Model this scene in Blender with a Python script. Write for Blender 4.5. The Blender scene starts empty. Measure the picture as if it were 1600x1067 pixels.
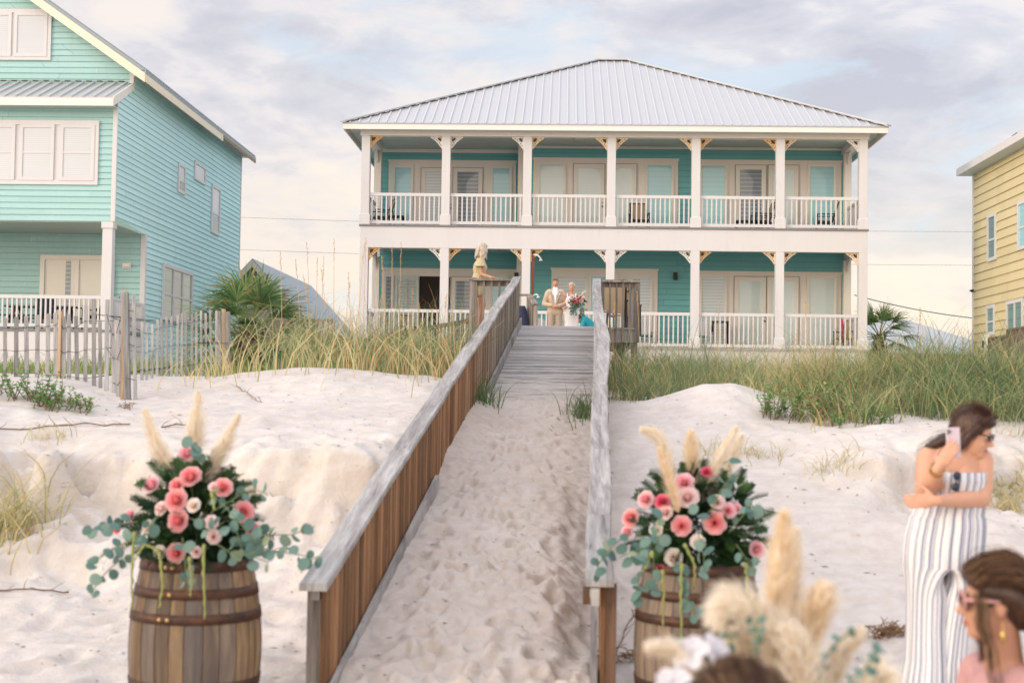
import bpy, bmesh, math, random
import numpy as np
from mathutils import Vector, Matrix, Quaternion, noise as mnoise
random.seed(7); np.random.seed(7)
S = bpy.context.scene
COL = S.collection
R = math.radians

# ------------------------------------------------------------------ camera
CAM_Z = 1.7
YAW, PITCH, ROLL = R(2.098), R(2.417), R(0.85)
CR = (Matrix.Rotation(YAW, 3, 'Z') @ Matrix.Rotation(R(90) + PITCH, 3, 'X') @ Matrix.Rotation(ROLL, 3, 'Z'))
FPX = 2222.0
cd = bpy.data.cameras.new('camera'); cam = bpy.data.objects.new('camera', cd); COL.objects.link(cam)
cam.matrix_world = Matrix.Translation((0, 0, CAM_Z)) @ CR.to_4x4()
cd.sensor_width = 36; cd.lens = 36 * FPX / 1600; cd.clip_end = 2000; cd.clip_start = .1
cd.dof.use_dof = True; cd.dof.focus_distance = 33; cd.dof.aperture_fstop = 2.6
S.camera = cam

def ray(px, py):
    return CR @ Vector(((px - 800) / FPX, (533.5 - py) / FPX, -1))
def P(px, py, Y):                      # where the sight line through a photo point meets the plane y=Y
    d = ray(px, py); return Vector((0, 0, CAM_Z)) + d * (Y / d.y)
def PX(px, py, X):
    d = ray(px, py); return Vector((0, 0, CAM_Z)) + d * (X / d.x)
def PZ(px, py, z):
    d = ray(px, py); return Vector((0, 0, CAM_Z)) + d * ((z - CAM_Z) / d.z)

# ------------------------------------------------------------------ objects
ORG = {}
def root(name, loc, label, cat, group=None):
    o = bpy.data.objects.new(name, None); COL.objects.link(o)
    o.location = loc; o.empty_display_size = .2
    ORG[o.name] = Vector(loc)
    o['label'] = label; o['category'] = cat
    if group: o['group'] = group
    return o
def tag(o, label, cat, group=None, kind=None):
    if label: o['label'] = label
    if cat: o['category'] = cat
    if group: o['group'] = group
    if kind: o['kind'] = kind
    return o
def relabel(o, label): o['label'] = label; return o
def link_mesh(name, me, parent=None, loc=None):
    o = bpy.data.objects.new(name, me); COL.objects.link(o)
    if parent: o.parent = parent; ORG[o.name] = ORG[parent.name]
    else: ORG[o.name] = Vector(loc) if loc is not None else Vector((0, 0, 0))
    if loc is not None and not parent: o.location = loc
    return o
def copy_tree(o, parent=None):
    c = o.copy(); COL.objects.link(c); ORG[c.name] = ORG[o.name]
    if parent: c.parent = parent
    for ch in o.children: copy_tree(ch, c)
    return c

class MB:
    """collects geometry of ONE mesh object"""
    def __init__(s): s.v = []; s.f = []; s.mi = []; s.t = []; s.sm = []
    def add(s, vs, fs, mi=0, tone=None, smooth=False):
        b = len(s.v); s.v += [Vector(p) for p in vs]
        if tone is None: tone = random.random()
        for f in fs:
            s.f.append([i + b for i in f]); s.mi.append(mi); s.t.append(tone); s.sm.append(smooth)
        return s
    def box(s, c, size, rot=None, mi=0, tone=None):
        h = Vector(size) / 2; c = Vector(c)
        vs = [Vector((x * h.x, y * h.y, z * h.z)) for x in (-1, 1) for y in (-1, 1) for z in (-1, 1)]
        if rot is not None: vs = [rot @ p for p in vs]
        return s.add([c + p for p in vs], [(0, 1, 3, 2), (4, 6, 7, 5), (0, 4, 5, 1), (2, 3, 7, 6), (0, 2, 6, 4), (1, 5, 7, 3)], mi, tone)
    def mm(s, lo, hi, mi=0, tone=None):
        lo = Vector(lo); hi = Vector(hi); return s.box((lo + hi) / 2, [abs(a) for a in (hi - lo)], None, mi, tone)
    def bar(s, p, q, w, h, up=(0, 0, 1), mi=0, tone=None):
        p = Vector(p); q = Vector(q); d = q - p; L = d.length
        if L < 1e-6: return s
        d = d / L; up = Vector(up); sd = d.cross(up)
        if sd.length < 1e-4: sd = d.cross(Vector((1, 0, 0)))
        sd.normalize(); u = sd.cross(d)
        M = Matrix((sd, d, u)).transposed()
        return s.box((p + q) / 2, (w, L, h), M, mi, tone)
    def tube(s, pts, rad, n=8, mi=0, tone=None, cap=True, flat=1.0):
        pts = [Vector(p) for p in pts]
        if not hasattr(rad, '__len__'): rad = [rad] * len(pts)
        vs = []; prev = None
        for i, p in enumerate(pts):
            d = (pts[min(i + 1, len(pts) - 1)] - pts[max(i - 1, 0)])
            if d.length < 1e-9: d = Vector((0, 0, 1))
            d.normalize()
            if prev is None:
                a = d.orthogonal().normalized()
            else:
                a = prev - d * prev.dot(d)
                a = a.normalized() if a.length > 1e-6 else d.orthogonal().normalized()
            prev = a; b = d.cross(a)
            for k in range(n):
                t = 2 * math.pi * k / n
                vs.append(p + (a * math.cos(t) + b * math.sin(t) * flat) * rad[i])
        fs = []
        for i in range(len(pts) - 1):
            for k in range(n):
                k2 = (k + 1) % n
                fs.append((i * n + k, i * n + k2, (i + 1) * n + k2, (i + 1) * n + k))
        if cap:
            fs.append(tuple(range(n - 1, -1, -1))); fs.append(tuple(range((len(pts) - 1) * n, len(pts) * n)))
        return s.add(vs, fs, mi, tone, n > 5)
    def loft(s, rings, mi=0, tone=None, cap=True, smooth=True):
        n = len(rings[0]); vs = [p for r in rings for p in r]; fs = []
        for i in range(len(rings) - 1):
            for k in range(n):
                k2 = (k + 1) % n
                fs.append((i * n + k, i * n + k2, (i + 1) * n + k2, (i + 1) * n + k))
        if cap:
            fs.append(tuple(range(n - 1, -1, -1))); fs.append(tuple(range((len(rings) - 1) * n, len(rings) * n)))
        return s.add(vs, fs, mi, tone, smooth)
    def lathe(s, prof, n=24, c=(0, 0, 0), mi=0, tone=None, smooth=True):
        c = Vector(c)
        return s.loft([[c + Vector((r * math.cos(2 * math.pi * k / n), r * math.sin(2 * math.pi * k / n), z)) for k in range(n)] for r, z in prof], mi, tone, True, smooth)
    def quad(s, a, b, c, d, mi=0, tone=None): return s.add([a, b, c, d], [(0, 1, 2, 3)], mi, tone)
    def prism(s, poly, ext, mi=0, tone=None):
        ext = Vector(ext); n = len(poly); a = [Vector(p) for p in poly]; b = [p + ext for p in a]
        fs = [tuple(range(n - 1, -1, -1)), tuple(range(n, 2 * n))] + [(i, (i + 1) % n, n + (i + 1) % n, n + i) for i in range(n)]
        return s.add(a + b, fs, mi, tone)
    def ball(s, c, r, nu=12, nv=8, rot=None, mi=0, tone=None):
        c = Vector(c)
        if not hasattr(r, '__len__'): r = (r, r, r)
        vs = []
        for j in range(nv + 1):
            ph = math.pi * j / nv
            for i in range(nu):
                th = 2 * math.pi * i / nu
                p = Vector((r[0] * math.sin(ph) * math.cos(th), r[1] * math.sin(ph) * math.sin(th), r[2] * math.cos(ph)))
                vs.append(c + (rot @ p if rot is not None else p))
        fs = [(j * nu + i, (j + 1) * nu + i, (j + 1) * nu + (i + 1) % nu, j * nu + (i + 1) % nu) for j in range(nv) for i in range(nu)]
        return s.add(vs, fs, mi, tone, True)
    def mesh(s, name, mats, org=Vector((0, 0, 0)), fix=True):
        me = bpy.data.meshes.new(name)
        me.from_pydata([tuple(p - org) for p in s.v], [], s.f)
        if not isinstance(mats, (list, tuple)): mats = [mats]
        for m in mats: me.materials.append(m)
        me.polygons.foreach_set('material_index', s.mi); me.polygons.foreach_set('use_smooth', s.sm)
        at = me.attributes.new('tone', 'FLOAT', 'FACE'); at.data.foreach_set('value', s.t)
        if fix:
            bm = bmesh.new(); bm.from_mesh(me); bmesh.ops.recalc_face_normals(bm, faces=bm.faces); bm.to_mesh(me); bm.free()
        me.update(); return me
    def build(s, name, mats, parent=None, loc=None, fix=True, bevel=0):
        org = ORG[parent.name] if parent else (Vector(loc) if loc is not None else Vector((0, 0, 0)))
        o = link_mesh(name, s.mesh(name, mats, org, fix), parent, loc)
        if bevel:
            b = o.modifiers.new('bevel', 'BEVEL'); b.width = bevel; b.segments = 2; b.limit_method = 'ANGLE'
        return o

def fast_mesh(name, V, F, mats, tone=None, smooth=True, mi=None):
    """numpy quads -> mesh"""
    me = bpy.data.meshes.new(name); V = np.asarray(V, np.float32); F = np.asarray(F, np.int32)
    me.vertices.add(len(V)); me.vertices.foreach_set('co', V.ravel())
    k = F.shape[1]
    me.loops.add(F.size); me.loops.foreach_set('vertex_index', F.ravel())
    me.polygons.add(len(F)); me.polygons.foreach_set('loop_start', np.arange(0, F.size, k, dtype=np.int32))
    try: me.polygons.foreach_set('loop_total', np.full(len(F), k, np.int32))
    except Exception: pass
    if not isinstance(mats, (list, tuple)): mats = [mats]
    for m in mats: me.materials.append(m)
    if mi is not None: me.polygons.foreach_set('material_index', np.asarray(mi, np.int32))
    me.polygons.foreach_set('use_smooth', np.full(len(F), smooth))
    if tone is not None:
        at = me.attributes.new('tone', 'FLOAT', 'FACE'); at.data.foreach_set('value', np.asarray(tone, np.float32))
    me.update(calc_edges=True); me.validate(); return me

# ------------------------------------------------------------------ materials
def lin(c): return tuple((x / 12.92 if x <= .04045 else ((x + .055) / 1.055) ** 2.4) for x in c)
def rgb(r, g, b): return lin((r / 255, g / 255, b / 255))
class N:
    def __init__(s, name):
        s.m = bpy.data.materials.new(name); s.m.use_nodes = True; s.t = s.m.node_tree; s.n = s.t.nodes; s.l = s.t.links
        s.b = s.n['Principled BSDF']; s.x = None
    def new(s, t, **kw):
        o = s.n.new(t)
        for k, v in kw.items(): setattr(o, k, v)
        return o
    def lk(s, a, b): s.l.new(a, b)
    def coords(s, scale=(1, 1, 1), kind='Object'):
        tc = s.new('ShaderNodeTexCoord'); mp = s.new('ShaderNodeMapping'); mp.inputs['Scale'].default_value = scale
        s.lk(tc.outputs[kind], mp.inputs['Vector']); return mp.outputs['Vector']
    def noise(s, vec, scale, detail=4, rough=.55, dist=0):
        o = s.new('ShaderNodeTexNoise'); o.inputs['Scale'].default_value = scale; o.inputs['Detail'].default_value = detail
        o.inputs['Roughness'].default_value = rough; o.inputs['Distortion'].default_value = dist
        s.lk(vec, o.inputs['Vector']); return o.outputs['Fac']
    def ramp(s, fac, stops):
        o = s.new('ShaderNodeValToRGB'); e = o.color_ramp.elements
        while len(e) > 1: e.remove(e[-1])
        e[0].position = stops[0][0]; e[0].color = (*stops[0][1], 1) if len(stops[0][1]) == 3 else stops[0][1]
        for p, c in stops[1:]:
            k = e.new(p); k.color = (*c, 1) if len(c) == 3 else c
        s.lk(fac, o.inputs['Fac']); return o.outputs['Color']
    def mix(s, fac, a, b, mode='MIX'):
        o = s.new('ShaderNodeMixRGB', blend_type=mode)
        for i, x in ((0, fac), (1, a), (2, b)):
            if hasattr(x, 'is_linked') or hasattr(x, 'links'): s.lk(x, o.inputs[i])
            elif i == 0: o.inputs[0].default_value = x
            else: o.inputs[i].default_value = (*x, 1)
        return o.outputs[0]
    def math(s, op, a, b=None):
        o = s.new('ShaderNodeMath', operation=op)
        for i, x in ((0, a), (1, b)):
            if x is None: continue
            if hasattr(x, 'links'): s.lk(x, o.inputs[i])
            else: o.inputs[i].default_value = x
        return o.outputs[0]
    def tone(s):
        a = s.new('ShaderNodeAttribute', attribute_name='tone'); return a.outputs['Fac']
    def bump(s, h, strength=.3, dist=.01):
        o = s.new('ShaderNodeBump'); o.inputs['Strength'].default_value = strength; o.inputs['Distance'].default_value = dist
        s.lk(h, o.inputs['Height']); s.lk(o.outputs['Normal'], s.b.inputs['Normal']); return o
    def color(s, c):
        if hasattr(c, 'links'): s.lk(c, s.b.inputs['Base Color'])
        else: s.b.inputs['Base Color'].default_value = (*c, 1)
    def set(s, **kw):
        for k, v in kw.items(): s.b.inputs[k.replace('_', ' ')].default_value = v
        return s
def mul(c, k): return tuple(min(1, x * k) for x in c)

def mat(name, col, rough=.6, var=.12, tonev=0., scale=6, bump=0, bscale=40, stretch=(1, 1, 1), metal=0, spec=.4, trans=0, sss=0):
    k = N(name); k.set(Roughness=rough, Metallic=metal)
    k.b.inputs['Specular IOR Level'].default_value = spec
    v = k.coords(stretch)
    c = k.mix(k.noise(v, scale, 5, .6), mul(col, 1 - var), mul(col, 1 + var))
    if tonev: c = k.mix(k.tone(), k.mix(1., c, (1 - tonev,) * 3, 'MULTIPLY'), k.mix(1., c, (1 + tonev,) * 3, 'MULTIPLY'))
    k.color(c)
    if bump: k.bump(k.noise(v, bscale, 4), bump, .01)
    if trans:   # thin leaf: let some light through
        d = k.new('ShaderNodeBsdfTranslucent'); k.lk(c, d.inputs['Color'])
        m = k.new('ShaderNodeMixShader'); m.inputs[0].default_value = trans
        k.lk(k.b.outputs[0], m.inputs[1]); k.lk(d.outputs[0], m.inputs[2]); k.lk(m.outputs[0], k.n['Material Output'].inputs[0])
    if sss:
        k.b.inputs['Subsurface Weight'].default_value = sss; k.b.inputs['Subsurface Radius'].default_value = (.012, .005, .003)
    return k.m

def wood(name, dark, mid, light, stretch, scale=3., rough=.85, tonev=.25, bump=.5, knots=True):
    k = N(name); k.set(Roughness=rough); k.b.inputs['Specular IOR Level'].default_value = .2
    v = k.coords(stretch)
    off = k.new('ShaderNodeVectorMath', operation='ADD'); cmb = k.new('ShaderNodeCombineXYZ')
    t = k.tone(); tt = k.math('MULTIPLY', t, 37.)
    for i in range(3): k.lk(tt, cmb.inputs[i])
    k.lk(v, off.inputs[0]); k.lk(cmb.outputs[0], off.inputs[1]); v = off.outputs[0]
    n1 = k.noise(v, scale, 6, .62, .6); n2 = k.noise(v, scale * 4.5, 4, .7, .3)
    g = k.math('ADD', k.math('MULTIPLY', n1, .65), k.math('MULTIPLY', n2, .35))
    c = k.ramp(g, [(.32, dark), (.5, mid), (.68, light)])
    c = k.mix(t, k.mix(1., c, (1 - tonev,) * 3, 'MULTIPLY'), k.mix(1., c, (1 + tonev * .7,) * 3, 'MULTIPLY'))
    if knots:
        v2 = k.coords(tuple(x * .6 + .4 for x in stretch)); nn = k.noise(v2, 2.6, 2, .4)
        c = k.mix(k.math('MULTIPLY', k.math('GREATER_THAN', nn, .72), .45), c, mul(dark, .5))
    k.color(c); k.bump(g, bump, .008); return k.m

def new_world():
    w = bpy.data.worlds.new('World'); S.world = w; w.use_nodes = True
    t = w.node_tree; n = t.nodes; l = t.links
    for x in list(n): n.remove(x)
    out = n.new('ShaderNodeOutputWorld'); bg1 = n.new('ShaderNodeBackground'); bg2 = n.new('ShaderNodeBackground'); add = n.new('ShaderNodeAddShader')
    sky = n.new('ShaderNodeTexSky'); sky.sky_type = 'NISHITA'; sky.sun_disc = False
    sky.sun_elevation = SUN_EL; sky.sun_rotation = SUN_ROT
    l.new(sky.outputs[0], bg1.inputs[0]); bg1.inputs[1].default_value = .05
    tc = n.new('ShaderNodeTexCoord'); sep = n.new('ShaderNodeSeparateXYZ'); l.new(tc.outputs['Generated'], sep.inputs[0])
    def m(op, a, b=None, cl=False):
        o = n.new('ShaderNodeMath'); o.operation = op; o.use_clamp = cl
        for i, x in ((0, a), (1, b)):
            if x is None: continue
            if hasattr(x, 'links'): l.new(x, o.inputs[i])
            else: o.inputs[i].default_value = x
        return o.outputs[0]
    def mix(f, a, b, mode='MIX'):
        o = n.new('ShaderNodeMixRGB'); o.blend_type = mode
        for i, x in ((0, f), (1, a), (2, b)):
            if hasattr(x, 'links'): l.new(x, o.inputs[i])
            elif i == 0: o.inputs[0].default_value = x
            else: o.inputs[i].default_value = (*x, 1)
        return o.outputs[0]
    def ramp(f, st):
        o = n.new('ShaderNodeValToRGB'); e = o.color_ramp.elements
        e[0].position, e[1].position = st[0][0], st[-1][0]; e[0].color = (*st[0][1], 1); e[1].color = (*st[-1][1], 1)
        for p, c in st[1:-1]:
            k = e.new(p); k.color = (*c, 1)
        l.new(f, o.inputs[0]); return o.outputs[0]
    x, y, z = sep.outputs
    zz = m('ADD', m('MAXIMUM', z, 0.), .16)
    cb = n.new('ShaderNodeCombineXYZ'); l.new(m('DIVIDE', x, zz), cb.inputs[0]); l.new(m('MULTIPLY', m('DIVIDE', y, zz), 1.15), cb.inputs[1])
    def noise(vec, sc, det, rough, dist, off=0.):
        a = n.new('ShaderNodeVectorMath'); a.operation = 'ADD'; l.new(vec, a.inputs[0]); a.inputs[1].default_value = (off, off * .7, off * 1.3)
        o = n.new('ShaderNodeTexNoise'); o.inputs['Scale'].default_value = sc; o.inputs['Detail'].default_value = det
        o.inputs['Roughness'].default_value = rough; o.inputs['Distortion'].default_value = dist
        l.new(a.outputs[0], o.inputs['Vector']); return o.outputs['Fac']
    # flattened direction keeps the cloud banks wide and low
    mp = n.new('ShaderNodeVectorMath'); mp.operation = 'MULTIPLY'; l.new(tc.outputs['Generated'], mp.inputs[0]); mp.inputs[1].default_value = (1, 1, 2.6)
    big = noise(mp.outputs[0], 5.2, 7, .56, .35, 3.1)
    med = noise(mp.outputs[0], 11., 8, .6, .6, 9.4)
    hi = noise(cb.outputs[0], 1.5, 8, .62, .5, 1.7)
    d = m('ADD', m('MULTIPLY', big, .58), m('ADD', m('MULTIPLY', med, .27), m('MULTIPLY', hi, .15)))
    zc = m('MAXIMUM', z, 0.)
    base = ramp(zc, [(0, rgb(246, 232, 228)), (.06, rgb(246, 229, 222)), (.12, rgb(242, 229, 226)), (.2, rgb(234, 229, 234)), (.32, rgb(226, 225, 234)), (1, rgb(200, 210, 228))])
    grey = ramp(zc, [(0, rgb(226, 214, 220)), (.1, rgb(216, 208, 211)), (.2, rgb(198, 195, 207)), (1, rgb(200, 199, 212))])
    light = ramp(zc, [(0, rgb(252, 236, 226)), (.12, rgb(255, 238, 222)), (.22, rgb(254, 242, 234)), (1, rgb(240, 240, 246))])
    dark_f = ramp(d, [(.42, (1,) * 3), (.54, (0,) * 3)])
    light_f = ramp(d, [(.51, (0,) * 3), (.61, (1,) * 3)])
    blue_f = ramp(noise(mp.outputs[0], 7., 6, .6, .4, 21.), [(.52, (0,) * 3), (.64, (1,) * 3)])
    c = mix(dark_f, base, grey); c = mix(light_f, c, light)
    c = mix(m('MULTIPLY', blue_f, .72), c, rgb(212, 227, 243))
    # the sunset side (behind and left of the camera) and the sky overhead are brighter
    glow = n.new('ShaderNodeVectorMath'); glow.operation = 'DOT_PRODUCT'; l.new(tc.outputs['Generated'], glow.inputs[0])
    g = Vector((-.62, -.76, .14)).normalized(); glow.inputs[1].default_value = g
    gf = ramp(glow.outputs['Value'], [(-0.0, (0,) * 3), (.35, (.12,) * 3), (.75, (.62,) * 3), (1., (1,) * 3)])
    warm = mix(gf, (1., 1., 1.0), (2.2, 1.98, 1.74))
    up = ramp(z, [(.30, (1.,) * 3), (.75, (1.,) * 3)])
    c = mix(1., c, warm, 'MULTIPLY')
    upf = n.new('ShaderNodeMapRange'); l.new(z, upf.inputs[0]); upf.inputs[1].default_value = .28; upf.inputs[2].default_value = .8; upf.inputs[3].default_value = 0; upf.inputs[4].default_value = 1
    cup = mix(upf.outputs[0], (1., 1., 1.), (1.40, 1.43, 1.5)); cc = mix(1., c, cup, 'MULTIPLY'); sc = n.new('ShaderNodeVectorMath'); sc.operation = 'SCALE'; l.new(cc, sc.inputs[0]); sc.inputs['Scale'].default_value = 1.
    side = n.new('ShaderNodeMapRange'); l.new(y, side.inputs[0]); side.inputs[1].default_value = .45; side.inputs[2].default_value = .86; side.inputs[3].default_value = 1.55; side.inputs[4].default_value = 1.0
    sc2 = n.new('ShaderNodeVectorMath'); sc2.operation = 'SCALE'; l.new(sc.outputs[0], sc2.inputs[0]); l.new(side.outputs[0], sc2.inputs['Scale'])
    tint = mix(1., sc2.outputs[0], (.90, .875, .85), 'MULTIPLY'); l.new(tint, bg2.inputs[0]); bg2.inputs[1].default_value = 1.0
    l.new(bg1.outputs[0], add.inputs[0]); l.new(bg2.outputs[0], add.inputs[1]); l.new(add.outputs[0], out.inputs[0])

# late sun, low behind the camera on the left, softened by cloud
SUN_EL = R(10); SUN_AZ = R(240)       # azimuth the sun stands at, clockwise from +Y
SUN_ROT = SUN_AZ
new_world()
sd = bpy.data.lights.new('sun', 'SUN'); sd.energy = 1.25; sd.angle = R(11); sd.color = (1, .90, .74)
so = bpy.data.objects.new('sun', sd); COL.objects.link(so)
sv = Vector((math.sin(SUN_AZ) * math.cos(SUN_EL), math.cos(SUN_AZ) * math.cos(SUN_EL), math.sin(SUN_EL)))
so.rotation_euler = sv.to_track_quat('Z', 'Y').to_euler(); so.location = (-30, -25, 20)
S.view_settings.view_transform = 'Standard'; S.view_settings.look = 'None'; S.view_settings.exposure = 0; S.view_settings.gamma = 1
S.render.resolution_x = 1024; S.render.resolution_y = 682
try: S.cycles.use_denoising = True
except Exception: pass

# ------------------------------------------------------------------ noise and terrain
_perm = np.random.RandomState(3).rand(512, 512).astype(np.float64)
def vnoise(x, y):
    x = np.asarray(x, float); y = np.asarray(y, float)
    xi = np.floor(x).astype(int); yi = np.floor(y).astype(int); fx = x - xi; fy = y - yi
    fx = fx * fx * (3 - 2 * fx); fy = fy * fy * (3 - 2 * fy)
    a = _perm[xi % 512, yi % 512]; b = _perm[(xi + 1) % 512, yi % 512]; c = _perm[xi % 512, (yi + 1) % 512]; e = _perm[(xi + 1) % 512, (yi + 1) % 512]
    return (a * (1 - fx) + b * fx) * (1 - fy) + (c * (1 - fx) + e * fx) * fy - .5
def fbm(x, y, o=4):
    s = 0; a = 1; 
    for i in range(o): s = s + a * vnoise(x * 2 ** i + 17.3 * i, y * 2 ** i + 9.1 * i); a *= .5
    return s
def sm(a, b, x):
    t = np.clip((x - a) / (b - a), 0, 1); return t * t * (3 - 2 * t)
def rail_l(Y): return -1.317 + .0213 * (Y - 7.7)
def rail_r(Y): return .194 + .0213 * (Y - 7.7)
def rail_z(Y): return .73 + .1725 * (Y - 7.7)
def floor_z(Y): return rail_z(Y) - .93
LP = ([-60, 4, 7.5, 9.3, 10.3, 10.9, 11.4, 11.56, 12.2, 13.5, 15, 16.5, 18, 21, 25, 41, 60, 400], [-.6, -.12, .02, .15, .30, .52, .82, 1.22, 1.36, 1.52, 1.66, 1.84, 1.93, 2.0, 2.08, 2.3, 2.5, 2.5])
RP = ([-60, 4, 7.0, 8.5, 10.5, 11.9, 12.42, 12.54, 12.9, 13.4, 15, 17, 20, 25, 35, 45, 60, 400], [-.6, -.12, -.04, .2, .5, .84, .99, 1.26, 1.38, 1.45, 1.6, 1.78, 1.9, 2.0, 2.25, 2.6, 2.6, 2.6])
RS = ([-60, 4, 7.0, 8.5, 10, 12, 14, 15.5, 17, 20, 25, 35, 45, 60, 400], [-.6, -.12, -.02, .12, .4, .95, 1.42, 1.64, 1.72, 1.86, 2.0, 2.25, 2.6, 2.6, 2.6])
CP = ([-60, 4, 6.6, 7.9, 12.8, 18.7, 20, 60], [-.6, -.12, .02, .15, .88, 1.74, 1.78, 1.78])
def ground(x, y, detail=True):
    x = np.asarray(x, float); y = np.asarray(y, float)
    wob = fbm(x * .45, y * 0 + 3.3, 3) * 1.3
    near = sm(30, 24, y) * sm(6, 9, y)
    yl = y + wob * near * .9 + fbm(x * 1.9, y * 2.4, 4) * .4 * near
    zl = np.interp(yl, *LP) + .22 * np.exp(-(((x + 2.9) / 1.3) ** 2 + ((y - 16.6) / 1.4) ** 2)) + .1 * np.exp(-(((x + 6.5) / 2) ** 2 + ((y - 14.5) / 1.2) ** 2))
    yr = y + wob * near * .7 + fbm(x * 2.1, y * 2.4 + 40, 4) * .45 * near
    zr1 = np.interp(yr, *RP); zr2 = np.interp(y + fbm(x * .8, y * .8, 2) * .4 * near, *RS)
    k = sm(1.9, 3.1, x); zr = zr1 * k + zr2 * (1 - k)
    zr = zr + .27 * np.exp(-(((x - 1.75) / .75) ** 2 + ((y - 15.6) / .9) ** 2)) + .12 * np.exp(-(((x - 3.2) / .7) ** 2 + ((y - 17) / 1.) ** 2))
    rg_ = 1 - np.abs(fbm(x * 1.7 + 5, y * 2.6, 4)) * 2.2
    bank = near * (np.exp(-((y - 11.3) / .75) ** 2) * sm(-1.22, -1.5, x) + np.exp(-((y - 12.3) / .7) ** 2) * sm(2.0, 3.2, x))
    lump = bank * (.20 * fbm(x * 2.3, y * 3.1, 5) + .12 * (rg_ - .6) + .05 * fbm(x * 7, y * 8, 3)); zl = zl + lump; zr = zr + lump
    zc = np.interp(y, *CP)
    # the sand is banked against the left hand panel and scooped out along the right hand rail
    dl = x - rail_l(y); dr = rail_r(y) - x
    zc = zc + .16 * np.exp(-(dl / .28) ** 2) * sm(12.6, 14.2, y) * sm(20, 17.5, y) - .16 * np.exp(-(dr / .22) ** 2) * sm(7.9, 9, y) * sm(14, 12, y)
    wl = sm(-.03, .07, -dl); wr = sm(-.05, .06, -dr)
    z = zc * (1 - wl) * (1 - wr) + zl * wl + zr * wr
    far = sm(30, 20, y)
    if detail:
        z = z + (.05 * fbm(x * .7, y * .7, 4) + .018 * fbm(x * 3.1, y * 3.1, 3)) * (.4 + .6 * far)
        cor = (1 - wl) * (1 - wr) * far + .5 * sm(11, 9.5, y) * (wl + wr)
        z = z + cor * (.022 * fbm(x * 4.5, y * 3.2, 3) + .016 * fbm(x * 13, y * 11, 3))
    return z
def G(x, y): return float(ground(np.array([x]), np.array([y]))[0])

xs = np.concatenate([-9 - np.geomspace(.06, 400, 46)[::-1], np.arange(-9, -1.5, .042), np.arange(-1.5, .7, .024), np.arange(.7, 10, .042), 10 + np.geomspace(.06, 400, 46)])
ys = np.concatenate([5 - np.geomspace(.06, 90, 30)[::-1], np.arange(5, 7.6, .042), np.arange(7.6, 14, .03), np.arange(14, 22, .042), 22 + np.geomspace(.06, 600, 90)])
XX, YY = np.meshgrid(xs, ys); ZZ = ground(XX, YY)
rs = np.random.RandomState(11)
def dent(cx, cy, ang, L, W, dep):
    i0, i1 = np.searchsorted(xs, (cx - .35, cx + .35)); j0, j1 = np.searchsorted(ys, (cy - .35, cy + .35))
    if i1 <= i0 or j1 <= j0: return
    x = XX[j0:j1, i0:i1] - cx; y = YY[j0:j1, i0:i1] - cy
    u = x * math.cos(ang) + y * math.sin(ang); v = -x * math.sin(ang) + y * math.cos(ang)
    q = (u / L) ** 2 + (v / W) ** 2
    ZZ[j0:j1, i0:i1] += dep * (-np.exp(-(q * .9) ** 1.6) + .5 * np.exp(-((np.sqrt(q) - 1.45) / .42) ** 2))
for _ in range(1000):
    y = 7.2 + rs.rand() ** 1.25 * 11.5; x = rail_l(y) + .2 + rs.rand() * 1.2
    dent(x, y, R(90) + rs.randn() * .5, .105 + rs.rand() * .04, .042 + rs.rand() * .022, .010 + rs.rand() * .017)
for _ in range(520):
    x = rs.uniform(-7, 6); y = rs.uniform(5.5, 10.5)
    if rail_l(y) - .1 < x < rail_r(y) + .1 and y > 7: continue
    dent(x, y, rs.uniform(0, 3.1), .14 + rs.rand() * .05, .07 + rs.rand() * .03, .012 + rs.rand() * .02)
for _ in range(160):
    x = rs.uniform(-7, 6); y = rs.uniform(12.5, 16)
    if rail_l(y) - .3 < x < rail_r(y) + .3: continue
    dent(x, y, rs.uniform(0, 3.1), .2, .12, .012)
nx, ny = len(xs), len(ys)
idx = np.arange(nx * ny).reshape(ny, nx)
F = np.stack([idx[:-1, :-1], idx[:-1, 1:], idx[1:, 1:], idx[1:, :-1]], -1).reshape(-1, 4)
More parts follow.
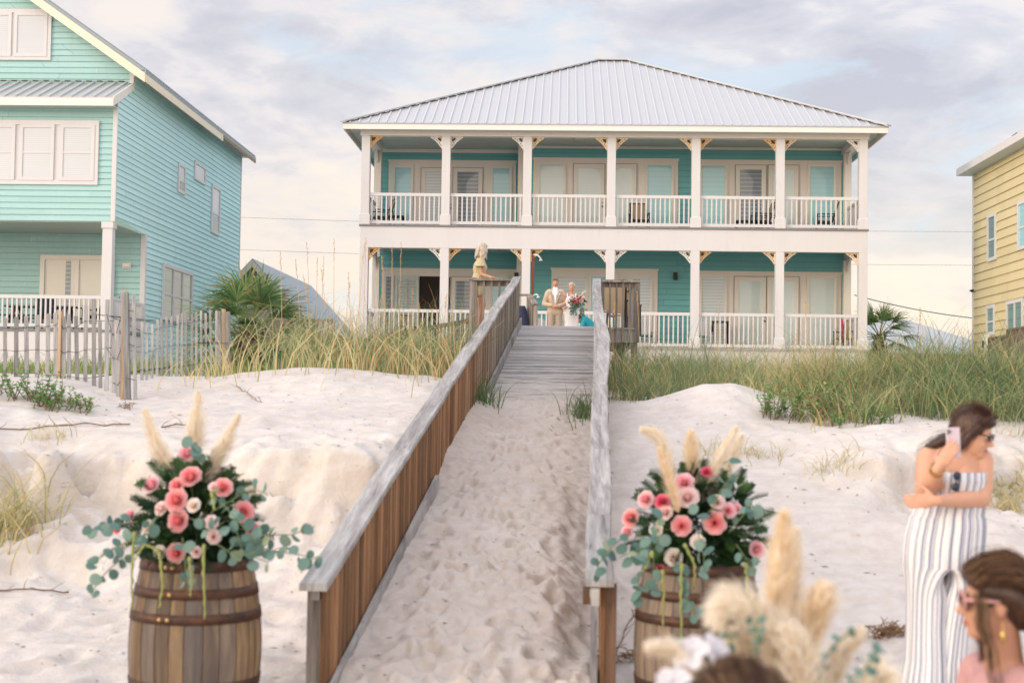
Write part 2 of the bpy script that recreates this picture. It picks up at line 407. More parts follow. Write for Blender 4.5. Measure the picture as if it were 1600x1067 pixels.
def sand_mat():
    k = N('sand'); k.set(Roughness=.95); k.b.inputs['Specular IOR Level'].default_value = .15
    v = k.coords((1, 1, 1))
    n1 = k.noise(v, .55, 4, .55, .3); n2 = k.noise(v, 7, 5, .6); n3 = k.noise(v, 160, 3, .7)
    c = k.ramp(n1, [(.3, (.50, .445, .385)), (.5, (.575, .52, .465)), (.7, (.625, .58, .53))])
    c = k.mix(.5, c, k.ramp(n2, [(.3, (.47, .405, .335)), (.6, (.62, .57, .51))]))
    # steep, freshly broken faces: darker bedded sand plus shade put into the colour
    geo = k.new('ShaderNodeNewGeometry'); sp = k.new('ShaderNodeSeparateXYZ'); k.lk(geo.outputs['Normal'], sp.inputs[0])
    steep = k.ramp(sp.outputs['Z'], [(.62, (1,) * 3), (.86, (0,) * 3)])
    band = k.noise(k.coords((1, 1, 2)), 2.6, 5, .62, .4)
    c = k.mix(k.math('MULTIPLY', steep, .5), c, k.ramp(band, [(.35, (.44, .375, .295)), (.6, (.56, .50, .43))]))
    c = k.mix(k.math('MULTIPLY', k.math('GREATER_THAN', n3, .685), .35), c, (.3, .24, .17))
    sx_ = k.new('ShaderNodeSeparateXYZ'); k.lk(v, sx_.inputs[0]); mr = k.new('ShaderNodeMapRange'); k.lk(k.math('ABSOLUTE', k.math('ADD', sx_.outputs['X'], .48)), mr.inputs[0]); mr.inputs[1].default_value = .55; mr.inputs[2].default_value = .95; mr.inputs[3].default_value = .7; mr.inputs[4].default_value = 0
    c = k.mix(mr.outputs[0], c, k.mix(1., c, (.93, .885, .84), 'MULTIPLY'))   # trodden, damper sand between the rails
    k.color(c)
    h = k.math('ADD', k.math('MULTIPLY', k.noise(v, 22, 5, .6), .7), k.math('MULTIPLY', n3, .12))
    k.bump(h, .55, .03); return k.m
SAND = sand_mat()
gme = fast_mesh('sand', np.stack([XX, YY, ZZ], -1).reshape(-1, 3), F, SAND)
tag(link_mesh('sand', gme), None, None, kind='structure')
# ------------------------------------------------------------------ house materials
def siding_mat(name, col, var=.05):
    k = N(name); k.set(Roughness=.55); k.b.inputs['Specular IOR Level'].default_value = .3
    v = k.coords((1, 1, .35)); c = k.mix(k.noise(v, 1.1, 5, .62), mul(col, 1 - var * 1.6), mul(col, 1 + var))
    c = k.mix(k.tone(), k.mix(1., c, (.95,) * 3, 'MULTIPLY'), k.mix(1., c, (1.03,) * 3, 'MULTIPLY'))
    streak = k.noise(k.coords((5, 5, .35)), 1.6, 4, .6)
    c = k.mix(k.math('MULTIPLY', k.ramp(streak, [(.55, (0,) * 3), (.75, (1,) * 3)]), .12), c, (.25, .27, .24))
    k.color(c); return k.m
M = {}
M['teal'] = siding_mat('teal_siding', (.155, .42, .43))
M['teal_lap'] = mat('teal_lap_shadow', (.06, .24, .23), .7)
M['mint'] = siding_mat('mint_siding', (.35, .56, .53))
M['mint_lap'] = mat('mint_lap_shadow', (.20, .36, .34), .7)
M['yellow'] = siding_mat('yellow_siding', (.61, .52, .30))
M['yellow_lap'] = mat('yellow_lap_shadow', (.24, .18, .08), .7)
M['white'] = mat('white_paint', (.76, .74, .72), .45, .05, scale=1.5, bump=.05)
def white_paint():
    k = N('white_house_paint'); k.set(Roughness=.45); v = k.coords((1, 1, .3)); c = k.mix(k.noise(v, 1.5, 5, .6), (.54, .53, .515), (.61, .60, .585))
    st = k.noise(k.coords((6, 6, .5)), 1.4, 5, .65); c = k.mix(k.math('MULTIPLY', k.ramp(st, [(.56, (0,) * 3), (.76, (1,) * 3)]), .28), c, (.42, .37, .31))
    k.color(c); return k.m
M['white'] = white_paint()
M['cream'] = mat('cream_trim', (.70, .665, .60), .45, .04, scale=1.5)
M['soffit'] = mat('soffit_paint', (.5, .56, .53), .6, .05, scale=2)
M['soffit_mint'] = mat('soffit_boards', (.42, .5, .44), .6, .08, scale=3)
M['rust'] = mat('glow_weathered_cream', (.62, .40, .18), .7, .35, scale=18)  # bracket orange: weathering, with warm sun glow put into the colour
M['bracket'] = mat('glow_weathered_bracket_paint', (.70, .55, .36), .6, .3, scale=9)  # paler weathered orange, the same sun glow painted in
M['roof'] = mat('white_metal_roof', (.47, .475, .465), .38, .04, scale=.6, metal=.15, spec=.5)
M['roof_rib'] = mat('metal_roof_rib', (.53, .535, .525), .35, .03, metal=.1)
M['roof_grey'] = mat('grey_metal_roof', (.27, .31, .32), .45, .08, scale=.8, metal=.2)
M['roof_edge'] = mat('roof_edge_dark', (.06, .06, .065), .6)
M['gap'] = mat('door_shadow_gap', (.25, .22, .18), .8)
M['mint_side'] = siding_mat('mint_siding_sky_lit', (.51, .76, .745))  # paler copy of the mint siding, sky light put into its colour
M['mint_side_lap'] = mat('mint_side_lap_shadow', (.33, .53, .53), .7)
M['black'] = mat('black_metal', (.015, .014, .013), .45)
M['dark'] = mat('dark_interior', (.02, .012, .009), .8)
M['brass'] = mat('door_knob_metal', (.25, .23, .2), .3, metal=.9)
M['deckedge'] = mat('porch_deck_edge', (.2, .19, .19), .8)
M['teak'] = mat('porch_floor', (.35, .33, .31), .7)
def pane_mat(name, a, b, n, dark=None, rough=.12):
    """a window pane: blinds or shutters close behind reflective glass (blades across z)"""
    k = N(name); k.set(Roughness=.35); k.b.inputs['Specular IOR Level'].default_value = .5
    k.b.inputs['Coat Weight'].default_value = .9; k.b.inputs['Coat Roughness'].default_value = .03
    v = k.coords((1, 1, 1)); sp = k.new('ShaderNodeSeparateXYZ'); k.lk(v, sp.inputs[0])
    w = k.math('FRACT', k.math('MULTIPLY', sp.outputs['Z'], n)); s = k.ramp(w, [(0, (0,) * 3), (.12, (1,) * 3), (.85, (1,) * 3), (1, (0,) * 3)])
    c = k.mix(s, b, a); c = k.mix(k.noise(v, .9, 3, .5), k.mix(1., c, (.88, .9, .9), 'MULTIPLY'), c)
    k.color(c); return k.m
M['pane_pale'] = pane_mat('pane_pale_blinds', (.58, .68, .655), (.46, .56, .54), 14)
M['pane_teal'] = pane_mat('pane_teal_shade', (.33, .62, .67), (.28, .56, .60), 6)
M['pane_grey'] = pane_mat('pane_grey_shutter', (.50, .56, .56), (.24, .30, .31), 9.5)
M['pane_dark'] = pane_mat('pane_dark_shutter', (.17, .22, .26), (.5, .52, .5), 7.2)
M['pane_white'] = pane_mat('pane_white_blinds', (.54, .56, .56), (.43, .45, .46), 16)
M['pane_cream'] = pane_mat('pane_cream_blinds', (.62, .60, .51), (.5, .48, .41), 16)
M['pane_glass'] = pane_mat('pane_dark_glass', (.16, .21, .20), (.13, .17, .17), 2)
M['pane_curtain'] = pane_mat('pane_green_curtain', (.16, .25, .20), (.10, .16, .13), 3)

# ------------------------------------------------------------------ house helpers
def siding(mb, o, u, n, z0, z1, rng, exp=.19, out=.026):
    """lap siding: sloping courses with an underside lip, clipped by rng(z) -> list of (u0,u1)"""
    o = Vector(o); u = Vector(u); n = Vector(n); k = 0; z = z0
    while z < z1 - 1e-4:
        zt = min(z + exp, z1)
        A = rng(z + 1e-4); B = rng(zt - 1e-4)
        for (a0, a1), (b0, b1) in zip(A, B):
            if a1 - a0 < .01: continue
            t = random.random()
            p = lambda q, zz, d: o + u * q + n * d + Vector((0, 0, zz))
            cut = [0.]; L_ = a1 - a0; x_ = random.uniform(.6, 3.6)
            while x_ < L_ - .4: cut.append(x_ / L_); x_ += 3.66
            cut.append(1.)
            for c0_, c1_ in zip(cut[:-1], cut[1:]):   # butt jointed boards
                g_ = .004 / L_; c0_ += g_ if c0_ > 0 else 0; c1_ -= g_ if c1_ < 1 else 0; w_ = random.uniform(-.002, .002)
                mb.add([p(a0 + L_ * c0_, z, out + w_), p(a0 + L_ * c1_, z, out + w_), p(b0 + (b1 - b0) * c1_, zt, .004), p(b0 + (b1 - b0) * c0_, zt, .004)], [(0, 1, 2, 3)], 0, random.random())
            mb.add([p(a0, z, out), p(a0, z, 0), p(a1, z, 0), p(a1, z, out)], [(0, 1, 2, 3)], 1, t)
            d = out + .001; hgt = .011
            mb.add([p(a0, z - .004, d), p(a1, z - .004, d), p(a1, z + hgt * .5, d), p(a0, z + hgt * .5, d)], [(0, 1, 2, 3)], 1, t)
        z = zt
def frame_rect(mb, a, b, z0, z1, w, d, y, mi=0, axis='x', sgn=-1, bottom=True):
    """casing around an opening in the plane y (or x) = y, standing d proud towards sgn"""
    def bx(p0, p1, q0, q1, dd=d):
        lo, hi = sorted((y, y + sgn * dd))
        if axis == 'x': mb.mm((p0, lo, q0), (p1, hi, q1), mi, .5)
        else: mb.mm((lo, p0, q0), (hi, p1, q1), mi, .5)
    bx(a, a + w, z0, z1); bx(b - w, b, z0, z1); bx(a + w, b - w, z1 - w, z1)
    if bottom: bx(a + w, b - w, z0, z0 + w)
def rect(mb, a, b, z0, z1, y, axis='x', mi=0):
    if axis == 'x': mb.quad((a, y, z0), (b, y, z0), (b, y, z1), (a, y, z1), mi, .5)
    else: mb.quad((y, a, z0), (y, b, z0), (y, b, z1), (y, a, z1), mi, .5)
def window(parent, a, b, z0, z1, y, pane, frame='cream', axis='x', sgn=-1, w=.09, d=.05, sash=0, cols=1, name='window', sill=False):
    m = MB(); frame_rect(m, a, b, z0, z1, w, d, y, 0, axis, sgn)
    def bar(p0, p1, q0, q1, dd):
        lo, hi = sorted((y, y + sgn * dd))
        if axis == 'x': m.mm((p0, lo, q0), (p1, hi, q1), 0, .5)
        else: m.mm((lo, p0, q0), (hi, p1, q1), 0, .5)
    iw = (b - a - 2 * w) / cols
    for c in range(1, cols): bar(a + w + iw * c - w * .4, a + w + iw * c + w * .4, z0 + w, z1 - w, d * .9)
    if sash: zm = z0 + (z1 - z0) * sash; bar(a + w, b - w, zm - .03, zm + .03, d * .8)
    if sill: bar(a - .03, b + .03, z0 - .05, z0 - .002, d * 1.6)
    o = m.build(name, M[frame], parent)
    panes = pane if isinstance(pane, (list, tuple)) else [pane] * cols
    for c in range(cols):
        p = MB(); rect(p, a + w + iw * c, a + w + iw * (c + 1), z0 + w, z1 - w, y + sgn * .018, axis)
        p.build('pane', M[panes[c]], o, fix=False)
    return o
def door(parent, a, b, z0, z1, y, pane, knob=None, stile=.14):
    m = MB(); frame_rect(m, a, b, z0, z1, stile, .035, y - .012, 0)
    frame_rect(m, a - .02, b + .02, z0 - .0, z1 + .02, .018, .02, y - .014, 1, bottom=False)
    o = m.build('door', [M['cream'], M['gap']], parent)
    p = MB(); rect(p, a + stile, b - stile, z0 + stile * 1.6, z1 - stile, y - .028); p.build('pane', M[pane], o, fix=False)
    if knob is not None:
        h = MB(); h.ball((knob, y - .085, z0 + 1.0), .035, 10, 6); h.tube([(knob, y - .045, z0 + 1.0), (knob, y - .085, z0 + 1.0)], .015, 8); h.box((knob, y - .052, z0 + 1.13), (.05, .02, .05))
        h.build('handle', M['brass'], o)
    return o
def railing(parent, a, b, zt, zb, y, axis='x', sp=.152, bal=.042, name='railing', mt='white', rail=(.07, .1)):
    m = MB()
    def bx(p0, p1, w, q0, q1):
        if axis == 'x': m.mm((p0, y - w / 2, q0), (p1, y + w / 2, q1), 0, .5)
        else: m.mm((y - w / 2, p0, q0), (y + w / 2, p1, q1), 0, .5)
    m1 = m; bx(a, b, rail[0], zt - rail[1], zt); o = m1.build(name, M[mt], parent)
    m = MB(); bx(a, b, rail[0] * .8, zb, zb + rail[1]); m.build('bottom_rail', M[mt], o)
    m = MB(); n = max(2, round((b - a) / sp)); 
    for i in range(n):
        c = a + (i + .5) * (b - a) / n; bx(c - bal / 2, c + bal / 2, bal, zb + rail[1], zt - rail[1])
    m.build('balusters', M[mt], o)
    return o
def bracket_mesh():
    """pierced corner bracket: two legs, a sloping outer edge and a fan of spokes (corner at the origin, reaching +x and -z)"""
    m = MB(); r = .37; t = .03
    m.mm((0, -t, -r), (.035, t, 0)); m.mm((.035, -t, -.035), (r, t, 0))
    n = 8; pts = []
    for i in range(n + 1):
        q = i / n; k = 1 - .13 * math.sin(math.pi * q); pts.append(Vector((r * q * k + .01, 0, -r * (1 - q) * k - .01)))
    for p, q in zip(pts[:-1], pts[1:]): m.bar(p, q, .055, .03, (0, 0, 1))
    for a in np.linspace(.26, math.pi / 2 - .26, 4):
        d = Vector((math.cos(a), 0, -math.sin(a))); L = r * .87 / (abs(d.x) + abs(d.z)) * .98; m.bar(d * .03, d * L, .05, .016, (0, 1, 0))
    ar = [Vector((.012 + .12 * math.cos(a), 0, -.012 - .12 * math.sin(a))) for a in np.linspace(.08, 1.49, 7)]
    for p, q in zip(ar[:-1], ar[1:]): m.bar(p, q, .056, .016, (0, 1, 0))
    return m

# ================================================================== the teal beach house
Y0, YW, YL = 45.0, 47.8, 48.6          # column line, middle and right wall, recessed left wall
bh = root('beach_house', (1.6, 45, 2.5), 'two storey teal beach house with white double porches and a white metal hip roof', 'house')
def Xf(px, py=400): return P(px, py, Y0).x
def Zf(py, px=958): return P(px, py, Y0).z
def Xw(px, py=300, Y=YW): return P(px, py, Y).x
def Zw(py, px=958, Y=YW): return P(px, py, Y).z
cols_px = [571.5, 697, 824, 955, 1087, 1218.5, 1348]
cx = [Xf(p, 290) for p in cols_px]
z_eave = P(960, 195, 44.4).z; z_beam_t = Zf(203.5); z_beam_b = Zf(216); z_up_t = Zf(305); z_up_b = Zf(351); z_deck = Zf(355.5)
z_band_b = Zf(391.5); z_lo_t = Zf(487); z_lo_b = Zf(538); z_floor = Zf(542); z_base = 2.2
XL, XR = cx[0], cx[-1]; wallL, wallR = Xw(595, Y=YL), Xw(1325); BACK = 60.4
split = Xw(809, Y=YW)
ceil_u = z_beam_t - .02; ceil_l = z_band_b + .3
# --- walls
m = MB()
siding(m, (0, YW, 0), (1, 0, 0), (0, -1, 0), z_floor, ceil_l, lambda z: [(split + .34, wallR)])
siding(m, (0, YW, 0), (1, 0, 0), (0, -1, 0), z_deck, ceil_u, lambda z: [(split + .34, wallR)])
siding(m, (0, YL, 0), (1, 0, 0), (0, -1, 0), z_floor, ceil_l, lambda z: [(wallL, split)])
siding(m, (0, YL, 0), (1, 0, 0), (0, -1, 0), z_deck, ceil_u, lambda z: [(wallL, split)])
siding(m, (wallL, 0, 0), (0, 1, 0), (-1, 0, 0), z_floor, ceil_u, lambda z: [(YL, BACK)])
siding(m, (wallR, 0, 0), (0, 1, 0), (1, 0, 0), z_floor, ceil_u, lambda z: [(YW, BACK)])
siding(m, (0, BACK, 0), (1, 0, 0), (0, 1, 0), z_floor, ceil_u, lambda z: [(wallL, wallR)])
m.mm((split, YW + .05, z_floor), (split + .04, YL, ceil_u), 0)
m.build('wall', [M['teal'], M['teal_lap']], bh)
for z0, z1 in ((z_floor, ceil_l), (z_deck, ceil_u)):
    for lo, hi in (((split + .0, YW - .045, z0), (split + .36, YW + .02, z1)), ((wallR - .02, YW - .04, z0), (wallR + .05, YW + .12, z1)), ((wallL - .05, YL - .04, z0), (wallL + .02, YL + .12, z1))):
        m = MB(); m.mm(lo, hi); m.build('corner_trim', M['cream'], bh)
# --- porch slabs, ceilings, beam, band, base
m = MB(); m.mm((XL - .17, Y0 - .16, z_deck - .05), (XR + .17, YL, z_deck)); m.build('upper_porch_floor', M['deckedge'], bh)
m = MB(); m.mm((XL - .13, Y0 - .12, z_band_b), (XR + .13, Y0 + .06, z_deck - .053)); m.mm((XL - .13, Y0 + .062, z_band_b), (XL + .05, YW, z_deck - .053)); m.mm((XR - .05, Y0 + .062, z_band_b), (XR + .13, YW, z_deck - .053)); 
m.build('porch_band', M['white'], bh, bevel=.01)
m = MB(); m.mm((XL + .055, Y0 + .065, ceil_l), (XR - .055, YL + .05, ceil_l + .06)); m.mm((XL - .0, Y0 + .16, ceil_u), (XR + .0, YL + .05, ceil_u + .05)); m.build('porch_ceiling', M['soffit'], bh)
m = MB(); m.mm((XL - .18, Y0 - .14, z_beam_b), (XR + .18, Y0 + .14, z_beam_t)); m.mm((XL - .16, Y0 + .143, z_beam_b), (XL + .14, YW + .1, z_beam_t)); m.mm((XR - .14, Y0 + .143, z_beam_b), (XR + .16, YW + .1, z_beam_t))
m.mm((wallL, YL - .07, ceil_u - .13), (split - .01, YL - .03, ceil_u - .003)); m.mm((split + .37, YW - .07, ceil_u - .09), (wallR, YW - .03, ceil_u - .003))
m.build('porch_beam', M['cream'], bh, bevel=.01)
m = MB(); m.mm((XL - .17, Y0 - .16, z_floor - .06), (XR + .17, YL, z_floor)); m.build('lower_porch_floor', M['teak'], bh)
m = MB(); m.mm((XL - .12, Y0 - .1, z_base), (XR + .12, Y0 + .05, z_floor - .063)); m.mm((XL - .12, Y0 + .053, z_base), (XL + .05, BACK, z_floor - .063)); m.mm((XR - .05, Y0 + .053, z_base), (XR + .12, BACK, z_floor - .063)); m.build('base_skirt', M['white'], bh)
# --- columns with plinths, brackets, railings
bk = bracket_mesh(); bk_me = bk.mesh('bracket', M['bracket']); bk_me2 = bk.mesh('bracket', M['cream'])
bk3 = bk.mesh('bracket', M['rust'])
def bracket(x, z, sx, me, y=Y0, rot=None):
    o = link_mesh('bracket', me, bh); o.location = Vector((x, y, z)) - ORG['beach_house']
    if rot: o.rotation_euler = (0, 0, rot)
    else: o.scale = (sx, 1, 1)
for i, x in enumerate(cx):
    for up in (0, 1):
        zb, zt = (z_floor, z_band_b) if not up else (z_deck, z_beam_b)
        m = MB(); m.mm((x - .135, Y0 - .13, zb), (x + .135, Y0 + .13, zt), 0, .5)
        m.mm((x - .17, Y0 - .165, zb + .002), (x + .17, Y0 + .165, zb + .3), 0, .5)
        m.loft([[Vector((x + sx * a, Y0 + sy * a * .97, z)) for sx, sy in ((-1, -1), (1, -1), (1, 1), (-1, 1))] for a, z in ((.169, zb + .3), (.137, zb + .36))], 0, .5, True, False)
        m.build('column', M['white'], bh, bevel=.008)
        for sx in (-1, 1):
            if (i == 0 and sx < 0) or (i == 6 and sx > 0): continue
            bracket(x + sx * .137, zt - .003, sx, random.choice([bk_me, bk_me2, bk_me, bk3]))
    if i < 6:
        a, b = x + .14, cx[i + 1] - .14
        railing(bh, a, b, z_up_t, z_up_b - .05, Y0)
        railing(bh, a, b, z_lo_t, z_lo_b - .05, Y0)
for x, sgn in ((XL, 1), (XR, -1)):
    for zb, zt in ((z_floor, z_band_b), (z_deck, z_beam_b)):
        m = MB(); yb = YW - .35 if sgn < 0 else YW + .1
        m.mm((x - .12, yb - .12, zb), (x + .12, yb + .12, zt), 0, .5); m.build('column', M['cream'], bh, bevel=.008)
        bracket(x, zt - .003, 1, bk_me2, yb - .13, R(-90))
    railing(bh, Y0 + .14, YW - .5, z_up_t, z_up_b - .05, x, 'y'); railing(bh, Y0 + .14, YW - .5, z_lo_t, z_lo_b - .05, x, 'y')
# --- glazed door groups
def group(a_px, b_px, top, bot_z, Y, panels, py=300):
    a, b = Xw(a_px, py, Y), Xw(b_px, py, Y); zt = Zw(top, 958 if Y == YW else 700, Y)
    m = MB(); m.mm((a, Y - .042, bot_z + .003), (b, Y + .01, zt), 0, .5)
    m.mm((a - .03, Y - .07, zt - .02), (b + .03, Y - .043, zt + .05), 0, .5)
    g = m.build('window_surround', M['cream'], bh)
    for kind, p0, p1, tp, pane, kn in panels:
        x0, x1 = Xw(p0, py, Y), Xw(p1, py, Y); z1 = Zw(tp, (p0 + p1) / 2, Y)
        if kind == 'w': window(bh, x0 - .09, x1 + .09, bot_z + .12, z1 + .09, Y - .043, pane)
        else: door(bh, x0 - .13, x1 + .13, bot_z + .04, z1 + .15, Y - .043, pane, None if kn is None else Xw(kn, py, Y))
group(607, 806, 253, z_deck, YL, [('w', 617, 642, 263, 'pane_teal', None), ('d', 664, 690, 270, 'pane_grey', None), ('d', 714, 748, 270, 'pane_dark', 704.5), ('w', 770, 796, 264, 'pane_teal', None)])
group(833, 1059, 250, z_deck, YW, [('w', 843, 880, 258, 'pane_pale', None), ('d', 902, 938, 264, 'pane_pale', 941.5), ('d', 958, 988, 264, 'pane_pale', None), ('w', 1011.5, 1048.5, 259, 'pane_teal', None)])
group(1093, 1314, 251, z_deck, YW, [('w', 1096, 1132, 260, 'pane_teal', None), ('d', 1155, 1190, 266, 'pane_dark', None), ('d', 1206, 1241, 266, 'pane_pale', None), ('w', 1265, 1302, 261, 'pane_teal', None)])
group(596, 806, 422, z_floor, YL, [('w', 603, 611, 433, 'pane_dark', None), ('d', 711, 742, 440, 'pane_dark', 702), ('w', 768, 790, 433, 'pane_teal', None)], 480)
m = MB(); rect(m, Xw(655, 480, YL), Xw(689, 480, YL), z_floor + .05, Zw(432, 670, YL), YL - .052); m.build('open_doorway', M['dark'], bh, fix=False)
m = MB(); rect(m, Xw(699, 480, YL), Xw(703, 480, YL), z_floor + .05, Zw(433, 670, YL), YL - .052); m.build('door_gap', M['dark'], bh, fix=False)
# louvred shutter folded open at the left doorway
m = MB(); a, b = Xw(617, 480, YL), Xw(654, 480, YL); zt = Zw(432, 640, YL); yy = YL - .1
frame_rect(m, a, b, z_floor + .06, zt, .09, .04, yy); m.mm(((a + b) / 2 - .02, yy - .05, z_floor + .15), ((a + b) / 2 + .02, yy - .03, zt - .1))
z = z_floor + .2
while z < zt - .12: m.box(((a + b) / 2, yy - .01, z), (b - a - .18, .07, .012), Matrix.Rotation(R(35), 3, 'X')); z += .095
m.mm((a + .09, yy - .001, z_floor + .1), (b - .09, yy + .004, zt - .09))
m.build('louvred_shutter', M['soffit'], bh)
group(861, 1027, 422, z_floor, YW, [('w', 870, 914, 433, 'pane_grey', None), ('w', 923, 962, 433, 'pane_teal', None), ('w', 972, 1015, 433, 'pane_grey', None)], 480)
group(1093, 1314, 424, z_floor, YW, [('w', 1096, 1131, 433, 'pane_grey', None), ('d', 1153, 1190, 440, 'pane_pale', 1194), ('d', 1204, 1241, 440, 'pane_pale', None), ('w', 1264, 1302, 435, 'pane_pale', None)], 480)
for px, Y in ((1055, YW), (807, YW)):
    x = Xw(px, 430, Y); z = Zw(432, px, Y)
    m = MB(); m.mm((x - .07, Y - .16, z - .12), (x + .07, Y - .05, z + .12)); m.mm((x - .05, Y - .14, z - .125), (x + .05, Y - .07, z - .121)); m.mm((x - .04, Y - .07, z - .05), (x + .04, Y - .026, z + .05)); m.build('wall_lamp', M['black'], bh, bevel=.01)
for px in (905, 1150): 
    x = Xw(px); m = MB(); m.lathe([(.0, -.02), (.17, -.018), (.19, 0.)], 20, (x, Y0 + 1.5, ceil_u - .003)); m.build('ceiling_light', M['white'], bh)
# --- hip roof
ex0, ex1, ey0, ey1 = P(535, 192, 44.4).x, P(1389, 199, 44.4).x, 44.4, 60.9
zr = P(957, 95, 52.6).z; rx0, rx1, ry = P(933, 95, 52.6).x, P(982, 95, 52.6).x, (ey0 + ey1) / 2
A = [Vector((ex0, ey0, z_eave)), Vector((ex1, ey0, z_eave)), Vector((ex1, ey1, z_eave)), Vector((ex0, ey1, z_eave)), Vector((rx0, ry, zr)), Vector((rx1, ry, zr))]
m = MB(); m.add(A, [(0, 1, 5, 4), (1, 2, 5), (2, 3, 4, 5), (3, 0, 4)], 0, .5)
m.add([a - Vector((0, 0, .03)) for a in A[:4]], [(0, 1, 2, 3)], 0, .5)
ro = m.build('roof', M['roof'], bh, fix=False)
m = MB(); up = Vector((0, 0, .022))
def rib(x, front=True):
    if front:
        if x < rx0: t = (x - ex0) / (rx0 - ex0)
        elif x > rx1: t = (ex1 - x) / (ex1 - rx1)
        else: t = 1
        if t < .02: return
        sgn = 1; p = Vector((x, ey0 - .01, z_eave)); q = Vector((x, ey0 + (ry - ey0) * t, z_eave + (zr - z_eave) * t))
        m.bar(p + up * .5, q + up * .5, .05, .034, (0, 0, 1))
for i in range(1, int((ex1 - ex0) / .286)): rib(ex0 + .286 * i - .05)
for sx, rx in ((ex0, rx0), (ex1, rx1)):
    n = int((ey1 - ey0) / .3)
    for i in range(1, n):
        y = ey0 + .3 * i; t = 1 - abs(y - ry) / (ry - ey0)
        m.bar(Vector((sx, y, z_eave)) + up, Vector((sx + (rx - sx) * t, y, z_eave + (zr - z_eave) * t)) + up, .045, .05)
m.build('roof_rib', M['roof_rib'], ro)
m = MB()
for a, b in ((0, 4), (1, 5), (2, 5), (3, 4), (4, 5)): m.bar(A[a] + Vector((0, 0, .05)), A[b] + Vector((0, 0, .05)), .26, .035)
m.build('ridge_cap', M['roof_rib'], ro)
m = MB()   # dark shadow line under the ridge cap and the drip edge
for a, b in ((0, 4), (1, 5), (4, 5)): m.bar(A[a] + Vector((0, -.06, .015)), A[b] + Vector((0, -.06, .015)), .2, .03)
m.mm((ex0, ey0 - .012, z_eave - .035), (ex1, ey0 - .003, z_eave + .004)); m.build('drip_edge_shadow_line', mat('roof_shadow_gap', (.36, .36, .37), .6), ro)
m = MB(); fz0, fz1 = z_eave - .2, z_eave - .036
m.mm((ex0 + .02, ey0 + .0, fz0), (ex1 - .02, ey0 + .04, fz1)); m.mm((ex0 + .02, ey1 - .04, fz0), (ex1 - .02, ey1, fz1)); m.mm((ex0 + .02, ey0 + .042, fz0), (ex0 + .06, ey1 - .042, fz1)); m.mm((ex1 - .06, ey0 + .042, fz0), (ex1 - .02, ey1 - .042, fz1))
m.build('fascia', M['cream'], ro)
m = MB(); m.mm((ex0 + .062, ey0 + .042, z_beam_t + .004), (ex1 - .062, ey1 - .042, z_beam_t + .03)); m.build('soffit', M['soffit'], ro)

# ================================================================== the mint gabled house at the left
mh = root('gabled_house', (-18, 41, 2.2), 'tall mint green gabled house with clapboard walls at the left edge', 'house')
YM, YG, YP, YB = 41.0, 42.45, 44.1, 57.0
XS = P(181, 250, YM).x; XE = -25.5
zG = lambda py, px=90: P(px, py, YM).z
z_ov = P(165, 346, YM).z             # underside of the overhanging middle storey
z_pt = P(90, 461, YM).z; z_pb = P(90, 511, YM).z
def ZS(py, px): return PX(px, py, XS).z
def YS(px, py=400): return PX(px, py, XS).y
eave_x = XS + .5
z_ew = PX(378, 243, XS).z            # wall top at the back corner
slope = .69; ridge_x = -18.9
z_e = z_ew + .08
def roof_z(x): return z_e + (XS - x) * slope if x > ridge_x else z_e + (XS - ridge_x) * slope - (ridge_x - x) * slope
z_shed_b, z_shed_t = P(90, 152, 40.55).z, P(90, 130, YG).z
m = MB()
siding(m, (0, YM, 0), (1, 0, 0), (0, -1, 0), z_ov, z_shed_b + .1, lambda z: [(XE, XS - .0)], .18)
zpk = roof_z(ridge_x)
siding(m, (0, YG, 0), (1, 0, 0), (0, -1, 0), z_shed_t - .6, zpk - .1, lambda z: [(max(XE, ridge_x - (zpk - z) / slope), min(XS, ridge_x + (zpk - z) / slope))], .18)
siding(m, (0, YP, 0), (1, 0, 0), (0, -1, 0), z_pb - .05, z_ov, lambda z: [(XE, XS)], .18)
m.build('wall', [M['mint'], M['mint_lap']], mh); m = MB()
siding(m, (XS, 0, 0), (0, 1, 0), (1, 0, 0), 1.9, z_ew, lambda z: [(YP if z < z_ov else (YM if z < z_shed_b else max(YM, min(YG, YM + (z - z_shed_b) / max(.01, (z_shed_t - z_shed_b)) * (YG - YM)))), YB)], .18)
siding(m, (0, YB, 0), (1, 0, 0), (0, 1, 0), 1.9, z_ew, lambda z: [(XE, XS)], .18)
m.build('wall', [M['mint_side'], M['mint_side_lap']], mh)['label'] = 'side wall, its paler colour standing in for sky light'
m = MB(); m.mm((XS - .1, YM - .045, z_ov), (XS + .03, YM + .02, z_shed_b + .02)); m.mm((XS - .09, YG - .045, z_shed_t), (XS + .03, YG + .02, z_e + .1)); m.mm((XS - .12, YP - .045, z_pb), (XS + .035, YP + .1, z_ov - .01)); m.mm((XS + .0, YB - .08, 1.9), (XS + .032, YB + .03, z_ew))
# frieze board under the eave
m.mm((XS + .028, YG - .05, z_ew - .14), (XS + .06, YB, z_ew + .02)); m.build('corner_trim', M['white'], mh)
m = MB(); m.mm((XE, YM + .02, z_ov - .03), (XS - .13, YP, z_ov - .002)); m.build('porch_soffit', M['soffit_mint'], mh)
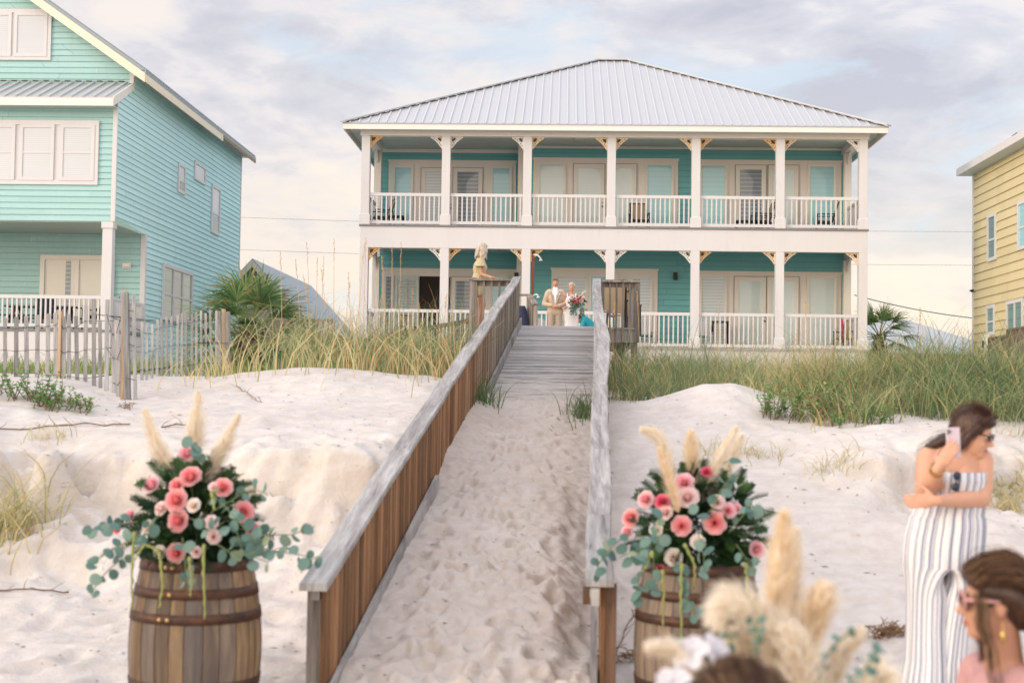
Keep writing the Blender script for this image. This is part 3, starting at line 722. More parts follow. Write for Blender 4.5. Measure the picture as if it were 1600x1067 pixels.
# main roof
m = MB(); th = .12; y0, y1 = YG - .38, YB + .45
def slab(xa, za, xb, zb): m.prism([(xa, y0, za), (xb, y0, zb), (xb, y0, zb + th), (xa, y0, za + th)], (0, y1 - y0, 0), 0, .5)
ze_out = z_e - .5 * slope
slab(eave_x, ze_out + .12, ridge_x, zpk + .12); slab(ridge_x, zpk + .12, ridge_x * 2 - eave_x, ze_out + .12)
rf = m.build('roof', M['roof_grey'], mh)
m = MB(); y = y0 + .1
while y < y1:
    m.bar((eave_x + .03, y, ze_out + .12 + th), (ridge_x, y, zpk + .12 + th + .02), .04, .05); y += .3
m.build('roof_rib', M['roof_grey'], rf)
m = MB(); m.prism([(eave_x - .02, y0 - .04, ze_out + .14), (ridge_x, y0 - .04, zpk + .14), (ridge_x, y0 - .04, zpk - .14), (eave_x - .02, y0 - .04, ze_out - .14)], (0, .037, 0)); m.prism([(ridge_x * 2 - eave_x, y0 - .04, ze_out + .14), (ridge_x, y0 - .04, zpk + .14), (ridge_x, y0 - .04, zpk - .14), (ridge_x * 2 - eave_x, y0 - .04, ze_out - .14)], (0, .037, 0))
m.mm((eave_x - .03, y0, ze_out - .12), (eave_x + .0, y0 + 9.8, ze_out + .115)); m.build('fascia', mat('weathered_fascia', (.74, .66, .5), .6, .1), rf)
m = MB(); m.mm((eave_x - .03, y0 + 9.82, ze_out - .0), (eave_x + .0, y1, ze_out + .115)); m.build('bare_rafter_edge', mat('bare_eave_wood', (.28, .2, .12), .8, .3, scale=12), rf)
m = MB(); m.prism([(XS + .0, y0 + .0, z_e - .13), (eave_x - .032, y0 + .0, z_e - .13), (eave_x - .032, y0, z_e - .11), (XS + .0, y0, z_e - .11)], (0, y1 - y0, 0)); m.build('soffit', M['soffit_mint'], rf)
m = MB(); yb = PX(330, 205, eave_x).y; m.mm((XS + .1, yb - .4, z_e - .136), (eave_x - .08, yb + .7, z_e - .1315)); m.build('missing_soffit_panel', M['dark'], rf)
# little shed roof between the storeys
m = MB(); m.prism([(XE, 40.5, z_shed_b), (XE, YG, z_shed_t), (XE, YG, z_shed_t - .1), (XE, 40.5, z_shed_b - .08)], (XS + .03 - XE, 0, 0)); 
sr = m.build('shed_roof', M['roof'], mh)
m = MB(); x = XS - .2
while x > XE: m.bar((x, 40.48, z_shed_b + .02), (x, YG - .03, z_shed_t + .02), .05, .05); x -= .33
m.build('roof_rib', M['roof_rib'], sr)
m = MB(); m.mm((XE, 40.47, z_shed_b - .26), (XS + .05, 40.497, z_shed_b - .04)); m.prism([(XS + .032, 40.5, z_shed_b - .26), (XS + .032, YG - .05, z_shed_t - .2), (XS + .032, YG - .05, z_shed_t + .02), (XS + .032, 40.5, z_shed_b + .02)], (.03, 0, 0)); m.build('fascia', M['cream'], sr)
m = MB(); m.mm((XE, 40.5, z_shed_b - .25), (XS + .03, YM - .03, z_shed_b - .22)); m.build('soffit', M['soffit_mint'], sr)
m = MB(); 
m.mm((XE, YG - .047, z_shed_t + .045), (XS - .2, YG - .042, z_shed_t + .055))
for i in range(38): m.box((XS - .33 * i - .35, YG - .055, z_shed_t + .05), (.17, .01, .035))
m.build('ridge_flashing', mat('dark_flashing_gap', (.08, .05, .04), .8), sr)
# windows on the front
def fx(px, Y): return P(px, 230, Y).x
za, zb_ = P(80, 289, YM).z, P(80, 189, YM).z
m = MB(); frame_rect(m, fx(-90, YM), fx(155, YM), za, zb_, .13, .05, YM - .02); m.mm((fx(-90, YM) + .13, YM - .045, za + .13), (fx(155, YM) - .13, YM - .01, zb_ - .13)); m.build('window_surround', M['white'], mh)
for p0, p1 in ((-40, 25), (32, 86), (95, 149)): window(mh, fx(p0, YM), fx(p1, YM), za + .12, zb_ - .12, YM - .046, 'pane_white', 'white', w=.1, d=.04, sash=.5)
za, zb_ = P(40, 95, YG).z, P(40, 15, YG).z
m = MB(); frame_rect(m, fx(-70, YG), fx(76, YG), za, zb_, .12, .05, YG - .02); m.mm((fx(-70, YG) + .12, YG - .045, za + .12), (fx(76, YG) - .12, YG - .01, zb_ - .12)); m.build('window_surround', M['white'], mh)
for p0, p1 in ((-40, 14), (18, 70)): window(mh, fx(p0, YG), fx(p1, YG), za + .11, zb_ - .11, YG - .046, 'pane_white', 'white', w=.1, d=.04)
window(mh, P(64, 420, YP).x, P(180, 420, YP).x, z_pb + .03, P(100, 399, YP).z, YP - .02, ['pane_cream', 'pane_cream'], 'cream', cols=2, w=.14, d=.06, name='sliding_door')
m = MB(); x = P(104, 420, YP).x; rect(m, P(103.5, 420, YP).x, P(111.5, 420, YP).x, z_pb + .3, P(105, 408, YP).z, YP - .0445); m.build('dark_blind_gap', M['pane_dark'], mh, fix=False)
a = P(193, 415, YP); m = MB(); m.mm((a.x, YP - .14, a.z - .06), (a.x + .21, YP - .03, a.z + .05)); m.mm((a.x - .02, YP - .06, a.z - .1), (a.x + .25, YP - .028, a.z + .08)); m.build('wall_lamp', M['cream'], mh, bevel=.01)
# side windows
for x0, x1, t, b, pane, colz in ((276.5, 287.5, 253, 300, 'pane_white', 1), (302, 319, 250, 280, 'pane_white', 1), (330, 343, 288, 364, 'pane_white', 1)):
    ya, yb = YS(x0, 280), YS(x1, 280); zt = (PX(x0, t, XS).z); zb = PX(x0, b, XS).z
    w_ = window(mh, ya, yb, zb, zt, XS + .02, pane, 'white', 'y', 1, .1, .05, 0 if x0 == 302 else .42)
    if x0 != 302:
        p = MB(); rect(p, ya + .16, yb - .16, zb + .14, zb + (zt - zb) * .38, XS + .042, 'y'); p.build('lower_pane', M['pane_glass'], w_, fix=False)
ya, yb = YS(252, 450), YS(298.5, 450)
window(mh, ya, yb, PX(252, 497, XS).z, PX(252, 410, XS).z, XS + .02, ['pane_curtain', 'pane_glass', 'pane_curtain'], 'white', 'y', 1, .12, .06, .45, 3, sill=True)
# porch
m = MB(); m.mm((XS - .34, YM + .0, z_pb - .5), (XS - .04, YM + .26, z_ov - .004)); m.mm((XS - .37, YM - .03, z_ov - .2), (XS - .01, YM + .29, z_ov - .006)); m.build('porch_post', M['white'], mh, bevel=.01)
m = MB(); m.mm((XE, YM - .05, z_pb - .13), (XS, YP, z_pb - .06)); m.build('porch_floor', M['deckedge'], mh)
m = MB(); m.mm((XE, YM - .02, 1.7), (XS - .02, YM + .05, z_pb - .135)); m.mm((XS - .06, YM + .06, 1.7), (XS - .02, YP - .05, z_pb - .135)); m.build('porch_skirt', M['white'], mh)
railing(mh, XE, XS - .36, z_pt, z_pb, YM + .1, sp=.142, bal=.05)
railing(mh, YM + .28, YP - .06, z_pt, z_pb, XS - .12, 'y', sp=.142, bal=.05)

# ================================================================== the yellow house at the right
yh = root('yellow_house', (18, 42, 2.4), 'yellow clapboard house with white window frames at the right edge', 'house')
XY = 13.58; yb = 47.7; z_yt = PX(1514, 277, XY).z; yf = 36.0; XYE = 24.
m = MB()
siding(m, (XY, 0, 0), (0, 1, 0), (-1, 0, 0), 1.9, z_yt, lambda z: [(yf, yb)], .283, .03)
siding(m, (0, yb, 0), (1, 0, 0), (0, 1, 0), 1.9, z_yt, lambda z: [(XY, XYE)], .283); siding(m, (0, yf, 0), (1, 0, 0), (0, -1, 0), 1.9, z_yt, lambda z: [(XY, XYE)], .283)
m.build('wall', [M['yellow'], M['yellow_lap']], yh)
m = MB(); m.mm((XY - .035, yb - .1, 1.9), (XY, yb + .03, z_yt)); m.build('corner_trim', M['white'], yh)
ze = z_yt + .12; xo = XY - .46
m = MB(); sl = .42; rx = (XY + XYE) / 2
m.prism([(xo, yf - .4, ze + .12), (rx, yf - .4, ze + .12 + (rx - xo) * sl), (XYE + .5, yf - .4, ze + .12), (XYE + .5, yf - .4, ze + .02), (xo, yf - .4, ze + .02)], (0, yb + .3 - yf + .4, 0))
yr = m.build('roof', mat('slate_shingle', (.12, .13, .15), .8, .2, scale=10), yh)
m = MB(); m.mm((xo - .03, yf - .4, ze - .13), (xo, yb + .3, ze + .1)); m.mm((xo, yb + .26, ze - .13), (XY + .2, yb + .3, ze + .02)); m.build('fascia', M['white'], yr)
m = MB(); m.mm((xo + .001, yf - .4, z_yt - .015), (XY + .1, yb + .255, z_yt + .012)); m.build('soffit', M['soffit'], yr)
a = PX(1526, 250, XY + .9); m = MB(); m.lathe([(.1, 0), (.1, .18), (.16, .2), (.16, .24), (.02, .34), (0.01, .34)], 14, (XY + .55, 44.9, ze + .42)); m.build('roof_vent', M['black'], yr)
def ywin(x0, x1, t0, b0, pane, cols=1, sash=.45, side='l'):
    ya, ybb = PX(x1, (t0 + b0) / 2, XY).y, PX(x0, (t0 + b0) / 2, XY).y
    window(yh, ya, ybb, PX(x0, b0, XY).z, PX(x0, t0, XY).z, XY - .022, pane, 'white', 'y', -1, .11, .05, sash, cols)
ywin(1545, 1558.5, 337, 410, 'pane_glass'); ywin(1592.5, 1612, 316, 392, 'pane_teal'); ywin(1543.5, 1556.5, 478, 525, 'pane_curtain'); ywin(1575, 1601, 471, 524, 'pane_curtain', 2, 0)
a = PX(1541, 538, XY - .1); m = MB(); m.mm((XY - .16, a.y - .22, a.z - .2), (XY - .032, a.y + .2, a.z + .3)); m.mm((XY - .2, a.y + .02, a.z - .12), (XY - .162, a.y + .16, a.z + .12), 1); m.build('meter_box', [M['cream'], M['black']], yh, bevel=.02)
a = PX(1521, 454, XY); m = MB(); m.box((XY - .06, a.y, a.z), (.06, .3, .05)); m.ball((XY - .09, a.y - .14, a.z - .02), .05, 8, 6); m.build('wall_lamp', M['black'], yh)
# timber screen beside it
wd = wood('screen_wood', (.07, .05, .04), (.13, .1, .08), (.2, .16, .13), (8, 8, .6))
sf = root('timber_screen', (13, 42, 2.3), 'brown timber deck screen against the foot of the yellow house', 'fence')
m = MB(); xs_ = XY - .35
for (p0, p1, t) in ((1548, 1576, 530), (1577, 1625, 517)):
    ya, yb_ = PX(p1, 550, xs_).y, PX(p0, 550, xs_).y; zt = PX(p0, t, xs_).z; y = ya
    while y < yb_: m.mm((xs_ - .012 - random.random() * .004, y, 2.5), (xs_ + .012, min(y + .135, yb_), zt)); y += .142
    t_ = MB(); t_.mm((xs_ - .05, ya, zt + .002), (xs_ + .05, yb_, zt + .06)); t_.build('cap_rail', wd, sf); t_ = MB(); t_.mm((xs_ - .06, yb_ + .003, 1.9), (xs_ + .06, yb_ + .12, zt + .05)); t_.build('post', wd, sf)
m.build('board_panel', wd, sf)

# ================================================================== far houses
gh = root('shingled_house', (-9, 66, 2.4), 'weathered house with a steep grey gable roof behind the palm', 'house')
YG2 = 62.0
pk = P(397, 411, YG2); er = P(530, 560, YG2); 
hw = er.x - pk.x; zb = er.z
m = MB(); m.prism([(pk.x - hw, YG2, zb), (pk.x + hw * .98, YG2, zb), (pk.x, YG2, pk.z - .15)], (0, .2, 0)); m.mm((pk.x - hw * .9, YG2 + .02, 1.9), (pk.x + hw * .9, YG2 + 9, zb)); m.build('wall', mat('driftwood_siding', (.30, .25, .19), .8, .15, scale=5, stretch=(1, 1, 6)), gh)
m = MB()
for s_ in (1, -1):
    m.prism([(pk.x, YG2 - .35, pk.z), (pk.x + s_ * (hw + .2), YG2 - .35, zb - .2), (pk.x + s_ * (hw + .2), YG2 - .35, zb - .06), (pk.x, YG2 - .35, pk.z + .17)], (0, 14.5, 0))
r_ = m.build('roof', M['roof_grey'], gh)
m = MB()
for s_ in (1, -1): m.prism([(pk.x, YG2 - .4, pk.z - .2), (pk.x + s_ * (hw + .2), YG2 - .4, zb - .42), (pk.x + s_ * (hw + .2), YG2 - .4, zb - .1), (pk.x, YG2 - .4, pk.z + .1)], (0, .045, 0))
m.build('fascia', mat('pale_fascia', (.5, .45, .38), .7), r_)
# its deck with a slatted rail
dk = root('raised_deck', (-10, 40, 2.2), 'weathered raised deck with slatted rail behind the palm', 'deck')
gwd = wood('deck_grey_wood', (.13, .10, .08), (.26, .21, .16), (.4, .34, .27), (8, 8, .8))
Yd = 46.5; a, b = P(408, 497, Yd), P(520, 497, Yd); zb_ = P(430, 521, Yd).z
m = MB(); m.mm((a.x, Yd - .05, a.z - .08), (b.x, Yd + .09, a.z)); m.build('hand_rail', gwd, dk)
m = MB(); x = a.x
while x < b.x: m.mm((x, Yd - .02, zb_), (x + .05, Yd + .02, a.z - .083)); x += .17
m.build('balusters', gwd, dk)
m = MB(); m.mm((a.x - .1, Yd - .06, zb_ - .3), (b.x + .1, Yd + 3.5, zb_ - .003)); m.build('deck_floor', gwd, dk)
for i in range(5):
    x = a.x + (b.x - a.x) * i / 4; m = MB(); m.mm((x - .06, Yd - .055, 1.9), (x + .06, Yd + .06, zb_ - .303)); m.mm((x - .05, Yd + .024, zb_), (x + .05, Yd + .1, a.z - .085)); m.build('post', gwd, dk)
wh = root('low_house', (12, 75, 2.4), 'low house with a pale ribbed metal roof behind the right palm', 'house')
Yw2 = 68.; a = P(1350, 541, Yw2); b = P(1560, 541, Yw2); zt = P(1410, 499, Yw2 + 4).z
m = MB(); m.mm((a.x, Yw2 + .5, 2.0), (b.x, Yw2 + 9, a.z - .05)); m.build('wall', M['yellow'], wh)
m = MB(); apx = P(1416, 499, Yw2 + 4); 
V_ = [Vector((a.x - 3, Yw2, a.z)), Vector((b.x, Yw2, a.z)), Vector((b.x, Yw2 + 9, a.z)), Vector((a.x - 3, Yw2 + 9, a.z)), Vector((a.x + 1, Yw2 + 4.2, apx.z)), Vector((apx.x, Yw2 + 4.2, apx.z)), Vector((b.x, Yw2 + 4.2, apx.z - 1.05))]
m.add(V_, [(0, 1, 6, 5, 4), (1, 2, 6), (2, 3, 4, 5, 6), (3, 0, 4)], 0, .5); r_ = m.build('roof', M['roof'], wh, fix=False)
m = MB(); x = a.x - 2.8
while x < b.x - .1:
    if x < a.x + 1: t = (x - a.x + 3) / 4.; z_ = apx.z
    elif x < apx.x: t = 1; z_ = apx.z
    else: t = 1; z_ = apx.z - 1.05 * (x - apx.x) / (b.x - apx.x)
    m.bar((x, Yw2, a.z + .03), (x, Yw2 + 4.2 * t, a.z + (z_ - a.z) * t + .03), .07, .06); x += .5
m.build('roof_rib', M['roof_rib'], r_)
m = MB(); m.mm((a.x - 3, Yw2 - .02, a.z - .3), (b.x, Yw2 + .02, a.z - .003)); m.build('fascia', M['soffit'], r_)
# ------------------------------------------------------------------ power lines strung behind the houses
wire = mat('black_cable', (.16, .16, .165), .6)
def cable(p0, p1, Y, sag, label, r=.008):
    a, b = P(*p0, Y), P(*p1, Y); pts = []
    for i in range(25):
        t = i / 24; p = a.lerp(b, t); p.z -= sag * 4 * t * (1 - t); pts.append(p)
    m = MB(); m.tube(pts, r, 6); return tag(m.build('power_line', wire), label, 'cable', 'overhead cables behind the houses')
cable((200, 333), (1800, 362), 72, .3, 'thin overhead cable crossing the sky at the level of the upper porch floor')
cable((200, 383), (1800, 415), 72, .3, 'thin overhead cable crossing the sky just below the upper porch band')
cable((1335, 461), (1530, 498), 62, .12, 'sagging black cable running down from the beach house towards the yellow house', .022)
# ================================================================== boardwalk
GREY = ((.15, .135, .12), (.34, .32, .295), (.54, .515, .475))
W_long = wood('weathered_rail_wood', *GREY, (9, .5, .5), 1.7, tonev=.12, bump=.9)
W_deck = wood('weathered_deck_wood', (.15, .14, .125), (.39, .365, .335), (.57, .54, .505), (.6, 9, 9), 1.6, tonev=.38, bump=.7)
W_up = wood('weathered_upright_wood', (.10, .085, .07), (.23, .20, .17), (.38, .34, .29), (9, 9, .6), 1.6, tonev=.22)
def panel_wood():
    k = N('panel_board_wood'); k.set(Roughness=.8); k.b.inputs['Specular IOR Level'].default_value = .2
    v0 = k.coords((1, 1, 1)); sp = k.new('ShaderNodeSeparateXYZ'); k.lk(v0, sp.inputs[0])
    v = k.coords((10, 10, .9)); t = k.tone()
    off = k.new('ShaderNodeVectorMath', operation='ADD'); cmb = k.new('ShaderNodeCombineXYZ'); tt = k.math('MULTIPLY', t, 37.)
    for i in range(3): k.lk(tt, cmb.inputs[i])
    k.lk(v, off.inputs[0]); k.lk(cmb.outputs[0], off.inputs[1])
    g = k.math('ADD', k.math('MULTIPLY', k.noise(off.outputs[0], 1.5, 6, .62, .6), .7), k.math('MULTIPLY', k.noise(off.outputs[0], 7, 4, .7), .3))
    warm = k.ramp(g, [(.3, (.10, .045, .02)), (.48, (.29, .145, .065)), (.68, (.44, .26, .125))])
    grey = k.ramp(g, [(.3, (.12, .10, .075)), (.5, (.28, .24, .185)), (.7, (.42, .37, .29))])
    f = k.math('ADD', k.math('MULTIPLY', sp.outputs['Y'], .14), k.math('MULTIPLY', k.noise(v0, .5, 2), .8))
    f = k.ramp(k.math('ADD', f, k.math('MULTIPLY', t, .25)), [(0, (0,) * 3), (1, (1,) * 3)])
    # y runs from -9.6 (seaward end) to +9.6 about the root
    mr = k.new('ShaderNodeMapRange'); k.lk(k.math('ADD', sp.outputs['Y'], k.math('MULTIPLY', k.math('SUBTRACT', t, .5), 3.)), mr.inputs[0])
    mr.inputs[1].default_value = -1.5; mr.inputs[2].default_value = 4.5
    c = k.mix(mr.outputs[0], warm, grey)
    c = k.mix(t, k.mix(1., c, (.5,) * 3, 'MULTIPLY'), k.mix(1., c, (1.3,) * 3, 'MULTIPLY'))
    # greyed and stained where the boards are tucked under the cap
    st = k.noise(k.coords((3, 3, .35)), 1.7, 4, .65)
    c = k.mix(k.math('MULTIPLY', k.ramp(st, [(.5, (0,) * 3), (.72, (1,) * 3)]), .5), c, (.10, .065, .045))
    k.color(c); k.bump(g, .6, .008); return k.m
W_panel = panel_wood()
def sandy_deck():
    m_ = W_deck.copy(); m_.name = 'sand_dusted_deck_wood'; t = m_.node_tree; b = t.nodes['Principled BSDF']; src = b.inputs['Base Color'].links[0].from_socket
    tc = t.nodes.new('ShaderNodeTexCoord'); sp = t.nodes.new('ShaderNodeSeparateXYZ'); t.links.new(tc.outputs['Object'], sp.inputs[0])
    mr = t.nodes.new('ShaderNodeMapRange'); t.links.new(sp.outputs['Y'], mr.inputs[0]); mr.inputs[1].default_value = 1.2; mr.inputs[2].default_value = 7.5; mr.inputs[3].default_value = .62; mr.inputs[4].default_value = .2
    mp = t.nodes.new('ShaderNodeMapping'); mp.inputs['Scale'].default_value = (1.4, 3.2, 1); t.links.new(tc.outputs['Object'], mp.inputs[0])
    ns = t.nodes.new('ShaderNodeTexNoise'); ns.inputs['Scale'].default_value = 2.2; ns.inputs['Detail'].default_value = 7; ns.inputs['Roughness'].default_value = .68; t.links.new(mp.outputs[0], ns.inputs['Vector'])
    sb = t.nodes.new('ShaderNodeMath'); sb.operation = 'SUBTRACT'; t.links.new(mr.outputs[0], sb.inputs[0]); t.links.new(ns.outputs['Fac'], sb.inputs[1])
    ml = t.nodes.new('ShaderNodeMath'); ml.operation = 'MULTIPLY_ADD'; ml.use_clamp = True; t.links.new(sb.outputs[0], ml.inputs[0]); ml.inputs[1].default_value = 6; ml.inputs[2].default_value = .35
    mx = t.nodes.new('ShaderNodeMixRGB'); t.links.new(ml.outputs[0], mx.inputs[0]); t.links.new(src, mx.inputs[1]); mx.inputs[2].default_value = (.54, .48, .42, 1); t.links.new(mx.outputs[0], b.inputs['Base Color']); return m_
W_ramp = sandy_deck()
W_post = wood('brown_post_wood', (.06, .035, .022), (.15, .088, .055), (.24, .15, .10), (9, 9, .6), 1.6)
bw = root('boardwalk', (-.5, 17.4, 1.0), 'long weathered wooden boardwalk ramp half buried in sand with handrails on both sides', 'boardwalk')
Y_A, Y_B = 7.7, 27.0
def y_on_rail(px, py):
    lo, hi = 5., 40.
    for _ in range(50):
        m_ = (lo + hi) / 2
        if P(px, py, m_).z < rail_z(m_): lo = m_      # sight line still below the sloping rail
        else: hi = m_
        if abs(hi - lo) < 1e-4: break
    return (lo + hi) / 2
def yr_(px, py):
    best = min(np.linspace(7, 30, 2301), key=lambda y: abs(P(px, py, y).z - rail_z(y))); return float(best)
# ramp planks, each board across the walk
m = MB(); y = Y_A
while y < Y_B - .05:
    z = floor_z(y); j = random.uniform(-.02, .02)
    m.bar((rail_l(y) - .02 + j, y, z + random.uniform(-.004, .004)), (rail_r(y) + .02 + random.uniform(-.02, .02), y, z + random.uniform(-.004, .004)), .138, .038, (0, -.17, 1)); y += .1435
m.build('plank_floor', W_ramp, bw)
m = MB()
for X in (rail_l, rail_r):
    m.bar((X(Y_A) + (.1 if X is rail_l else -.1), Y_A, floor_z(Y_A) - .12), (X(Y_B) + (.1 if X is rail_l else -.1), Y_B, floor_z(Y_B) - .12), .045, .19)
m.build('stringer', W_long, bw)
# left handrail: cap boards butted end to end, not quite in line
def cap(pts, name='hand_rail', w=.15):
    for (p, q) in zip(pts[:-1], pts[1:]):
        m = MB(); p = Vector(p); q = Vector(q); d = (q - p).normalized() * .003; u = Vector((0, -.17, 1))
        # a board with a little cup and twist
        n = 8; rings = []
        for i in range(n + 1):
            t = i / n; c = (p + d).lerp(q - d, t); s_ = Vector((1, 0, 0)); wob = .006 * math.sin(t * 5 + p.y)
            a = w / 2; h = .02
            rings.append([c + s_ * x + Vector((wob, 0, z)) for x, z in ((-a, -h), (a, -h), (a + .0, h - .006), (a - .006, h), (-a + .006, h), (-a, h - .006))])
        m.loft(rings, 0, random.random(), True, False); m.build(name, W_long, bw)
lpx = [(0, 7.55), (.012, 10.9), (-.012, 14.4), (.014, 17.9), (-.008, 21.5), (.01, 24.4), (0, 27.05)]
cap([(rail_l(y) + dx, y, rail_z(y) + (.012 if i % 2 else -.004)) for i, (dx, y) in enumerate(lpx)])
rp = [(932, 437), (934, 478), (944, 535), (937, 603), (938.5, 705), (936, 808), (936, 911)]
rpts = []
for px, py in rp:
    y = yr_(px, py); p = P(px, py, y); rpts.append((p.x, p.y, p.z))
cap(rpts)
# vertical board panels under the caps
def panel(X, side, y0, y1):
    m = MB(); y = y0
    while y < y1:
        w = .138; zt = rail_z(y) - .022; zb = rail_z(y) - .80 - random.uniform(0, .03)
        x = X(y) + side * (.034 + random.uniform(0, .004))
        rot = Matrix.Rotation(R(random.uniform(-.25, .25)), 3, 'X')
        m.prism([(x - .011, y, zb), (x - .011, y + w, zb + .02), (x - .011, y + w, zt + .17 * w), (x - .011, y, zt)], (.022, 0, 0)); y += .1415
    m.build('board_panel', W_panel, bw)
panel(rail_l, 1, 7.7, 26.95); panel(rail_r, 1, 7.75, 26.95)
for X, sx in ((rail_l, -1), (rail_r, 1)):
    m = MB(); m.bar((X(7.7) - .012 * sx * sx, 7.7, rail_z(7.7) - .075), (X(Y_B) - .012, Y_B, rail_z(Y_B) - .075), .05, .09); m.bar((X(7.7) - .012, 7.7, rail_z(7.7) - .62), (X(Y_B) - .012, Y_B, rail_z(Y_B) - .62), .04, .09); m.build('stretcher', W_long, bw)
# kick boards
m = MB(); m.bar((rail_l(7.72) + .075, 7.72, rail_z(7.72) - .665), (rail_l(12.9) + .075, 12.9, rail_z(12.9) - .665), .035, .13); m.build('kick_board', W_long, bw)
m = MB(); m.bar((rail_l(16.2) + .08, 16.2, rail_z(16.2) - .84), (rail_l(27) + .08, 27, rail_z(27) - .84), .04, .15); m.build('kick_board', W_long, bw)
for y in (7.8, 10.4, 13., 15.6, 18.2, 20.8, 23.4, 26.9):
    for X, sx in ((rail_l, -1), (rail_r, 1)):
        m = MB(); x = X(y) + (-.022 if sx < 0 else .065); m.mm((x - .042, y - .045, floor_z(y) - 1.1), (x + .042, y + .045, rail_z(y) - .03)); m.build('post', W_post if (y < 12 and sx > 0) else W_up, bw)
m = MB(); y = 7.72; m.mm((rail_r(y) - .075, y - .02, rail_z(y) - .115), (rail_r(y) - .035, y + .07, rail_z(y) - .03)); m.build('rail_block', W_post, bw)
# ------------------------------------------------------------------ landing at the top of the ramp
ld = root('landing_deck', (-.2, 31, 2.1), 'weathered raised wooden landing deck where the bridal party stands', 'deck')
zf = 3.13; xl, xr = P(736, 437, 27.15).x, P(997, 440, 27.15).x; Ye = 38.6
m = MB(); y = 27.0
while y < Ye: m.mm((xl, y, zf - .04), (xr, y + .137, zf + random.uniform(-.002, .002))); y += .1435
m.build('plank_floor', W_deck, ld)
m = MB(); m.mm((xl, 27.02, zf - .28), (xr, 27.065, zf - .043)); m.mm((xl, 27.07, zf - .28), (xl + .05, Ye, zf - .043)); m.mm((xr - .05, 27.07, zf - .28), (xr, Ye, zf - .043)); m.build('rim_joist', W_long, ld)
for x in (xl + .06, -.2, xr - .06):
    for y in (27.2, 32.5, 38.4): m = MB(); m.mm((x - .06, y - .06, 1.4), (x + .06, y + .06, zf - .283)); m.build('support_post', W_up, ld)
m = MB(); m.bar((xr - .06, 27.12, zf - .24), (xr - .62, 27.12, zf - .95), .05, .15, (0, 1, 0)); m.build('brace', W_up, ld)
def deck_rail(a, b, n, y):
    zt = P(770, 437, 27.1).z
    t = MB(); t.mm((a - .03, y - .09, zt - .035), (b + .03, y + .06, zt + .005)); t.mm((a, y - .0, zt - .13), (b, y + .035, zt - .038)); o = t.build('hand_rail', W_up, ld)
    t = MB()
    for i in range(n):
        x = a + .06 + (b - a - .1) * i / (n - 1); t.mm((x - .019, y - .045, zf - .26), (x + .019, y - .006, zt - .038))
    t.build('balusters', W_up, ld)
deck_rail(xl + .05, rail_l(27.), 6, 27.0); deck_rail(rail_r(27.) + .07, xr, 6, 27.0)
m = MB(); m.mm((xl - .01, 26.94, 2.0), (xl + .085, 27.017, P(770, 437, 27.1).z - .038)); m.build('post', W_up, ld)
m = MB(); m.mm((xr - .02, 26.94, zf - .28), (xr + .03, 27.017, P(770, 437, 27.1).z - .038)); m.build('post', W_up, ld)
for x in (xl + .03, xr - .03):
    t = MB(); t.mm((x - .07, 27.1 if x < 0 else 27.1, 4.02), (x + .07, 29.2 if x < 0 else 34, 4.06)); t.build('hand_rail', W_up, ld)
    t = MB(); y = 27.3
    while y < (29.1 if x < 0 else 33.9): t.mm((x - .02, y, zf), (x + .02, y + .04, 4.018)); y += .16
    t.build('balusters', W_up, ld)
# short stepped handrail leading to the house
sr_ = root('stair_rail', (-1.2, 36.5, 3.13), 'short brown stair handrail between the landing and the house porch', 'handrail')
a, b, c = P(806, 461, 36), P(826, 461, 36), P(837, 476, 35.6)
m = MB(); m.bar(a, b, .14, .05); m.bar(b, c, .14, .05); m.build('hand_rail', W_up, sr_)
for q in (a, b + Vector((-.0, 0, -.01)), c): m = MB(); m.mm((q.x - .05, q.y - .05, zf), (q.x + .05, q.y + .05, q.z - .03)); m.build('post', W_up, sr_)
m = MB()
for i in range(5):
    t = i / 5; q = Vector(b).lerp(Vector(c), t); m.mm((q.x - .018, q.y - .02, zf), (q.x + .018, q.y + .02, q.z - .03))
m.build('balusters', W_up, sr_)
# side walk running down to the left in front of the house
sw = root('side_walk', (-4, 33, 2.2), 'low dark side walkway with slatted rail sloping down to the left of the landing', 'boardwalk')
a, b = P(738, 500, 33), P(566, 532, 33)
dkw = wood('dark_weathered_wood', (.05, .04, .035), (.12, .10, .085), (.2, .17, .145), (1, 9, 9), 1.6)
m = MB(); m.bar(a, b, .13, .09); m.build('hand_rail', dkw, sw)
m = MB(); n = 30
for i in range(n):
    q = a.lerp(b, (i + .5) / n); m.mm((q.x - .022, q.y - .02, 2.0), (q.x + .022, q.y + .02, q.z - .05))
m.build('balusters', W_up, sw)
m = MB(); m.bar(a - Vector((0, -.08, .75)), b - Vector((0, -.08, .75)), .06, .1); m.bar(a - Vector((0, -.6, .95)), b - Vector((0, -.6, .95)), 1.2, .06); m.build('plank_floor', W_up, sw)
# outdoor shower
sh = root('outdoor_shower', (-1.6, 37, 3.13), 'thin rust red outdoor shower post with two white shower heads', 'outdoor shower')
red = mat('red_brown_paint', (.16, .035, .025), .6); a, b = P(833, 396, 37), P(833, 512, 37)
m = MB(); m.mm((a.x - .035, a.y - .035, zf), (a.x + .035, a.y + .035, a.z)); m.build('post', red, sh)
for (px, py, tx, ty) in ((834, 398, 845, 404), (833, 462, 841, 462)):
    p, q = P(px, py, 36.95), P(tx, ty, 36.8); m = MB(); m.tube([p, p.lerp(q, .6) + Vector((0, 0, .04)), q], .02, 8); m.lathe([(.02, .05), (.055, 0.), (.0, 0.)], 14, q - Vector((0, 0, .06))); m.build('shower_head', M['white'], sh)
m = MB(); m.tube([P(833, 484, 36.93), P(837, 486, 36.85)], .03, 8); m.build('tap', M['black'], sh)
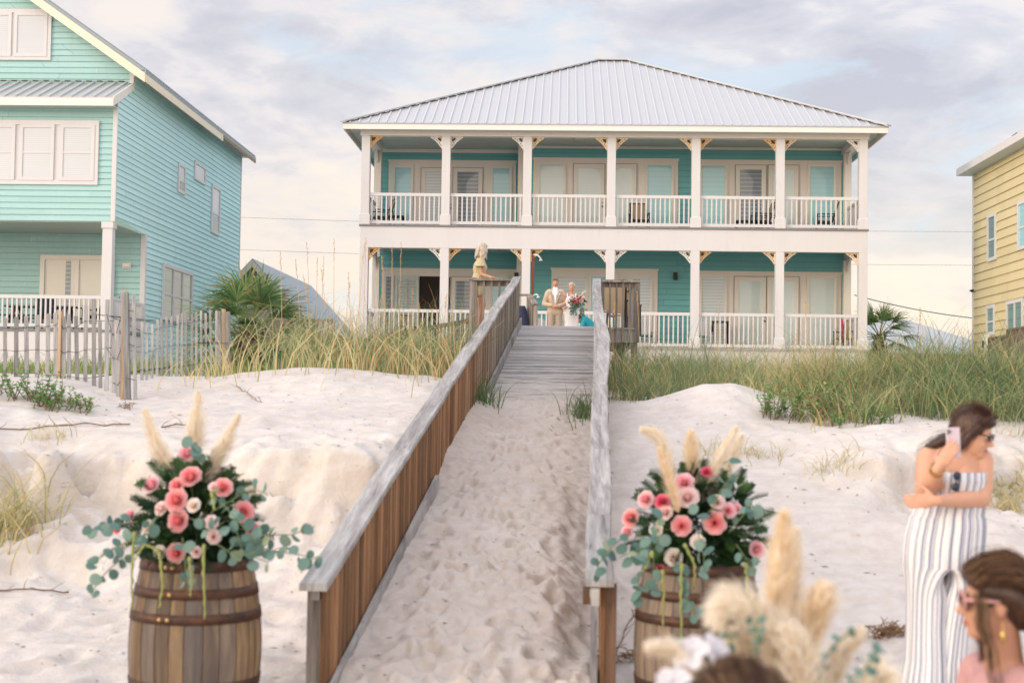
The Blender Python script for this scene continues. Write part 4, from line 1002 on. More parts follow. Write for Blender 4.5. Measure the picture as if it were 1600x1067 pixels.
# dark towel on the stair rail
tw = MB(); p = P(811, 492, 35.9); 
rings = []
for i in range(8):
    t = i / 7; z = p.z + .22 - t * .55; w = .16 + .1 * t; rings.append([Vector((p.x + w * (1 + .12 * math.sin(k * 2.4 + t * 3)) * math.cos(2 * math.pi * k / 14), p.y - .1 + .09 * (1 + .3 * math.sin(k * 1.7)) * math.sin(2 * math.pi * k / 14), z)) for k in range(14)])
tw.loft(rings); tag(tw.build('beach_towel', mat('navy_cloth', (.03, .035, .07), .9), None, (p.x, p.y, 3.13)), 'dark navy towel hanging on the stair handrail', 'towel')
# ================================================================== grass
def grass_mat(name, stops, rough=.7, trans=.25):
    k = N(name); k.set(Roughness=rough); k.b.inputs['Specular IOR Level'].default_value = .25
    c = k.ramp(k.tone(), stops); k.color(c)
    d = k.new('ShaderNodeBsdfTranslucent'); k.lk(c, d.inputs['Color']); m_ = k.new('ShaderNodeMixShader'); m_.inputs[0].default_value = trans
    k.lk(k.b.outputs[0], m_.inputs[1]); k.lk(d.outputs[0], m_.inputs[2]); k.lk(m_.outputs[0], k.n['Material Output'].inputs[0]); return k.m
GM = grass_mat('dune_grass_blades', [(0, (.085, .15, .07)), (.3, (.15, .225, .095)), (.52, (.25, .30, .13)), (.7, (.43, .41, .20)), (.86, (.62, .49, .25)), (1, (.44, .25, .11))])
LM = grass_mat('lawn_blades', [(0, (.10, .17, .05)), (.5, (.20, .27, .085)), (.8, (.36, .37, .14)), (1, (.5, .43, .2))])
def blades(name, bx, by, h, bend, wid, tone, matl, seg=5, rs=np.random, zoff=-.03, az=None, rows=None):
    n = len(bx); bz = ground(bx, by) + zoff
    az = rs.rand(n) * 2 * np.pi if az is None else az
    fa = rs.rand(n) * 2 * np.pi
    V = np.zeros((n, seg + 1, 2, 3)); curl = 1 + rs.rand(n) * .8
    for i in range(seg + 1):
        t = i / seg
        r = bend * h * t ** 1.9; z = h * (t - .32 * np.minimum(bend, 1.6) * t ** 3.2 * curl)
        w = wid * (1 - t ** 1.6) + .0006
        cx_ = bx + r * np.cos(az); cy_ = by + r * np.sin(az)
        for s_, sg in ((0, -1), (1, 1)):
            V[:, i, s_, 0] = cx_ + sg * w * np.cos(fa); V[:, i, s_, 1] = cy_ + sg * w * np.sin(fa); V[:, i, s_, 2] = bz + z
    base = (np.arange(n) * (seg + 1) * 2)[:, None]
    q = np.array([[2 * i, 2 * i + 1, 2 * i + 3, 2 * i + 2] for i in range(seg)]).reshape(-1)
    F = (base + q[None, :]).reshape(-1, 4)
    tn = np.repeat(np.clip(tone, 0, 1), seg)
    return fast_mesh(name, V.reshape(-1, 3), F, matl, tn, True)
rg = np.random.RandomState(5)
def ok_mask(x, y):
    inside = (x > rail_l(y) - .12) & (x < rail_r(y) + .1) & (y < 27.2)
    deck = (x > -1.9) & (x < 1.6) & (y > 26.9) & (y < 39)
    house = (x > -6.4) & (x < 9.8) & (y > 44.8); lh = (x < -12.8) & (y > 40.9); yh_ = (x > 13.4) & (y > 35.8)
    return ~(inside | deck | house | lh | yh_)
def scatter(n, x0, x1, y0, y1, dens):
    x = rg.uniform(x0, x1, n); y = rg.uniform(y0, y1, n); k = ok_mask(x, y) & (rg.rand(n) < dens(x, y)); return x[k], y[k]
def clumps(n, x, y, sp): 
    i = rg.randint(0, len(x), n); return x[i] + rg.randn(n) * sp, y[i] + rg.randn(n) * sp
def grass(name, label, x, y, hmin, hmax, tone_c, tone_s, wid=.0055, bend=(.15, .7), matl=GM):
    k = ok_mask(x, y); x, y = x[k], y[k]; n = len(x)
    h = rg.uniform(hmin, hmax, n) * (.45 + 1.1 * (fbm(x * 1.3, y * 1.3, 3) + .5)); b = rg.uniform(bend[0], bend[1], n)
    t = tone_c + fbm(x * .7 + 30, y * .7, 2) * .5 + rg.randn(n) * tone_s
    o = link_mesh(name, blades(name, x, y, h, b, wid * (.6 + rg.rand(n) * .8), t, matl, rs=rg)); return tag(o, label, 'grass', None, 'stuff')
# right: dense grass on the dune in front of the house
sx, sy = scatter(850, .72, 10.5, 16.2, 30, lambda x, y: np.clip(sm(16.4 + .9 * np.sin(x * 1.9) + .6 * np.sin(x * .8 + 2) + np.where((x > 1.2) & (x < 2.7), 1.7, 0), 20.2, y), 0, 1) * (.55 + .45 * (fbm(x * .8, y * .8, 2) > -.15)))
gx, gy = clumps(8000, sx, sy, .12)
grass('dune_grass', 'green and straw dune grass covering the right dune before the beach house', gx, gy, .34, .9, .62, .25, .0038, (.2, 1.15))
# green mass just right of the rail
sx, sy = scatter(260, .72, 2.6, 17.6, 26, lambda x, y: .9); gx, gy = clumps(2500, sx, sy, .12)
grass('dune_grass', 'dark green dune grass growing right beside the right handrail', gx, gy, .38, .78, .40, .22, .0042, (.2, 1.1))
# right tall clumps at the front (about px 1340, 600)
for (px, py, Y, n, s_) in ((1335, 640, 15.6, 900, .35), (1255, 610, 16.8, 800, .4), (1450, 640, 16.2, 900, .5), (1560, 640, 16., 900, .5)):
    p = P(px, py, Y); gx = p.x + rg.randn(n) * s_; gy = Y + rg.randn(n) * s_ * .8
    grass('grass_clump', {1335: 'tall straw coloured grass clump at the front edge of the right dune', 1255: 'mixed green grass clump left of the tall straw clump on the right dune', 1450: 'loose green grass clump behind the woman holding a phone', 1560: 'green grass clump at the far right edge of the dune'}[px], gx, gy, .5, .95, .58, .22, .0045, (.15, 1.1))
# loose clumps spilling down the front of the right dune
gx = []; gy = []
for _ in range(26):
    x0 = rg.uniform(2.3, 8.5); y0 = rg.uniform(14.6, 17.6) - .25 * max(0, 4 - x0) * 0; s_ = rg.uniform(.06, .22); k_ = int(rg.uniform(40, 150)); gx.append(x0 + rg.randn(k_) * s_); gy.append(y0 + rg.randn(k_) * s_)
grass('dune_grass', 'scattered green and straw grass clumps spilling down the front of the right dune', np.concatenate(gx), np.concatenate(gy), .35, .75, .55, .25, .0042, (.3, 1.5))
tx = []; ty = []
for px, py, Y, n in ((1232, 640, 15.2, 120), (1290, 655, 14.6, 160), (1318, 662, 14.2, 140), (1352, 655, 14.6, 200), (1375, 645, 15., 120), (1440, 652, 14.8, 130), (1495, 655, 14.6, 120), (1545, 660, 14.5, 160), (1590, 655, 14.6, 160), (975, 622, 17.0, 110), (1010, 628, 16.8, 130), (1050, 618, 17.0, 90)):
    p = P(px, py, Y); tx.append(p.x + rg.randn(n) * .16); ty.append(Y + rg.randn(n) * .2)
grass('dune_grass', 'straw and green grass tufts rooted in bare sand along the front of the right dune', np.concatenate(tx), np.concatenate(ty), .35, .8, .6, .22, .004, (.3, 1.5))
# left: tall mixed grass behind the sand crest
sx, sy = scatter(700, -4.7, -.95, 17.6, 26, lambda x, y: np.clip((y - 17.4 - .5 * np.sin(x * 2.3)) / 1.3, 0, 1) * sm(-.202, -.178, x / y + .008 * np.sin(y * 3))); gx, gy = clumps(6200, sx, sy, .13)
grass('dune_grass', 'tall green and orange dune grass on the left dune beside the boardwalk', gx, gy, .42, 1.0, .40, .27, .0045, (.05, .8))
# reddish bare lower stalks leaning out of the crest
n = 230; gx = rg.uniform(-4.6, -1.25, n); gy = 16.9 + rg.randn(n) * .55
k = ok_mask(gx, gy); gx, gy = gx[k], gy[k]
grass('dry_stalks', 'thin reddish dry stalks leaning out of the left sand crest', gx, gy, .5, 1.0, .93, .06, .006, (.3, 1.3))
# lawn behind the picket fence and in front of the left house
sx, sy = scatter(2600, -17, -3.6, 18, 40.6, lambda x, y: .95 * sm(18.6, 20.5, y)); gx, gy = clumps(15000, sx, sy, .2)
grass('lawn_grass', 'short green and yellow grass growing behind the picket fence', gx, gy, .16, .42, .48, .22, .008, (.2, .9), LM)
sx, sy = scatter(1500, 9.5, 19, 17, 36, lambda x, y: .9); gx, gy = clumps(5000, sx, sy, .2)
grass('dune_grass', 'green dune grass below the yellow house', gx, gy, .4, .8, .42, .18)
# strip against the house bases
sx, sy = scatter(900, -7, 10, 30, 44, lambda x, y: .9); gx, gy = clumps(5200, sx, sy, .2)
grass('dune_grass', 'green grass along the white base of the beach house', gx, gy, .35, .75, .5, .2, .005, (.2, 1.))
# sea oats: tall thin stems with drooping seed heads
so_m = mat('sea_oat_straw', (.50, .33, .16), .8, .2)
def sea_oat(px, pyb, pyt, Y, lean, label, group):
    p = P(px, pyb, Y); z0 = G(p.x, Y); top = P(px + lean, pyt, Y); m = MB(); pts = []
    for i in range(9):
        t = i / 8; pts.append(Vector((p.x + (top.x - p.x) * t ** 1.8, Y, z0 + (top.z - z0) * t)))
    m.tube(pts, [.0055 * (1 - .6 * i / 8) for i in range(9)], 5)
    for i in range(14):
        t = .84 + .16 * i / 14; q = Vector((p.x + (top.x - p.x) * t ** 1.8, Y, z0 + (top.z - z0) * t)); a = random.uniform(0, 6.28); L = random.uniform(.02, .045)
        d = Vector((math.cos(a) * .5, math.sin(a) * .5, random.uniform(.2, .9))) * L; m.tube([q, q + d * .5, q + d], [.0015, .0055, .001], 4)
    o = m.build('sea_oat', so_m, None, (p.x, Y, z0)); return tag(o, label, 'sea oats', group)
gl = 'sea oats rising from the left dune'; lb = 'tall thin sea oat stem rising from the left dune grass against the sky'
for px, t, l in ((440, 392, -2), (470, 405, -8), (492, 402, 4), (484, 378, -5), (500, 400, 6), (520, 372, 2), (486, 430, -12), (512, 420, -10), (535, 440, 12), (548, 425, -4), (556, 380, 14), (566, 372, 6), (610, 385, 3), (602, 400, -6), (622, 378, 5), (582, 455, 16), (640, 450, 5), (660, 470, -6), (690, 460, 8)):
    sea_oat(px, 590, t, 18.6 + rg.rand() * 1.5, l, lb, gl)
for px, t, l in ((955, 470, 6), (962, 500, -9), (1000, 455, -5), (1120, 470, 4), (1180, 500, -6), (1240, 515, 6), (1262, 470, -4), (1400, 525, 5), (1440, 480, -3), (1512, 530, 4), (1300, 500, 8)):
    sea_oat(px, 600, t, 19 + rg.rand() * 2, l, 'thin sea oat stem rising from the right dune grass', 'sea oats rising from the right dune')
# tufts by the planks where the ramp meets the sand
for px, py, Y, lab in ((752, 625, 17.6, 'dark green grass tuft at the foot of the left panel where the planks disappear'), (912, 625, 17.2, 'thin grass tuft beside the right rail where the planks disappear')):
    p = P(px, py, Y); n = 170; gx = p.x + rg.randn(n) * .1; gy = Y + rg.randn(n) * .3
    bz = blades('grass_tuft', gx, gy, rg.uniform(.2, .5, n), rg.uniform(.2, 1., n), .005 * np.ones(n), .25 + rg.randn(n) * .2, GM, rs=rg); tag(link_mesh('grass_tuft', bz), lab, 'grass', None)
# straw clump hanging out of the scarp at the left edge
p = P(-18, 800, 10.9); n = 260; gx = p.x + rg.randn(n) * .2; gy = 11.25 + rg.randn(n) * .2
me = blades('straw_tuft', gx, gy, rg.uniform(.3, .85, n), rg.uniform(.4, 1.6, n), .0055 * np.ones(n), .74 + rg.randn(n) * .09, GM, rs=rg); tag(link_mesh('straw_tuft', me), 'large straw yellow grass tuft on the sand bank at the left edge', 'grass')
for px, py, Y, n, lab in ((1108, 705, 13.2, 60, 'small dry grass tuft behind the right flower barrel'), (1185, 705, 13.1, 70, 'wispy dry grass tuft on the sand right of the pampas plumes'), (1565, 770, 12.0, 200, 'dry yellow roots hanging from the right sand bank beside the woman'), (1598, 745, 12.2, 140, 'dry yellow roots hanging from the sand bank at the right edge'), (1590, 690, 13.3, 50, 'sparse dry runners on top of the sand bank at the right edge'), (1300, 745, 12.5, 70, 'sparse dry roots in the middle of the right sand bank'), (75, 690, 12.4, 50, 'sparse dry stems on the left sand bank below the leafy plant')):
    p = P(px, py, Y); gx = p.x + rg.randn(n) * .14; gy = Y + rg.randn(n) * .12
    me = blades('dry_tuft', gx, gy, rg.uniform(.12, .34, n), rg.uniform(.6, 1.8, n), .0035 * np.ones(n), .76 + rg.randn(n) * .08, GM, rs=rg); tag(link_mesh('dry_tuft', me), lab, 'grass')
# ------------------------------------------------------------------ leafy dune shrubs
leafm = grass_mat('shrub_leaves', [(0, (.07, .18, .05)), (.5, (.15, .32, .09)), (.85, (.26, .44, .13)), (1, (.6, .55, .1))], .45, .3)
stem_m = mat('brown_stem', (.16, .09, .05), .8, .3)
def shrub(px, py, Y, wx, n, h, label):
    p = P(px, py, Y); o = root('beach_shrub', (p.x, Y, G(p.x, Y)), label, 'shrub')
    st = MB(); lf = MB()
    for i in range(n):
        x = p.x + random.uniform(-1, 1) * wx; y = Y + random.uniform(-.35, .35) * min(1, wx * 1.5); z = G(x, y) - .02
        d = Vector((random.uniform(-.7, .7), random.uniform(-.7, .4), random.uniform(.5, 1.2))).normalized(); L = h * random.uniform(.5, 1.1)
        q = Vector((x, y, z)); q0 = q.copy(); pts = [q]
        for k in range(6):
            q = q + d * L / 6; d = (d + Vector((random.uniform(-.2, .2), random.uniform(-.2, .2), .1))).normalized(); pts.append(q)
        st.tube(pts, [.006 - .0007 * k for k in range(7)], 4); st.tube([Vector((p.x, Y, G(p.x, Y) - .05)), q0, pts[1]], [.004, .005, .004], 4)
        for k in range(2, 7):
            for _ in range(4):
                a = random.uniform(0, 6.28); e = Vector((math.cos(a), math.sin(a), random.uniform(.1, .8))).normalized(); s = random.uniform(.03, .055); b = pts[k] + e * .005
                sd_ = e.cross(Vector((random.uniform(-.3, .3), random.uniform(-.3, .3), 1))).normalized() * s * .27
                lf.add([b, b + e * s * .45 + sd_, b + e * s, b + e * s * .45 - sd_], [(0, 1, 2, 3)], 0, min(1, max(0, random.gauss(.5, .22))))
    st.build('stems', stem_m, o, fix=False); lf.build('leaves', leafm, o, fix=False)
shrub(30, 632, 14.0, .42, 46, .34, 'low bright green leafy plant before the picket fence at the left edge')
shrub(95, 645, 13.8, .3, 26, .24, 'trailing green leafy runner spreading right from the low plant')
shrub(1215, 640, 14.6, .2, 18, .3, 'small grey green seedling bush at the left end of the right dune plants')
shrub(1275, 645, 14.6, .5, 60, .42, 'leafy green and yellow shrub spreading at the foot of the right dune grass')
shrub(1345, 668, 14.0, .35, 22, .22, 'low trailing leafy runner below the tall straw grass clump')
shrub(1420, 630, 15.2, .5, 18, .25, 'sparse leafy runner behind the woman holding a phone')
# runners, sticks and wrack on the sand
def vine(pts, label, r=.006, name='dry_runner'):
    m = MB(); q = []
    for px, py, Y in pts:
        p = P(px, py, Y); q.append(Vector((p.x, Y, G(p.x, Y) + .012)))
    sm_ = []
    for a, b in zip(q[:-1], q[1:]):
        for i in range(6):
            t = i / 6; c = a.lerp(b, t); c.z = G(c.x, c.y) + .01 + random.random() * .012; c.x += random.uniform(-.012, .012); sm_.append(c)
    m.tube(sm_, r, 5)
    for c in sm_[::2]:
        d = Vector((random.uniform(-.1, .1), random.uniform(-.05, .05), random.uniform(.02, .12))); m.tube([c, c + d * .6, c + d + Vector((random.uniform(-.04, .04), 0, 0))], [.003, .0025, .001], 4)
    tag(m.build(name, stem_m, None, q[0]), label, 'dry stem')
vine([(-30, 690, 12.5), (60, 676, 12.7), (140, 668, 12.8), (215, 664, 12.8)], 'long dry runner stem lying along the top of the left sand bank')
vine([(250, 672, 12.7), (300, 668, 12.8)], 'short dry twig lying behind the left pampas plumes')
vine([(372, 596, 15.8), (395, 618, 15.), (412, 626, 14.6)], 'bent dry stalk leaning out of the left sand crest', .004)
vine([(-10, 935, 10.3), (60, 930, 10.35), (120, 925, 10.4)], 'dry stick lying on the beach below the straw tuft')
vine([(400, 905, 10.6), (470, 897, 10.7)], 'thin stick lying between the left barrel and the boardwalk')
vine([(1150, 760, 11.8), (1240, 790, 11.5)], 'dry runner stem lying on the slope right of the pampas plumes', .004)
vine([(1560, 735, 12.4), (1600, 760, 12.2)], 'dry runner hanging over the right sand bank')
vine([(960, 1000, 8.9), (985, 930, 9.5), (990, 900, 9.8)], 'thin dry stems at the foot of the right rail post', .004)
def wrack(px, py, w, label, col, n=70, Y=None):
    p = PZ(px, py, .1)
    for _ in range(12): p = PZ(px, py, G(p.x, p.y))
    m = MB()
    for i in range(n):
        x = p.x + random.gauss(0, w * .5); y = p.y + random.gauss(0, w * .22); z = G(x, y); q = Vector((x, y, z + random.uniform(0, .05)))
        d = Vector((random.uniform(-1, 1), random.uniform(-1, 1), random.uniform(-.2, .4))).normalized() * random.uniform(.03, .1); m.tube([q, q + d * .5 + Vector((0, 0, .012)), q + d], [.003, .004, .002], 4)
    tag(m.build('seaweed', col, None, (p.x, p.y, G(p.x, p.y))), label, 'seaweed', None, 'stuff')
wr = mat('dry_seaweed', (.22, .12, .05), .9, .4, scale=30)
wrack(90, 905, .34, 'brown dried seaweed heap on the beach below the left sand bank', wr, 120); wrack(1392, 1035, .16, 'brown dried seaweed heap on the sand beside the striped trousers', wr, 140); wrack(985, 1035, .16, 'dark dried weed at the foot of the right barrel', wr, 70)
wrack(190, 906, .06, 'small brown dried weed scrap left of the left barrel', wr, 24); wrack(1310, 915, .1, 'thin scattered weed scraps on the sand left of the woman', wr, 18)
m = MB()
for i in range(1500):
    y = 6.5 + random.random() ** 1.3 * 10; x = random.uniform(-.62 * y * .62, .62 * y * .6); z = G(x, y) + .004; a = random.uniform(0, 6.28); L = random.choice([.008, .012, .02, .035]); w = random.uniform(.003, .008)
    c, s_ = math.cos(a), math.sin(a); m.add([(x - c * L, y - s_ * L, z), (x + s_ * w, y - c * w, z + .006), (x + c * L, y + s_ * L, z + .003), (x - s_ * w, y + c * w, z + .006)], [(0, 1, 2, 3)], random.choice([0, 0, 1]))
tag(m.build('beach_litter', [mat('dark_litter', (.16, .11, .07), .9), mat('shell_bits', (.62, .56, .48), .7)], fix=False), 'scattered shell bits and dry scraps on the sand', 'beach debris', None, 'stuff')
# ------------------------------------------------------------------ picket sand fence
pkw = wood('grey_picket_wood', (.15, .145, .14), (.31, .305, .295), (.46, .45, .43), (9, 9, .7), 1.6, tonev=.3)
pkt = wood('tan_post_wood', (.22, .14, .08), (.42, .30, .19), (.55, .42, .29), (9, 9, .7), 1.6)
fc = root('sand_fence', (-5, 15, 1.6), 'weathered grey picket and wire sand fence crossing the left dune', 'fence')
wires = {0: [], 1: [], 2: []}
def picket(px, pyt, pyb, Y, w=.04, tilt=0, mt=pkw, d=.012, name='picket'):
    b = P(px, pyb, Y); t = P(px + tilt, pyt, Y); zb = G(b.x, Y) - .08; m = MB(); 
    m.bar((b.x, Y, min(zb, b.z)), t, w, d, (0, 1, 0)); m.build(name, mt, fc)
    for i, f in enumerate((.2, .52, .84)): wires[i].append(Vector((b.x, Y - .01, b.z)).lerp(t, f))
left = [(10, 502, 605), (28, 498, 610), (42, 502, 612), (58, 496, 614), (75, 494, 612), (86, 490, 612)]
row = [(8, 497, 603, 17.6, 1), (25, 495, 605, 17.5, 1), (42, 494, 606, 17.4, 0), (58, 492, 608, 17.2, 1), (74, 490, 608, 17.1, 0), (87, 489, 610, 17., -1), (100, 494, 612, 16.9, 1), (108, 491, 612, 16.8, 0), (121, 494, 616, 16.6, -1), (133, 478, 618, 16.4, 2), (147, 467, 620, 16.2, -1), (157, 500, 620, 16.1, 0), (166, 468, 624, 15.9, 2), (178, 503, 624, 15.7, 0), (186, 500, 625, 15.5, -2), (212, 460, 625, 15.2, -3)]
for i in range(1, 14): row.append((8 - 16.5 * i, 497 + random.uniform(-5, 5), 603, 17.6 + .04 * i, random.uniform(-1, 1)))
for px, t, b, Y, tl in row: picket(px, t, b, Y, random.uniform(.036, .054), tl * 1.2 + random.uniform(-1.5, 1.5))
for px, t, b, Y, w, tl, mt in ((92, 486, 612, 16.9, .035, 3, pkt), (193, 455, 625, 15.3, .05, 1, pkt), (200, 457, 626, 15.2, .06, -4, pkw)): picket(px, t, b, Y, w, tl, mt, .06, 'post')
for i in range(16):
    t = i / 15; px = 222 + 116 * t; picket(px, 506 - 24 * t + random.uniform(-4, 4), 597 - 10 * t, 17.2 + 5.2 * t, .034, random.uniform(-2, 2))
for i, (px, t, b) in enumerate(((343, 486, 588), (350, 483, 587), (356, 487, 588))): picket(px, t, b, 22.6 + .1 * i, .06, random.uniform(-3, 1), pkt if i == 1 else pkw, .05, 'post' if i == 1 else 'picket')
for i, w_ in wires.items():
    w_ = sorted(w_, key=lambda p: p.x); m = MB(); pts = [w_[0]]
    for p in w_[1:]:
        if p.x - pts[-1].x > .03: pts.append(p)
    m.tube([p + Vector((0, -.02, .012 * math.sin(k * 2.1))) for k, p in enumerate(pts)], .004, 4); m.build('wire', M['black'], fc)
# ------------------------------------------------------------------ cabbage palms
pg = grass_mat('palm_leaf', [(0, (.06, .125, .05)), (.4, (.13, .23, .085)), (.66, (.28, .33, .13)), (.8, (.42, .26, .11)), (1, (.42, .27, .13))], .5, .3)
trunk_m = wood('palm_trunk', (.05, .035, .025), (.13, .10, .07), (.24, .19, .14), (3, 3, 6), 2.5, bump=1.)
def fan(mb, base, d, L, brown, spread=1.25, droop=.35, n=26):
    """one fan frond: petiole, then leaflets radiating from its tip, drooping at their ends"""
    d = d.normalized(); side = d.cross(Vector((0, 0, 1)))
    side = side.normalized() if side.length > .01 else Vector((1, 0, 0)); up_ = side.cross(d).normalized()
    tip = base + d * L * .5 + Vector((0, 0, -.06 * L)); mb.tube([base, base.lerp(tip, .5) + Vector((0, 0, .03)), tip], [.018, .014, .011], 5, 0, .6 if not brown else .9)
    for i in range(n):
        a = -spread + 2 * spread * i / (n - 1); a += random.uniform(-.05, .05)
        e = (d * math.cos(a) + side * math.sin(a) + up_ * .12 * math.cos(a * 2)).normalized(); ll = L * .62 * (.75 + .25 * math.cos(a)) * random.uniform(.85, 1.1)
        wv = e.cross(up_).normalized(); pts = []
        for k in range(5):
            t = k / 4; pts.append(tip + e * ll * t + Vector((0, 0, -droop * ll * t * t * random.uniform(.8, 1.2))))
        tone = min(1, max(0, random.gauss(.34, .16))) if not brown else random.uniform(.8, 1)
        vs = []
        for k, p in enumerate(pts):
            w = .017 * (1 - (k / 4) ** 2) + .001; vs += [p - wv * w, p + wv * w + up_ * .004]
        mb.add(vs[:6], [(0, 1, 3, 2), (2, 3, 5, 4)], 0, tone); mb.add(vs[4:], [(0, 1, 3, 2), (2, 3, 5, 4)], 0, min(1, tone + (.3 if random.random() < .35 else .05)))
def palm(px, pyb, pyt, Y, L, label, nf=24, seed=1, tr=.17):
    random.seed(seed); b = P(px, pyb, Y); c = P(px, pyt, Y); z0 = G(b.x, Y) - .1; o = root('palm_tree', (b.x, Y, z0), label, 'palm')
    m = MB(); rings = []; k = 26
    for i in range(k):
        t = i / (k - 1); r = tr * (1.25 - .3 * t) * (1 + .13 * (i % 2)); rings.append([Vector((b.x + (c.x - b.x) * t + r * (1 + .1 * random.random()) * math.cos(2 * math.pi * q / 12), Y + r * math.sin(2 * math.pi * q / 12), z0 + (c.z - z0) * t)) for q in range(12)])
    m.loft(rings, smooth=False); 
    for i in range(70):   # old boots
        t = random.uniform(.2, 1); a = random.uniform(0, 6.28); q = Vector((b.x + tr * 1.05 * math.cos(a), Y + tr * 1.05 * math.sin(a), z0 + (c.z - z0) * t)); m.bar(q, q + Vector((math.cos(a) * .1, math.sin(a) * .1, .16)), .05, .02, (math.cos(a), math.sin(a), 0))
    m.build('trunk', trunk_m, o)
    m = MB(); top = Vector((c.x, Y, c.z))
    for i in range(nf):
        a = i * 2.4 + random.uniform(-.2, .2); el = R(78) - R(100) * (i / nf) ** .9
        d = Vector((math.cos(a) * math.cos(el), math.sin(a) * math.cos(el), math.sin(el))); fan(m, top + d * .05, d, L * random.uniform(.85, 1.1), False, droop=.3 + .25 * (i / nf))
    m.build('crown', pg, o, fix=False)
    m = MB()
    for i in range(max(6, nf // 2)):
        a = random.uniform(0, 6.28); d = Vector((math.cos(a) * .55, math.sin(a) * .55, -random.uniform(.4, 1.0))); fan(m, top - Vector((0, 0, .1)), d, L * random.uniform(.6, .9), True, .8, .5, 16)
    m.build('dead_fronds', pg, o, fix=False)
palm(388, 592, 522, 26.5, 1.45, 'short cabbage palm with green and brown drooping fans beside the picket fence', 40, 3, .2)
palm(1374, 575, 527, 47.5, 1.5, 'dark palm rising behind the right corner of the beach house', 20, 8, .16)
random.seed(21)
# ================================================================== whiskey barrels
def stave_mat(name, c1, c2, c3):
    k = N(name); k.set(Roughness=.7); k.b.inputs['Specular IOR Level'].default_value = .25
    v = k.coords((11, 11, 1.1)); t = k.tone(); off = k.new('ShaderNodeVectorMath', operation='ADD'); cmb = k.new('ShaderNodeCombineXYZ'); tt = k.math('MULTIPLY', t, 51.)
    for i in range(3): k.lk(tt, cmb.inputs[i])
    k.lk(v, off.inputs[0]); k.lk(cmb.outputs[0], off.inputs[1])
    g = k.noise(off.outputs[0], 1.3, 7, .66, .8)
    c = k.ramp(g, [(.28, c1), (.48, c2), (.7, c3)])
    blot = k.noise(k.coords((2, 2, 1.2)), 2.4, 4, .6); c = k.mix(k.math('MULTIPLY', k.ramp(blot, [(.45, (0,) * 3), (.7, (1,) * 3)]), .5), c, (.10, .085, .08))
    t2 = k.math('FRACT', k.math('MULTIPLY', t, 7.3)); c = k.mix(t2, k.mix(1., c, (.60, .57, .55), 'MULTIPLY'), k.mix(1., c, (1.5, 1.32, 1.02), 'MULTIPLY')); c = k.mix(k.math('MULTIPLY', k.math('FRACT', k.math('MULTIPLY', t, 13.7)), .55), c, k.mix(1., k.mix(.75, c, (.25, .25, .26)), (.86, .82, .78), 'MULTIPLY'))
    k.color(c); k.bump(g, .5, .006); return k.m
stv = stave_mat('barrel_staves', (.045, .03, .02), (.155, .108, .068), (.30, .225, .145))
def hoop_mat():
    k = N('rusty_hoop'); k.set(Roughness=.55, Metallic=.45); v = k.coords(); n = k.noise(v, 9, 6, .65)
    c = k.ramp(n, [(.3, (.03, .018, .014)), (.55, (.10, .045, .025)), (.75, (.20, .09, .045))]); k.color(c); k.bump(n, .3, .004); return k.m
hpm = hoop_mat(); rivm = mat('hoop_rivet_brass', (.55, .36, .14), .4, .2, metal=.7)
def barrel_r(t, D=.345, d=.285): return d + (D - d) * math.sin(math.pi * t)
def barrel(loc, label, rot, H=.92):
    o = root('wine_barrel', loc, label, 'barrel', 'barrels flanking the boardwalk'); L = Vector(loc); rnd = random.Random(int(rot * 100))
    m = MB(); nst = 24; edges = np.cumsum([rnd.uniform(.75, 1.3) for _ in range(nst)]); edges = np.concatenate([[0], edges]) / edges[-1] * 2 * math.pi + rot
    for s in range(nst):
        a0, a1 = edges[s] + .006, edges[s + 1] - .006; tn = rnd.random(); vs = []; K = 14
        for i in range(K + 1):
            t = i / K; r = barrel_r(t)
            for q in range(4):
                a = a0 + (a1 - a0) * q / 3; rr = r - (.003 if q in (0, 3) else 0); vs.append(L + Vector((rr * math.cos(a), rr * math.sin(a), H * t)))
        m.add(vs, [(i * 4 + q, i * 4 + q + 1, i * 4 + q + 5, i * 4 + q + 4) for i in range(K) for q in range(3)], 0, tn, True)
    m.lathe([(.281, .0), (.30, .25), (.33, .45), (.30, .67), (.283, H - .002), (.262, H - .002), (.26, H - .035), (0, H - .035)], 32, L, 0, .1)
    m.build('staves', stv, o, fix=True)
    for t0, w in ((.03, .055), (.14, .05), (.285, .05), (.665, .05), (.80, .05), (.945, .05)):
        h = MB(); t1 = t0 + w / H; n = 40; rings = []
        for t, dr in ((t0, .001), (t0, .006), (t1, .006), (t1, .001)): rings.append([L + Vector(((barrel_r(t) + dr) * math.cos(2 * math.pi * k / n), (barrel_r(t) + dr) * math.sin(2 * math.pi * k / n), H * t)) for k in range(n)])
        h.loft(rings, 0, .5, False); ho = h.build('hoop', hpm, o)
        for da in (-.06, .07):
            rv = MB(); a = rot + R(250) + da; tm = (t0 + t1) / 2; rv.ball(L + Vector(((barrel_r(tm) + .007) * math.cos(a), (barrel_r(tm) + .007) * math.sin(a), H * tm)), (.012, .012, .012), 8, 5); rv.build('rivet', rivm, ho)
    return o
BL = P(308, 900, 7.5); BRp = P(1091, 905, 7.75)
zbl = G(BL.x, BL.y) - .0; zbr = G(BRp.x, BRp.y)
HB = .92
tl = P(308, 880, 7.2).z; tr_ = P(1091, 886, 7.45).z
barrel((BL.x, BL.y, tl - HB), 'weathered whiskey barrel standing left of the boardwalk under pink roses', .1)
barrel((BRp.x, BRp.y, tr_ - HB), 'weathered whiskey barrel standing right of the boardwalk behind the foreground plumes', 1.3)
